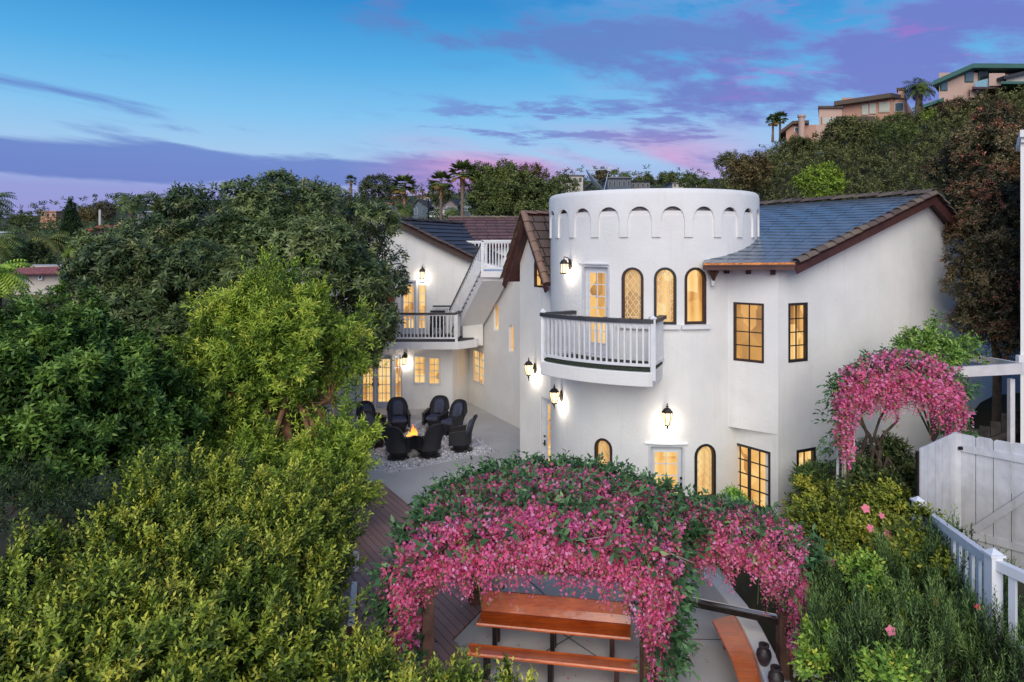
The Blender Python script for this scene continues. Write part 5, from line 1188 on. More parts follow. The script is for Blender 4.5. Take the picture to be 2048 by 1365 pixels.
mb = MB(); mb.bar(gp_(0.25, 1.42, .045), gp_(1.62, 2.9, .045), 0.03, 0.12, (0, 0, 1)); mb.build('brace', WF, GT)
mb = MB(); mb.box(gp_(0.06, gA_.z-.26, .06), (0.12, 0.02, 0.06)); mb.box(gp_(0.06, 1.36, .06), (0.12, 0.02, 0.06)); mb.build('hinge', IRON, GT)
fA = at(1838, 897, 12.0)
FN = empty('board_fence', (fA.x, fA.y, 1.7), 'white vertical board fence panel joining the left side of the gate', 'fence')
board_fence(FN, (fA.x, fA.y), (gA_.x-0.06, gA_.y), 1.2, fA.z, gA_.z+0.02, 0.24, dog=False)
mb = MB(); mb.box((gA_.x-.05, gA_.y-.0, gA_.z-1.25), (0.11, 0.11, 2.5)); mb.build('post', WF, FN); mb = MB(); mb.tube([(fA.x-.03, fA.y, 1.2), (fA.x-.03, fA.y, fA.z-.05)], 0.03, 8); mb.build('pipe', IRON, FN)
# white overhead beam frame beyond the gate
BF = empty('beam_frame', (10, 13.5, 2), 'white overhead beam on posts beyond the gate, green shrub growing through it', 'pergola')
PK = mat('pinkish white beam', (0.70, 0.66, 0.66), 0.6, 0.08, 4)
mb = MB(); mb.bar(at(1782, 752, 14.2), at(2046, 737, 13.0), 0.10, 0.20); mb.build('beam', PK, BF); mb = MB(); mb.bar(at(2046, 735, 13.4), at(1925, 712, 17), 0.10, 0.16); mb.build('beam', PK, BF)
p = at(1916, 805, 13.75); mb = MB(); mb.box((p.x, p.y, 2.9), (0.22, 0.22, 2.2)); mb.build('post', GREYW, BF)
p = at(2022, 800, 13.25); mb = MB(); mb.box((p.x, p.y, 2.9), (0.09, 0.09, 2.2)); mb.build('post', PK, BF)
NB = mat('pale blue grey stucco', (0.42, 0.47, 0.56), 0.85, 0.05, 1, 0.2, 30)
NH = empty('neighbour_house', (14.5, 20.5, 0), 'pale blue grey neighbour wall half hidden behind the beams and dark fence', 'building')
mb = MB(); mb.prism([(12.2, 19.6), (20, 18.6), (20, 24), (13.5, 24)], 0, 4.9); mb.build('wall', NB, NH)
DFM = mat('dark weathered fence boards', (0.055, 0.048, 0.045), 0.9, 0.3, 5, 0.4, 30)
DF = empty('board_fence', (10.8, 15, 1.5), 'dark weathered board fence slanting behind the white gate', 'fence')
a = Vector((10.0, 15.3)); b = Vector((11.7, 14.6)); 
for k in range(9):
    p = a.lerp(b, k/9); q_ = a.lerp(b, (k+0.93)/9); zt = 2.35+k*0.13+random.uniform(-.04, .04); mb = MB(); mb.prism([(p.x, p.y), (q_.x, q_.y), (q_.x, q_.y+.03), (p.x, p.y+.03)], 0.8, zt); mb.build('board', DFM, DF)
mb = MB(); mb.bar((10.0, 15.2, 2.0), (11.7, 14.5, 3.0), 0.05, 0.12); mb.build('rail', DFM, DF)
# edge of the white house at the right border
WH = empty('white_building', (11.0, 14.0, 1), 'corner of a white house with a cornice at the right edge of the photo', 'building')
cxr = at(2041, 600, 14.4); mb = MB(); mb.prism([(cxr.x, 14.4), (cxr.x+3, 14.2), (cxr.x+5.2, 17), (cxr.x+1.6, 16.4)], 0.5, 8.9); mb.build('wall', STUCCO, WH)
mb = MB(); mb.prism([(cxr.x-0.12, 14.25), (cxr.x+3, 14.0), (cxr.x+5.2, 17), (cxr.x+1.45, 16.5)], 8.85, 9.0); mb.prism([(cxr.x-0.05, 14.32), (cxr.x+3, 14.1), (cxr.x+5.2, 17), (cxr.x+1.5, 16.4)], 8.75, 8.85); mb.build('cornice', STUCCO2, WH)
mb = MB(); mb.box((cxr.x-0.02, 14.36, 4.1), (0.16, 0.1, 0.35)); mb.build('downpipe_head', STUCCO2, WH)

# satellite dish on the tower roof
SD = empty('satellite_dish', at(1200, 385, 20.3), 'grey satellite dish on the flat roof behind the tower parapet', 'satellite dish')
GM = mat('grey dish paint', (0.22, 0.26, 0.33), 0.5, 0.1, 3)
c = at(1186, 366, 20.3); ax = Vector((0.72, -0.15, 0.62)).normalized(); sx = ax.cross(Vector((0, 0, 1))).normalized(); sy = ax.cross(sx)
mb = MB()
for i in range(6):
    for k in range(24):
        rr = 0.42*i/5; a = 2*math.pi*k/24; mb.v.append(tuple(c + (sx*math.cos(a)+sy*math.sin(a)*1.05)*rr + ax*(rr*rr*0.5)))
for i in range(5):
    for k in range(24): mb.f.append((i*24+k, i*24+(k+1) % 24, (i+1)*24+(k+1) % 24, (i+1)*24+k))
o = mb.build('dish', GM, SD, smooth=True); md = o.modifiers.new('s', 'SOLIDIFY'); md.thickness = 0.02
mb = MB(); f_ = c + ax*0.62; mb.tube([c - sy*0.42 + ax*.08, f_], 0.02, 6); mb.tube([c + sy*0.40 + ax*.08, f_], 0.012, 6); mb.box(f_, (0.12, 0.10, 0.12)); mb.build('feed_arm', mat('dish arm', (0.5, 0.55, 0.6), 0.4), SD)
mb = MB(); mb.tube([c - ax*0.02, c - ax*0.25, Vector((c.x-.15, c.y, 7.3))], 0.03, 8); mb.build('mast', IRON, SD)
# balcony things on the upper left
BC = empty('deck_chair', (-3.0, 27.3, 2.93), 'dark chair on the upper left balcony seen through the balusters', 'chair')
mb = MB(); mb.box((-3.0, 27.3, 3.35), (0.6, 0.5, 0.06)); mb.build('seat', WICK, BC); mb = MB(); mb.box((-3.0, 27.55, 3.65), (0.6, 0.06, 0.6)); mb.build('backrest', WICK, BC)
for dx in (-.25, .25):
    for dy in (-.2, .22): mb = MB(); mb.box((-3.0+dx, 27.3+dy, 3.13), (0.05, 0.05, 0.4)); mb.build('leg', WICK, BC)
CU = empty('curtain', at(790, 640, 27.4), 'orange red fabric hanging beside the upper left balcony door, behind the tree', 'curtain')
mb = MB(); grid(mb, lambda a, b: Vector((-4.75-0.65*a, 27.6+0.05*math.sin(a*30), 3.1+1.9*b)), 30, 2); mb.build('cloth', mat('orange red cloth', (0.45, 0.07, 0.02), 0.8, 0.2, 5), CU)
# ------------------------------------------------------------------ near trees
def T(px, py, Y): return tuple(at(px, py, Y))
def TG(px, py, Y, z=None): p = at(px, py, Y); return (p.x, p.y, gz(p.x, p.y) if z is None else z)
DG = [(0.014, 0.024, 0.008), (0.040, 0.060, 0.019), (0.105, 0.128, 0.042)]
BG_ = [(0.030, 0.055, 0.008), (0.100, 0.155, 0.018), (0.235, 0.300, 0.034)]
MG = [(0.012, 0.030, 0.005), (0.036, 0.078, 0.013), (0.105, 0.170, 0.030)]
FG = [(0.012, 0.024, 0.005), (0.054, 0.086, 0.012), (0.185, 0.225, 0.028)]
big = px_blobs([(295, 580, 19.5, 108), (330, 512, 21, 112), (450, 480, 22, 110), (560, 478, 22.5, 112), (680, 480, 23, 95), (745, 530, 23.2, 62), (262, 520, 20, 48), (400, 640, 20, 180), (600, 600, 21, 150),
                (300, 750, 19, 170), (480, 800, 19, 150), (165, 620, 19, 70), (700, 590, 22.5, 75), (180, 760, 18.5, 110)])
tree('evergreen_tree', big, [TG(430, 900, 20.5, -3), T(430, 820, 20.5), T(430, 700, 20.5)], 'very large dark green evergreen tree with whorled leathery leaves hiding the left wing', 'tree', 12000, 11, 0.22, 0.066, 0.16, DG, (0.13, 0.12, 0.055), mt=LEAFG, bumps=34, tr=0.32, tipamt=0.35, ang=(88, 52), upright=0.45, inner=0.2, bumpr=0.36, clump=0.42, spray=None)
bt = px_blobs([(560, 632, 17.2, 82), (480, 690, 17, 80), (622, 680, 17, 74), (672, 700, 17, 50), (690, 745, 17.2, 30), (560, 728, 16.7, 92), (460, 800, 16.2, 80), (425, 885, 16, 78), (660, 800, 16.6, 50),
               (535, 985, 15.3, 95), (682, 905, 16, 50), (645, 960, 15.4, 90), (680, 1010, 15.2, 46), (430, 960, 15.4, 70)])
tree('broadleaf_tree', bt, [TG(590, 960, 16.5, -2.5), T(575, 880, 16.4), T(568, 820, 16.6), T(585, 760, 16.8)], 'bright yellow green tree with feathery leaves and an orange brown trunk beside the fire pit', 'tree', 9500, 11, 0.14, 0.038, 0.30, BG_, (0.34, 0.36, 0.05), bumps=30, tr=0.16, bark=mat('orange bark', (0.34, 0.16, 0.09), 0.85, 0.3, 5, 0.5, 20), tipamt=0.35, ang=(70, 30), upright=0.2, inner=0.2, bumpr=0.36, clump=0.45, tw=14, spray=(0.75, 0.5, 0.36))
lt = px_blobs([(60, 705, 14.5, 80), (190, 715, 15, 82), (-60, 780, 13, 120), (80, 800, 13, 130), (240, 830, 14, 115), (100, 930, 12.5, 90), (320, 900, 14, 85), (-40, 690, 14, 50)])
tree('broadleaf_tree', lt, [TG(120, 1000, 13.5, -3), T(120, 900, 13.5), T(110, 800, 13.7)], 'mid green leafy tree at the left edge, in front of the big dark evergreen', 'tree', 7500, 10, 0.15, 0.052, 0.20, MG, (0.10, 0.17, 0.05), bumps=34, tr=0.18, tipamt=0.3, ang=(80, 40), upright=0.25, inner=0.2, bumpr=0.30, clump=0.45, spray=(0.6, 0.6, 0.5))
dk_ = px_blobs([(420, 960, 12.6, 60), (300, 985, 12.2, 62), (150, 1080, 10.8, 80), (40, 1010, 11.2, 70), (230, 1060, 11.4, 60), (60, 1200, 9.6, 60)])
tree('shrub', dk_, [TG(160, 1250, 11.0, -3), T(180, 1180, 11), T(200, 1100, 11)], 'open shrub with arching twigs, leaves coloured dark as shade, between the ficus and the left tree', 'shrub', 1300, 11, 0.09, 0.022, 0.30, [(0.008, 0.014, 0.005), (0.016, 0.028, 0.010), (0.03, 0.05, 0.015)], (0.16, 0.17, 0.03), bumps=16, tr=0.07, tipamt=0.3, ang=(60, 35), upright=0.5, inner=0.35, tw=16)  # leaf palette darkened to put the gap's shade into the colour
fic = [('ficus bush below the bright green tree, its tips yellow, left half', [(300, 1075, 10.6, 90), (390, 1050, 11.4, 85), (240, 1150, 10, 90), (350, 1140, 10.3, 110), (300, 1230, 9.6, 100)], 5200),
       ('ficus bush with yellow tips beside the wooden deck', [(490, 1075, 11.3, 95), (590, 1065, 11.6, 80), (665, 1050, 11.8, 48), (540, 1150, 10.5, 100), (610, 1150, 10.6, 68), (590, 1240, 10, 80)], 6200),
       ('ficus bush in the middle of the foreground, leafy and dense', [(440, 1220, 9.4, 120), (520, 1310, 8.7, 110), (400, 1330, 8.3, 120), (585, 1340, 8.9, 85), (630, 1290, 9.3, 45)], 6200),
       ('ficus bush in the bottom left foreground', [(270, 1320, 8.3, 110), (170, 1370, 7.9, 90), (330, 1390, 7.8, 110), (230, 1250, 9.0, 80)], 4200)]
for i, (lab, bl, n_) in enumerate(fic):
    B = px_blobs(bl); c = np.mean(np.array(B)[:, :2], 0)
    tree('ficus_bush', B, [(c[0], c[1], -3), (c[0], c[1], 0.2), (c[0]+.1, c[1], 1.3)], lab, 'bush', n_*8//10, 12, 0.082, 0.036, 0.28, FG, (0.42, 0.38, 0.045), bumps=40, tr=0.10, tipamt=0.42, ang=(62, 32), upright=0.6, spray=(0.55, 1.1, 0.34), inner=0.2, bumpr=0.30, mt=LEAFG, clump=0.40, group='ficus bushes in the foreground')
B = px_blobs([(20, 1200, 9.3, 55), (5, 1290, 8.6, 75), (40, 1370, 8, 80)])
tree('ficus_bush', B, [(B[1][0], B[1][1], -3), (B[1][0], B[1][1], 0.5), (B[1][0], B[1][1], 1.5)], 'ficus bush at the bottom left corner, apart from the others', 'bush', 1500, 12, 0.082, 0.036, 0.28, FG, (0.42, 0.36, 0.045), bumps=26, tr=0.10, tipamt=0.35, ang=(62, 32), upright=0.7, inner=0.2, spray=(0.6, 1.3, 0.3), bumpr=0.30, mt=LEAFG, group='ficus bushes in the foreground')
B = px_blobs([(715, 1345, 8.6, 36), (762, 1405, 8, 42), (860, 1432, 7.6, 42), (950, 1440, 7.4, 38), (1020, 1446, 7.3, 36, 1.0)])
tree('ficus_bush', B, [(B[1][0], B[1][1], -1), (B[1][0], B[1][1], 0.5), (B[1][0], B[1][1], 1.0)], 'low ficus tips along the bottom edge in front of the nearest bench', 'bush', 1100, 12, 0.075, 0.034, 0.26, FG, (0.48, 0.40, 0.05), bumps=22, tr=0.05, tipamt=0.42, ang=(58, 30), upright=0.9, inner=0.15, spray=(0.3, 1.6, 0.3), bumpr=0.34, mt=LEAFG, group='ficus bushes in the foreground')
B = px_blobs([(1062, 1372, 7.4, 22)])
# ------------------------------------------------------------------ right flower bed
HB = [(0.018, 0.030, 0.006), (0.070, 0.095, 0.013), (0.205, 0.210, 0.026)]
RS = [(0.014, 0.018, 0.008), (0.034, 0.064, 0.018), (0.100, 0.150, 0.040)]
def flower(mb, p, r, n3):
    n3 = Vector(n3).normalized(); s = n3.cross(Vector((0, 0, 1))).normalized(); u = s.cross(n3)
    for k in range(5):
        a = 2*math.pi*k/5 + random.random()*.3; d = s*math.cos(a)+u*math.sin(a); w = -s*math.sin(a)+u*math.cos(a)
        mb.add([p, p+d*r*.6+w*r*.42+n3*r*.25, p+d*r*1.05+n3*r*.18, p+d*r*.6-w*r*.42+n3*r*.25], [(0, 1, 2, 3)])
def mkflat(name, c):
    m = bpy.data.materials.new(name); m.use_nodes = True; b = m.node_tree.nodes['Principled BSDF']; b.inputs['Base Color'].default_value = (*c, 1); b.inputs['Roughness'].default_value = 0.6; return m
FPK = mkflat('pink hibiscus petal', (0.85, 0.22, 0.30)); FRD = mkflat('red hibiscus petal', (0.80, 0.03, 0.06)); FYL = mkflat('yellow leaf', (0.75, 0.42, 0.03))
def bush(lab, bl, n_, pal, young, name='shrub', flowers=(), group=None, **kw):
    B = px_blobs(bl); c = np.mean(np.array(B)[:, :2], 0); z0 = gz(c[0], c[1])
    o = tree(name, B, [(c[0], c[1], z0-0.3), (c[0]+.05, c[1], z0+0.25), (c[0], c[1], z0+0.5)], lab, 'shrub', n_, kw.pop('nl', 9), kw.pop('L', 0.085), kw.pop('W', 0.045), kw.pop('slen', 0.18), pal, young, tr=0.05, group=group, **kw)
    for px, py, Y, r_, m in flowers:
        mb = MB(); flower(mb, at(px, py, Y*0.955), r_*0.78, (random.uniform(-.3, .1), -1, .6)); mb.build('flower', m, o)
    return o
bush('hibiscus shrub against the gable wall, green and yellowing leaves with pink flowers', [(1625, 1025, 14.0, 46), (1690, 1025, 13.2, 58), (1770, 1045, 12.6, 62), (1660, 1100, 12.2, 80), (1760, 1130, 11.6, 80), (1600, 1060, 14, 32), (1690, 1170, 11.2, 50)], 4600, HB, (0.42, 0.32, 0.03), 'hibiscus_shrub',
     [(1731, 1018, 12.0, .10, FPK), (1740, 1057, 11.6, .09, FPK), (1777, 1071, 11.3, .11, FPK), (1763, 1032, 11.8, .07, FPK), (1662, 1124, 10.9, .09, FPK)], bumps=30, bumpr=0.3, tipamt=0.35, upright=0.5, ang=(75, 35), mt=LEAFG)
bush('hibiscus shrub beside the white railing post, olive green leaves', [(1850, 1062, 10.7, 30), (1835, 1130, 10.6, 50), (1880, 1150, 10.0, 34)], 1000, HB, (0.20, 0.20, 0.03), 'hibiscus_shrub', (), bumps=26, bumpr=0.3, tipamt=0.3, upright=0.5, ang=(75, 35), mt=LEAFG)
ros = [('rosemary bush right of the small pink arch, upright needles', [(1680, 1210, 10.4, 44), (1700, 1265, 9.9, 58)]), ('rosemary bush in the middle of the bed, below the hibiscus', [(1790, 1200, 10.5, 56), (1810, 1250, 10.0, 66)]),
       ('rosemary bush along the white railing, half way down', [(1890, 1160, 10.3, 66), (1930, 1220, 9.7, 68)]), ('rosemary bush at the bottom, right of the small pink arch', [(1690, 1335, 9.0, 66), (1750, 1360, 8.6, 70)]),
       ('rosemary bush at the bottom under the single pink flower', [(1830, 1310, 9.1, 88), (1870, 1370, 8.6, 80)]), ('rosemary bush at the bottom right corner', [(1960, 1310, 8.8, 72), (2020, 1360, 8.4, 72), (2000, 1270, 9.2, 40)])]
fl = {2: [(1871, 1203, 9.3, .055, FRD)], 4: [(1781, 1262, 8.9, .085, FPK)], 5: [(1955, 1215, 8.9, .05, FRD)]}
for i, (lab, bl) in enumerate(ros):
    bush(lab, bl, 1050, RS, (0.10, 0.17, 0.05), 'rosemary_bush', fl.get(i, ()), 'rosemary bushes in the flower bed', nl=18, L=0.075, W=0.016, slen=0.36, bumps=34, bumpr=0.3, tipamt=0.3, upright=1.8, ang=(40, 18), clump=0.45, spray=(0.42, 2.0, 0.22))
hb2 = [('low hibiscus shoot with pale leaves among the rosemary, centre of the bed', [(1720, 1150, 9.9, 26), (1745, 1180, 9.7, 20)]), ('low hibiscus shoot beside the single pink flower', [(1790, 1240, 9.3, 22), (1815, 1225, 9.3, 18)]),
       ('low yellow green shoot beside the hanging leg of the small arch', [(1640, 1290, 9.0, 24), (1625, 1330, 8.8, 22)]), ('low hibiscus shoot at the railing foot', [(1965, 1240, 9.3, 26), (1955, 1270, 9.2, 20)]), ('low green shoot at the very bottom of the bed', [(1760, 1345, 8.0, 24), (1800, 1352, 8.0, 22)])]
for lab, bl in hb2: bush(lab, bl, 130, [(0.06, 0.12, 0.02), (0.12, 0.20, 0.03), (0.2, 0.28, 0.04)], (0.4, 0.35, 0.04), 'hibiscus_shoot', (), 'hibiscus shoots in the bed', bumps=10, tipamt=0.3, ang=(75, 35), upright=0.9)
n = 1500; P_ = []
while len(P_) < n:
    px, py, Y = random.uniform(1600, 2000), random.uniform(1120, 1365), 0
    Y = 10.9 - (py-1120)*0.0085 + random.uniform(-.25, .1); P_.append(tuple(at(px, py, Y)))
leaf_mesh('thyme_blossom', np.array(P_), rng.normal(size=(n, 3)), rng.normal(size=(n, 3)), rng.uniform(.012, .028, n), rng.uniform(.006, .012, n), np.array([[.42, .34, .50]])*rng.uniform(.6, 1.3, (n, 1)), PETAL, kind='stuff')
yl = [(1677, 1012, 12.2), (1700, 1035, 11.9), (1690, 1062, 11.8), (1612, 1090, 12.6), (1608, 1070, 12.8), (1804, 1018, 11.8), (1826, 1047, 11.0), (1800, 1058, 11.2), (1715, 1211, 9.6), (1712, 1160, 10.0), (1740, 1015, 12)]
P_ = np.array([tuple(at(*a)) for a in yl for _ in range(3)]) + rng.normal(size=(33, 3))*0.05
leaf_mesh('yellow_leaves', P_, rng.normal(size=(33, 3)), rng.normal(size=(33, 3)), rng.uniform(.07, .12, 33), rng.uniform(.02, .035, 33), np.tile([[.70, .38, .03]], (33, 1)), LEAF, kind='stuff')
# succulent by the bay, pale blue succulent at the bottom
bush('bright green leafy pot plant at the foot of the bay window', [(1463, 1015, 14.6, 22), (1450, 1045, 14.5, 26)], 240, [(0.05, 0.12, 0.02), (0.10, 0.20, 0.03), (0.16, 0.28, 0.04)], (0.2, 0.3, 0.05), 'leafy_plant', (), nl=9, L=0.16, W=0.05, slen=0.12, bumps=10, tipamt=0.2, ang=(80, 35))
bush('tall spiky plant standing beside the small square window', [(1635, 960, 14.9, 24), (1645, 990, 14.6, 24)], 170, [(0.03, 0.06, 0.02), (0.07, 0.11, 0.03), (0.1, 0.15, 0.04)], (0.2, 0.22, 0.05), 'leafy_plant', (), nl=12, L=0.24, W=0.035, slen=0.14, bumps=8, tipamt=0.2, ang=(85, 30))
bs = empty('succulent', tuple(at(1612, 1352, 9.1)), 'pale blue spiky succulent at the bottom, beside the leg of the small pink arch', 'plant')
n = 26; a = rng.random(n)*6.28; leaf_mesh('leaves', np.tile([tuple(at(1612, 1352, 9.0))], (n, 1)), np.stack([np.cos(a), np.sin(a)*.6, rng.uniform(.1, 1.6, n)], 1), rng.normal(size=(n, 3)), rng.uniform(.12, .20, n), np.full(n, .018), np.tile([[.42, .62, .72]], (n, 1)), LEAF, bs)
# vine shrub growing through the beams
bush('leafy green vine shrub in front of the gable wall, above the far right arch', [(1808, 700, 14.6, 14), (1835, 692, 14.8, 22), (1870, 665, 15.0, 10), (1885, 715, 14.8, 22), (1925, 700, 15, 18), (1960, 715, 14.8, 9), (1868, 640, 15, 8), (1800, 738, 14.4, 10), (1852, 715, 14.8, 18)], 430, [(0.05, 0.10, 0.02), (0.09, 0.16, 0.03), (0.15, 0.24, 0.05)], (0.3, 0.34, 0.08), 'vine_shrub', (), nl=9, L=0.11, W=0.045, slen=0.2, bumps=16, tipamt=0.35, ang=(75, 35), bumpr=.34, inner=.3)
VT = empty('bare_vine', (8.0, 14.2, 1.6), 'bare twisted vine trunk under the far right flower arch', 'vine')
mb = MB(); random.seed(5)
for px0, px1 in ((1745, 1720), (1755, 1770), (1750, 1800), (1712, 1735)):
    pts = [at(px0, 960, 13.6)]
    for k in range(1, 7): pts.append(at(px0+(px1-px0)*k/6+random.uniform(-14, 14), 960-k*30, 13.6+random.uniform(-.15, .15)))
    mb.tube(pts, [0.05-0.006*k for k in range(7)], 7)
mb.build('trunk', BARK, VT, smooth=True)
bush('dark green plant in the shade beneath the far right arch', [(1790, 940, 14.0, 40), (1820, 980, 13.2, 36), (1750, 900, 14.2, 24), (1740, 985, 13.2, 36)], 700, DG, (0.06, 0.1, 0.03), 'shade_plant', (), nl=9, L=0.11, W=0.04, slen=0.2, bumps=14, tipamt=0.2)
# tall dark reddish tree behind the gable
B = px_blobs([(1990, 255, 19, 40), (1965, 320, 18.5, 58), (2015, 350, 18.5, 58), (1895, 345, 19.5, 34), (1975, 400, 18, 62), (1935, 440, 18, 26), (1975, 480, 17.5, 52), (1912, 520, 17.2, 20), (1925, 570, 17, 26), (1970, 570, 17, 52), (1985, 640, 17, 54), (2020, 560, 17.2, 46), (1940, 650, 17, 32), (2020, 680, 17, 42)])
tree('red_leaf_tree', B, [(12.2, 17.2, 1.0), (12.3, 17.3, 3.5), T(1975, 500, 17.5)], 'tall dark tree with reddish leaves beside the gable end of the house', 'tree', 6800, 9, 0.105, 0.036, 0.18, [(0.016, 0.018, 0.008), (0.070, 0.062, 0.030), (0.150, 0.110, 0.050)], (0.28, 0.075, 0.050), bumps=26, tr=0.12, bark=BARK, tipamt=0.42, ang=(80, 45), upright=0.2, inner=0.3, bumpr=0.34, clump=0.45, mt=LEAFG)
B = px_blobs([(2040, 560, 26, 30), (2035, 480, 27, 30), (2040, 640, 25, 28)])
tree('yellow_bush', B, [(19, 25.5, 1), (19.2, 26, 3), (19.3, 26, 4)], 'yellow green bush behind the red leaf tree at the right edge', 'bush', 700, 9, 0.14, 0.04, 0.2, [(0.09, 0.11, 0.015), (0.16, 0.17, 0.02), (0.3, 0.28, 0.03)], (0.4, 0.34, 0.04), bumps=14, tr=0.08)

# ------------------------------------------------------------------ scrub on the hillside (nobody could count it)
def scatter_scrub(name, n, f, L, W, pal, kind='stuff', label=None, lift=1.0, per=7, clump_n=900, crad=1.6, ref=55):
    C = np.array([f() for _ in range(clump_n)]); cz = ground(C[:, 0], C[:, 1]); r_ = crad*rng.uniform(0.5, 1.5, clump_n)*np.clip(C[:, 1]/ref, 0.45, 1.6)
    i = rng.integers(0, clump_n, n); d = nrm(rng.normal(size=(n, 3)) + np.array([0, -0.5, .7])); d[:, 2] = np.abs(d[:, 2])
    P = np.stack([C[i, 0], C[i, 1], cz[i] + lift*0.2*r_[i]], 1) + d*r_[i, None]*np.array([1, 1, .8])*rng.uniform(.8, 1.05, (n, 1))
    s = np.clip(C[i, 1]/ref, 0.35, 2.2); out = sprig_leaves(P, d, i, per, L, W, L*1.2, pal, pal[-1], tipamt=.2, ang=(80, 30), clump=0.45)
    out[3] = out[3]*np.tile(s, per); out[4] = out[4]*np.tile(s, per); out[0] = out[0]
    o = leaf_mesh(name, *out, LEAF, None, kind=kind); 
    if label: o['label'] = label; o['category'] = 'scrub'
    return o
def hillpt():
    while True:
        px = random.uniform(1385, 2350); Y = 23*(74/23)**random.random(); x = (px-1024)/F*Y
        if Y < 26 and px < 1700: continue
        return (x, Y)
HS = [(0.024, 0.028, 0.010), (0.058, 0.064, 0.020), (0.115, 0.115, 0.036)]
scatter_scrub('hillside_scrub', 34000, hillpt, 0.25, 0.095, HS, clump_n=2900, crad=1.30, label='dense olive brown scrub covering the hillside at the right')
def midpt():
    px = random.uniform(-500, 1400); Y = 62*(300/62)**random.random(); return ((px-1024)/F*Y, Y)
scatter_scrub('valley_scrub', 12000, midpt, 0.9, 0.32, [(0.022, 0.034, 0.012), (0.04, 0.058, 0.02), (0.065, 0.082, 0.03)], clump_n=1700, crad=3.8, per=6, ref=170, label='dark treetops and scrub of the neighbourhood across the valley')
def nearlow():
    return (random.uniform(-16, -5.2), random.uniform(4, 17.5))
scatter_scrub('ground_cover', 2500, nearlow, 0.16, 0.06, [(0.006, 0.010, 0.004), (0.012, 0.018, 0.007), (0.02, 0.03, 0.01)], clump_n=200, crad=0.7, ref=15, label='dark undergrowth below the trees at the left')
def bedpt():
    return (random.uniform(4.9, 8.4), random.uniform(7.5, 15))
scatter_scrub('bed_ground_cover', 2600, bedpt, 0.07, 0.025, [(0.02, 0.035, 0.012), (0.04, 0.06, 0.02), (0.08, 0.10, 0.03)], clump_n=260, crad=0.32, ref=12, label='low green ground cover between the shrubs of the flower bed')
def crown_bush(name, lab, px, py, Y, r, n_, pal, young, cat='bush', asp=1.1, group=None, L=None, trunk=True):
    k = Y/F; L = L or max(0.10, (7.5 if r > 24 else 5.2)*k); bl = [(px, py, Y, r, asp), (px-r*.5*asp, py+r*.3, Y*.99, r*.65), (px+r*.55*asp, py+r*.25, Y*1.01, r*.62), (px+r*.1, py+r*.6, Y*.985, r*.7, 1.3)]
    B = px_blobs(bl); p = at(px, py, Y); z0 = gz(p.x, p.y); z0 = min(z0, p.z - r*k*1.2)
    return tree(name, B, [(p.x, p.y, z0), (p.x, p.y, (z0+p.z)/2), (p.x, p.y, p.z)], lab, cat, n_, 7, L, L*.36, L*1.3, pal, young, bumps=22, tr=max(.08, r*k*.08), tipamt=.25, ang=(80, 35), group=group, tw=4, bumpr=.36)
YB = [(0.07, 0.11, 0.012), (0.12, 0.17, 0.02), (0.2, 0.26, 0.03)]
crown_bush('hillside_bush', 'bright yellow green bush low on the hillside behind the roof ridge', 1640, 365, 32, 26, 420, YB, (0.3, .34, .05), asp=1.5)
crown_bush('hillside_bush', 'small yellow green bush in the middle of the hillside below the upper houses', 1868, 240, 62, 14, 260, YB, (0.3, .34, .05), asp=1.6)
crown_bush('hillside_bush', 'reddish bush on the crest between the two upper houses, below the deck', 1905, 226, 60, 20, 500, [(0.03, 0.03, 0.014), (0.06, 0.045, 0.022), (0.10, 0.06, 0.03)], (.22, .07, .04))
crown_bush('hillside_bush', 'dark tall reddish bush under the right upper house', 1985, 222, 58, 24, 600, [(0.025, 0.03, 0.014), (0.05, 0.04, 0.02), (0.09, 0.055, 0.03)], (.22, .07, .04), asp=.8)
crown_bush('hillside_bush', 'brown dry bush at the left foot of the hill', 1500, 345, 52, 26, 460, [(0.05, 0.04, 0.018), (0.08, 0.06, 0.025), (0.11, 0.085, 0.035)], (.14, .1, .04), asp=1.4)
crown_bush('hillside_bush', 'dark green bush on the crest left of the pink house', 1465, 330, 66, 24, 460, HS, (.1, .12, .04), asp=1.2)
crown_bush('hillside_bush', 'olive bush on the slope just under the pink house', 1700, 270, 60, 26, 460, HS, (.1, .12, .04), asp=1.9)
crown_bush('hillside_bush', 'round green bush on the slope right of the pink house', 1790, 262, 52, 24, 460, [(0.03, 0.05, 0.014), (0.06, 0.08, 0.02), (0.1, 0.12, 0.03)], (.1, .12, .04), asp=1.4)
crown_bush('hillside_bush', 'dark clump under the low annex of the pink house', 1590, 300, 62, 20, 400, HS, (.1, .12, .04), asp=1.7)

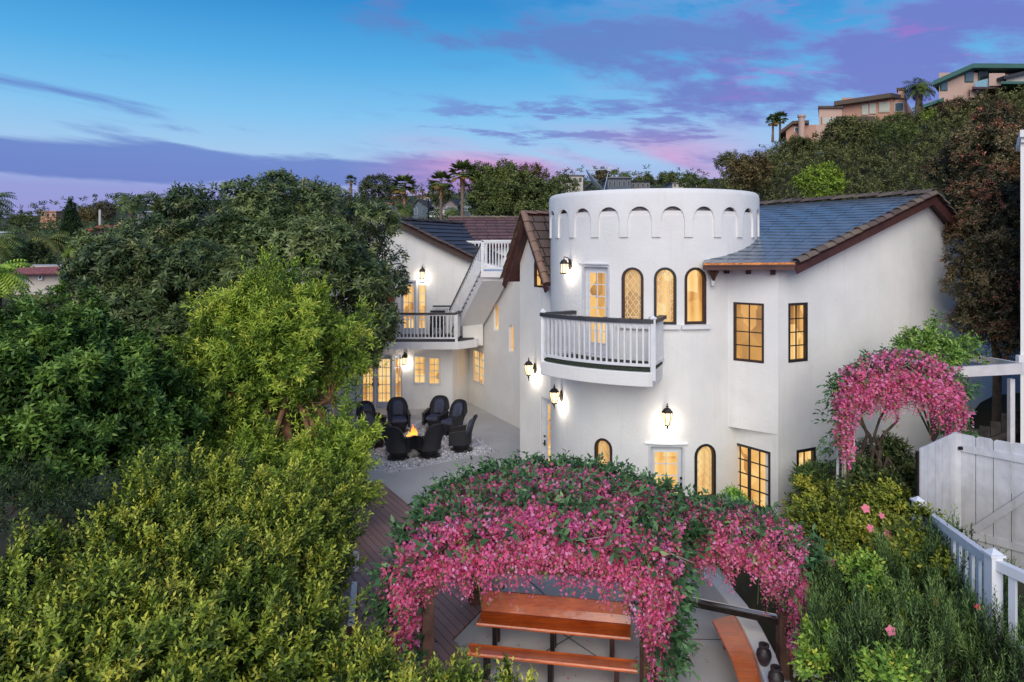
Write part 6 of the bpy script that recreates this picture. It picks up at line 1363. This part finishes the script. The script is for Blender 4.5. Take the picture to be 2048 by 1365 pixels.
# ------------------------------------------------------------------ palms and background trees
PALG = [(0.05, 0.075, 0.018), (0.09, 0.12, 0.03)]
def palm(lab, px, py, Y, R_0, kind='fan', base_py=None, skirt=True, col=PALG, group='palm trees', nf=38, trw=None):
    k = Y/F; c = at(px, py, Y); R_ = R_0*1.3; r = R_*k; zb = min(gz(c.x, c.y), c.z-2*r) if base_py is None else at(px, base_py, Y).z
    root = empty('palm_tree', (c.x, c.y, zb), lab, 'palm tree', group); tw = trw or max(0.12, r*0.10)
    mb = MB(); lean = random.uniform(-.03, .03)*(c.z-zb); mb.tube([(c.x+lean, c.y, zb), (c.x+lean*.3, c.y, (zb+c.z)/2), (c.x, c.y, c.z)], [tw*1.2, tw*.9, tw], 8); mb.build('trunk', BARKP, root, smooth=True)
    OP, OD, OW, OL, Owd, OC = [], [], [], [], [], []
    def leafl(p, d, w, L_, wd, c_): OP.append(p); OD.append(d); OW.append(w); OL.append(L_); Owd.append(wd); OC.append(c_)
    for f in range(int(nf*1.5)):
        a = random.uniform(0, 6.28); e = random.uniform(-0.55, 1.35) if kind == 'fan' else random.uniform(-.15, 1.2); cc = Vector(col[0]).lerp(Vector(col[1]), random.random())*random.uniform(.7, 1.3)
        if kind == 'fan' and e < -0.3: cc = Vector((0.20, 0.13, 0.05))
        d = Vector((math.cos(a)*math.cos(e), math.sin(a)*math.cos(e), math.sin(e))); s = d.cross(Vector((0, 0, 1)));  s = s.normalized() if s.length > .01 else Vector((1, 0, 0))
        if kind == 'fan':
            pe = c + d*r*0.50; leafl(c, d, s, r*.52, r*.012, cc)
            for q in range(9):
                b_ = (q-4)/4*1.15; dd = (d*math.cos(b_) + s*math.sin(b_) + Vector((0, 0, -.25))).normalized(); leafl(pe, dd, dd.cross(Vector((0, 0, 1)))+s*.1, r*.5*(1-.25*abs(b_)), r*.062, cc)
        else:
            p = c.copy(); dd = d.copy(); m_ = 11; st = r*1.25/m_
            for q in range(m_):
                dd = (dd + Vector((0, 0, -0.17))).normalized(); q2 = p + dd*st; leafl(p, dd, s, st*1.05, r*.012, cc)
                for sg in (-1, 1):
                    l2 = (dd*.55 + s*sg + Vector((0, 0, -.35))).normalized(); leafl(p, l2, dd, r*.36*math.sin(math.pi*(q+1.5)/(m_+2)), r*.028, cc)
                p = q2
    if kind == 'fan' and skirt:
        for q in range(50):
            a = random.uniform(0, 6.28); z = random.uniform(-.9, -.05)*r; d = Vector((math.cos(a)*.35, math.sin(a)*.35, -1)); leafl(c+Vector((math.cos(a)*tw*.8, math.sin(a)*tw*.8, z)), d, Vector((-math.sin(a), math.cos(a), 0)), r*.28, r*.05, Vector((0.22, 0.12, 0.05))*random.uniform(.6, 1.2))
    leaf_mesh('crown', *[np.array([tuple(v) for v in x]) for x in (OP, OD, OW)], np.array(OL), np.array(Owd), np.array([tuple(v) for v in OC]), LEAF, root, fold=.1, bend=.12); return root
palm('tall fan palm above the grey gabled houses, with a shaggy brown skirt', 925, 348, 105, 26, base_py=470)
palm('second fan palm in the row, just left of the tallest one', 882, 366, 110, 22, base_py=470)
palm('broad fan palm left of the grey houses', 808, 374, 100, 24, base_py=470)
palm('small brown headed palm left of the broad fan palm', 792, 392, 104, 11, base_py=470, col=[(0.16, 0.10, 0.03), (0.10, 0.10, 0.03)])
palm('low bushy palm behind the roof, under the broad fan palm', 808, 418, 92, 17, 'feather', base_py=450)
palm('low palm in front of the grey houses', 905, 424, 95, 13, 'feather', base_py=450)
palm('thin lone palm against the sky, left of the pine', 702, 362, 230, 11, base_py=440, skirt=True, nf=26, trw=.35)
palm('feathery palm on the skyline at the left, right of the dark conifer', 262, 402, 110, 24, 'feather', base_py=480, trw=.5)
palm('small palm on the far skyline above the big evergreen', 352, 390, 180, 14, 'feather', base_py=420)
palm('palm fronds leaning in at the left edge of the skyline', -22, 405, 40, 34, 'feather', base_py=620, nf=30)
palm('palm with hanging brown fronds below the conifer, left', 95, 480, 42, 28, 'feather', base_py=640, nf=44, col=[(0.06, 0.085, 0.02), (0.15, 0.14, 0.04)], trw=.2)
palm('green palm right of the one with brown fronds', 148, 496, 52, 22, 'feather', base_py=600, nf=40, col=[(0.07, 0.11, 0.015), (0.14, 0.18, 0.03)])
palm('wide dark palm at the left edge below the skyline', 2, 484, 36, 36, 'feather', base_py=660, nf=44, col=[(0.05, 0.08, 0.02), (0.10, 0.12, 0.03)])
palm('bright green palm fronds at the left edge above the leafy tree', -5, 548, 20, 46, 'feather', base_py=760, nf=44, col=[(0.14, 0.26, 0.03), (0.28, 0.40, 0.05)])
palm('palm on the hill crest between the two upper houses', 1838, 175, 70, 24, 'feather', base_py=235, trw=.35)
palm('tall spiky palm cluster at the left end of the hill houses, right stem', 1560, 238, 70, 14, base_py=285, skirt=False)
palm('tall spiky palm cluster at the left end of the hill houses, left stem', 1546, 243, 69, 13, base_py=285, skirt=False)
palm('small palm on the skyline right of the satellite dish', 1250, 350, 190, 11, 'feather', base_py=380)
palm('slim palm on the skyline just above the satellite dish', 1228, 344, 200, 8, 'feather', base_py=380)
def ctree(lab, px, py, Y, r, n_, pal, asp=1.0, young=(.09, .1, .03), name='broadleaf_tree'):
    return crown_bush(name, lab, px, py, Y, r, n_, pal, young, 'tree', asp, 'trees across the valley')
BT = [(0.024, 0.036, 0.012), (0.055, 0.072, 0.022), (0.11, 0.125, 0.038)]; OT = [(0.045, 0.035, 0.016), (0.07, 0.055, 0.024), (0.10, 0.08, 0.03)]
ctree('spreading dark pine left of the broad fan palm', 757, 378, 120, 24, 520, [(0.02, 0.03, 0.014), (0.035, 0.045, 0.018), (0.055, 0.065, 0.024)], 1.25, name='pine_tree')
ctree('dark round tree behind the second fan palm', 880, 388, 125, 15, 260, BT, 1.2)
ctree('dark tree behind the tallest fan palm', 958, 358, 110, 24, 420, BT, 1.1)
ctree('upright olive tree right of the tall palm', 985, 365, 92, 26, 460, [(0.04, 0.055, 0.014), (0.07, 0.085, 0.02), (0.1, 0.12, 0.03)], 1.0)
ctree('wispy topped tree in the middle of the skyline grove', 1012, 358, 94, 26, 460, BT, .8)
ctree('rounded brown tree on the skyline behind the grove', 1060, 352, 118, 19, 380, OT, 1.2)
ctree('big olive tree behind the annex roof', 1040, 400, 80, 40, 800, BT, 1.1)
ctree('dense green tree left of the annex peak', 985, 405, 80, 34, 650, [(0.03, 0.045, 0.014), (0.055, 0.072, 0.02), (0.09, 0.11, 0.03)], 1.2)
ctree('dark tree touching the left side of the tower', 1088, 395, 78, 32, 620, BT, .9)
ctree('bushy tree behind the tower rim, left part', 1125, 372, 120, 15, 240, BT, 1.8)
ctree('small round brown tree above the satellite dish', 1205, 350, 190, 8, 160, OT, 1.3)
ctree('low round tree on the skyline over the tower', 1290, 362, 200, 8, 160, BT, 2.0)
ctree('low tree on the skyline right of the tower middle', 1335, 360, 200, 8, 160, BT, 2.0)
ctree('leafy tree on the skyline left of the hill', 1385, 366, 150, 13, 240, [(0.03, 0.045, 0.014), (0.055, 0.072, 0.02), (0.09, 0.11, 0.03)], 1.8)
ctree('grey brown tree on the left skyline beside the conifer', 178, 428, 130, 11, 280, OT, 1.3)
ctree('dark tree on the left skyline before the feathery palm', 210, 422, 120, 13, 320, [(0.03, 0.03, 0.02), (0.05, 0.045, 0.025), (0.07, 0.065, 0.03)], 1.3)
ctree('flat green trees on the far left hill', 45, 444, 260, 9, 200, BT, 3.0)
ctree('green tree left of the big evergreen, below the skyline', 128, 486, 60, 13, 300, [(0.04, 0.06, 0.014), (0.07, 0.09, 0.02), (0.1, 0.12, 0.03)], 1.4)
ctree('broad green tree at the left behind the palms', 40, 512, 50, 24, 500, BT, 1.6)
ctree('dark tree between the left palms and the red roofed shed', 60, 520, 38, 28, 420, BT, 1.2)
ctree('olive tree on the skyline above the big evergreen, right of centre', 640, 400, 150, 13, 260, BT, 2.2)
ctree('low trees on the skyline above the big evergreen, left of centre', 330, 412, 170, 10, 220, BT, 2.6)
B = px_blobs([(143, 458, 95, 15, .95), (143, 442, 95, 12, .95), (142, 426, 95, 9, .95), (142, 412, 95, 6, .9), (142, 401, 95, 3.5, .8)])
tree('conifer', B, [TG(143, 470, 95), T(143, 450, 95), T(143, 420, 95)], 'dark pointed conifer standing on the left skyline', 'tree', 1500, 7, .32, .10, .25, [(0.008, 0.018, 0.008), (0.014, 0.028, 0.011), (0.022, 0.04, 0.014)], (0.04, .06, .02), bumps=40, tr=.4, upright=1.5, tw=3)

# ------------------------------------------------------------------ background houses
def bm(name, c, **k): return mat(name, c, 0.8, 0.05, 0.6, **k)
PINKW = bm('pink stucco', (0.52, 0.30, 0.22)); PINK2 = bm('light pink stucco', (0.55, 0.38, 0.31)); TEALT = bm('teal trim', (0.05, 0.14, 0.12)); GREYH = bm('grey siding', (0.19, 0.185, 0.20)); BLUEH = bm('blue grey siding', (0.11, 0.14, 0.18))
DKR = bm('charcoal shingles', (0.035, 0.038, 0.048)); GLB = mat('blue window glass', (0.10, 0.16, 0.20), 0.1, 0.1, 0.5); BLIND = mat('pale window blind', (0.48, 0.50, 0.44), 0.6, 0.05); ROOFR = mat('terracotta roof', (0.33, 0.10, 0.07), 0.8, 0.2, 1.5); CREAM = bm('cream stucco', (0.55, 0.50, 0.44)); GBAL = mat('balcony glass', (0.25, 0.42, 0.5), 0.1, 0.05)
def fbox(root, name, m, x0, x1, y0, y1, Y, dep, ybase=None, side=None):
    """a block whose front face fills these photo columns and rows at depth Y and that runs dep metres back"""
    a = at(x0, y0, Y); b = at(x1, y1, Y); mb = MB(); k = (Y+dep)/Y
    xs = side if side is not None else 0
    xs = xs + a.x*dep/Y + 0.1; mb.prism([(a.x, Y), (b.x, Y), (b.x+xs, Y+dep), (a.x+xs, Y+dep)], b.z, a.z); return mb.build(name, m, root)
def fwin(root, x0, x1, y0, y1, Y, m=None, fr=None):
    a = at(x0, y0, Y); b = at(x1, y1, Y); w = b.x-a.x; t = max(0.05, w*.06); mb = MB(); mb.box(((a.x+b.x)/2, Y-.04, (a.z+b.z)/2), (w, .12, a.z-b.z)); f = mb.build('window', fr or WHITEP, root)
    mb = MB(); mb.box(((a.x+b.x)/2, Y-.08, (a.z+b.z)/2), (w-2*t, .1, a.z-b.z-2*t)); mb.build('pane', m or GLB, f)
def roof_slab(root, pts, th, m, name='roof'):
    mb = MB(); n = len(pts); mb.v = [tuple(p) for p in pts] + [(p[0], p[1], p[2]-th) for p in pts]; mb.f = [tuple(range(n)), tuple(n+i for i in range(n))[::-1]] + [(i, n+i, n+(i+1) % n, (i+1) % n) for i in range(n)]; return mb.build(name, m, root)
h = empty('hill_house', tuple(at(1740, 240, 72)), 'pink stucco house with large pale windows on the hill crest', 'house')
fbox(h, 'wall', PINKW, 1683, 1786, 196, 262, 72, 8); fbox(h, 'side_wall', PINKW, 1786, 1812, 200, 262, 72.3, 8, side=1)
A0, A1, A2 = at(1668, 203, 71), at(1782, 186, 71), at(1812, 192, 74); roof_slab(h, [A0, A1, A1+Vector((5.2, 9, 0.1)), A0+Vector((5.2, 9, 0.1))], .45, mat('brown fascia roof', (0.10, 0.07, 0.05))); roof_slab(h, [A1, A2, A2+Vector((5, 9, 0)), A1+Vector((5.2, 9, .1))], .45, MATS['brown fascia roof'])
for x0, x1, y0, y1 in ((1722, 1736, 209, 231), (1737, 1751, 207, 229), (1756, 1779, 204, 226)): fwin(h, x0, x1, y0, y1, 72, BLIND, PINK2)
fwin(h, 1788, 1806, 206, 224, 72.3); fbox(h, 'terrace_wall', PINK2, 1638, 1684, 214, 262, 71.5, 6); fwin(h, 1643, 1670, 234, 250, 71.4, BLIND, PINK2); fbox(h, 'terrace_cap', MATS['brown fascia roof'], 1636, 1686, 212, 216, 71.2, 6)
fbox(h, 'chimney', PINKW, 1796, 1808, 178, 196, 73, 1.2); fbox(h, 'chimney_cap', MATS['brown fascia roof'], 1793, 1811, 176, 181, 72.9, 1.4); fbox(h, 'lower_terrace', PINK2, 1612, 1672, 250, 290, 69, 4); fbox(h, 'lower_eave', MATS['brown fascia roof'], 1672, 1750, 233, 246, 70.4, 2)
h = empty('hill_house', tuple(at(1595, 270, 68)), 'low pink annex with round chimney at the left end of the hill crest', 'house')
fbox(h, 'wall', PINKW, 1572, 1632, 250, 285, 68, 5); roof_slab(h, [at(1560, 262, 67.5), at(1585, 242, 67.5), at(1618, 241, 67.5), at(1618, 241, 67.5)+Vector((2.2, 5, 0)), at(1560, 262, 67.5)+Vector((2.2, 5, 0))], .3, MATS['brown fascia roof']); fwin(h, 1588, 1598, 255, 265, 68)
mb = MB(); p = at(1603, 245, 67.3); mb.lathe([(.3, -1.6), (.3, .5), (.4, .5), (.4, .7), (.01, .7)], p, 12); mb.build('chimney', PINK2, h)
h = empty('hill_house', tuple(at(1960, 200, 66)), 'pink house with teal eaves and glass balcony at the top right of the hill', 'house')
fbox(h, 'wall', PINK2, 1878, 1962, 146, 210, 66, 9); fbox(h, 'wall', PINKW, 1962, 2110, 134, 200, 67, 9)
a0, a1, a2 = at(1866, 162, 65), at(1946, 127, 65), at(2120, 128, 65); roof_slab(h, [a0, a1, a1+Vector((8, 10, 0)), a0+Vector((8, 10, 0))], .42, TEALT); roof_slab(h, [a1, a2, a2+Vector((8, 10, 0)), a1+Vector((8, 10, 0))], .42, TEALT)
fwin(h, 1880, 1894, 163, 182, 66, GLB, TEALT); fwin(h, 1929, 1946, 143, 165, 66, GLB, TEALT); fwin(h, 1957, 1974, 143, 165, 65.9, mat('dark doorway glass', (.03, .03, .035), .1), TEALT); fwin(h, 1976, 1990, 141, 158, 66.9, MATS['dark doorway glass'], TEALT)
mb = MB(); p, q_ = at(1950, 174, 65.2), at(1980, 166, 65.2); mb.bar(p+Vector((0, 0, 0)), q_, .04, .9); mb.build('balcony_glass', GBAL, h); fbox(h, 'balcony_wall', PINK2, 1978, 2010, 147, 172, 65, 1.5); fbox(h, 'balcony_slab', mat('balcony slab', (.08, .04, .04)), 1944, 2010, 174, 178, 64.8, 2); fbox(h, 'lower_wall', PINK2, 1940, 1968, 176, 196, 65.6, 2)
roof_slab(h, [at(2008, 152, 64), at(2110, 128, 64), at(2110, 128, 64)+Vector((0, 5, 0)), at(2008, 152, 64)+Vector((0, 5, 0))], .3, DKR); fbox(h, 'wall', CREAM, 2012, 2110, 150, 166, 64.6, 4); fbox(h, 'terrace_edge', TEALT, 2002, 2110, 163, 168, 63.6, 4); roof_slab(h, [at(1846, 210, 64), at(1888, 195, 64), at(1888, 195, 64)+Vector((2.6, 4, 0)), at(1846, 210, 64)+Vector((2.6, 4, 0))], .3, TEALT, 'lower_roof'); fbox(h, 'lower_wall', PINKW, 1860, 1900, 203, 225, 65, 3)
# grey gabled houses across the valley
def gable_house(lab, x0, x1, xa, ye, ya, yb, Y, wall, roof, wins=(), deck=None, ridge_dx=8, group='grey gabled houses across the valley', dep=14):
    p = at((x0+x1)/2, yb, Y); h = empty('gabled_house', tuple(p), lab, 'house', group); a, b, c = at(x0, ye, Y), at(x1, ye, Y), at(xa, ya, Y); zb = at(x0, yb, Y).z-6; o = Vector((ridge_dx*Y/F*3, dep, 0))
    mb = MB(); mb.v = [(a.x, Y, zb), (b.x, Y, zb), tuple(b), tuple(c), tuple(a)]; mb.v += [tuple(Vector(v)+o) for v in mb.v]; mb.f = [(0, 1, 2, 3, 4), (9, 8, 7, 6, 5), (0, 5, 6, 1), (1, 6, 7, 2), (4, 9, 5, 0)]; mb.build('wall', wall, h)
    e = Vector((Y/F*2.2, 0, -Y/F*1.6)); f = Vector((0, -.6, 0)); up = Vector((0, 0, .25)); 
    for s, q in ((-1, a), (1, b)):
        e_ = Vector((s*Y/F*2.5, 0, -Y/F*1.8)); roof_slab(h, [q+e_+f+up, c+f+up, c+o+up, q+e_+o+up] if s < 0 else [c+f+up, q+e_+f+up, q+e_+o+up, c+o+up], .3, roof)
    for w in wins: fwin(h, *w, Y-.05)
    if deck:
        x, x2, y, y2 = deck; A, B_ = at(x, y, Y-3), at(x2, y, Y-3); mb = MB(); mb.bar(A, B_, .15, .25); mb.bar(at(x, y2, Y-3), at(x2, y2, Y-3), .3, .4); 
        for k in range(12): q1 = A.lerp(B_, k/11); q2 = at(x, y2, Y-3).lerp(at(x2, y2, Y-3), k/11); mb.bar(q1, q2, .15, .1, (0, 1, 0))
        mb.build('deck_railing', WHITEP, h)
    return h
gable_house('grey gabled house with a white deck rail, behind the second palm', 860, 883, 868, 413, 401, 434, 190, GREYH, DKR, ((869, 877, 417, 425),), (858, 882, 424, 433))
gable_house('taupe gabled house right of it, with white windows', 884, 914, 900, 412, 399, 434, 188, bm('taupe siding', (0.24, 0.20, 0.20)), DKR, ((892, 902, 414, 421), (911, 914.5, 413, 421)), (886, 904, 422, 430))
gable_house('tall blue grey gabled house at the right of the group, behind the tall palm', 916, 956, 926, 406, 392, 434, 192, BLUEH, DKR, ((926, 935, 414, 422), (937, 942, 414, 419)))
gable_house('dark blue house with a stone chimney left of the gabled houses', 826, 856, 836, 414, 400, 434, 186, BLUEH, DKR, ((829, 835, 416, 430),))
fh = [('low cream house with a red lower storey behind the pine tree', 742, 782, 409, 432, 150, CREAM, ROOFR), ('salmon house on the ridge behind the tall palm', 948, 972, 377, 388, 210, PINK2, DKR), ('pale house with an orange roof between the palms', 834, 860, 394, 404, 230, CREAM, ROOFR),
      ('peach stucco villa on the far left hill', 80, 112, 424, 436, 240, mat('peach', (.6, .3, .2), .8), PINKW), ('grey low house at the right skyline behind the big evergreen', 275, 310, 425, 436, 160, GREYH, mat('pale blue roof', (.4, .5, .6))),
      ('beige house on the skyline left of the tower dish', 1122, 1166, 352, 368, 190, CREAM, GREYH), ('grey block house behind the tower rim, middle', 1215, 1262, 357, 378, 170, BLUEH, GREYH), ('blue grey house on the ridge right of the block house', 1262, 1300, 364, 378, 175, GREYH, DKR),
      ('small white house on the ridge left of the hill', 1345, 1372, 366, 376, 180, CREAM, GREYH), ('white house with a lavender roof at the foot of the hill', 1392, 1408, 362, 374, 170, mat('lavender white', (.55, .55, .65)), mat('lav roof', (.4, .4, .55))), ('tiny brown roofed house on the left skyline', 300, 316, 428, 436, 150, PINK2, GREYH)]
for lab, x0, x1, y0, y1, Y, wm, rm in fh:
    p = at((x0+x1)/2, y1, Y); h = empty('distant_house', tuple(p), lab, 'house', 'houses across the valley'); a, b = at(x0, y0, Y), at(x1, y1, Y); w = b.x-a.x; hh = a.z-b.z
    mb = MB(); mb.prism([(a.x, Y), (b.x, Y), (b.x, Y+8), (a.x, Y+8)], b.z-5, a.z); mb.build('wall', wm, h); mb = MB(); mb.prism([(a.x-.5, Y-.5), (b.x+.5, Y-.5), (b.x+.5, Y+8.5), (a.x-.5, Y+8.5)], a.z, a.z+hh*.08); 
    mb.prism([(a.x+w*.15, Y+1.2), (b.x-w*.15, Y+1.2), (b.x-w*.15, Y+6.5), (a.x+w*.15, Y+6.5)], a.z+hh*.08, a.z+hh*.2); mb.build('roof', rm, h)
    n_ = max(2, int((x1-x0)/9))
    for k in range(n_): fwin(h, x0+(x1-x0)*(k+.25)/n_, x0+(x1-x0)*(k+.75)/n_, y0+(y1-y0)*.25, y0+(y1-y0)*.75, Y, mat('dim glass', (.06, .07, .09), .15), CREAM)
# houses among the left trees
h = empty('pink_villa', tuple(at(190, 490, 50)), 'pale pink villa with twin arched windows and a red tile roof, behind the evergreen', 'house')
fbox(h, 'wall', mat('pale pink stucco', (.58, .46, .44), .8), 167, 240, 462, 530, 50, 6); roof_slab(h, [at(163, 463, 49.4), at(200, 450, 49.4), at(245, 450, 49.4), at(245, 450, 56), at(163, 463, 56)], .25, ROOFR)
for x in (179, 191): mb = MB(); pl = Plane((-60, 50), (60, 50)); u, z = pl.hit(x, 481); mb2 = MB(); extrude_outline(mb2, pl, u, arch_outline(.36, z-.01, z+.45), .02, .06); mb2.build('window', mat('arched dark glass', (.05, .07, .10), .15), h)
h = empty('garden_house', tuple(at(70, 550, 26)), 'low white garden building with a red tile roof at the left edge', 'building')
fbox(h, 'wall', CREAM, 28, 122, 546, 590, 26, 4); ruled_roof('roof', at(22, 549, 25.6), at(124, 547, 25.6), at(32, 536, 27.5), at(122, 533, 27.5), mat('red tiles', (.36, .12, .11), .8, .3, 8), h, 5, .05, 6, .02); fbox(h, 'ridge_wall', CREAM, 60, 124, 532, 537, 27.6, 2); fwin(h, 36, 46, 551, 562, 26, MATS['dim glass'], WHITEP); fwin(h, 80, 88, 549, 560, 26, MATS['dim glass'], WHITEP)
h = empty('peach_house', tuple(at(12, 470, 70)), 'small yellow cream house behind the palms at the far left', 'house')
fbox(h, 'wall', CREAM, -10, 24, 466, 485, 70, 6); fbox(h, 'roof', mat('pale metal roof', (.5, .58, .65), .4), -14, 28, 463, 466.5, 69.5, 7)
# utility poles
for i, (px, y0, y1, Y, lab) in enumerate(((845, 379, 400, 150, 'wooden utility pole behind the palms, above the grey houses'), (1093, 336, 362, 160, 'utility pole on the skyline right of the grove'), (315, 392, 412, 170, 'small utility pole on the left skyline'), (200, 420, 440, 90, 'pale pole beside the trees on the left skyline'))):
    r = empty('utility_pole', tuple(at(px, y1, Y)), lab, 'utility pole', 'utility poles'); mb = MB(); mb.tube([at(px, y1+12, Y), at(px, y0, Y)], 0.16, 6); mb.build('pole', BARK if i != 3 else CREAM, r)
    if i != 3: mb = MB(); mb.bar(at(px-5, y0+3, Y), at(px+5, y0+3, Y), .12, .14); mb.bar(at(px-4, y0+6, Y), at(px+4, y0+6, Y), .12, .14); mb.build('crossarm', BARK, r)
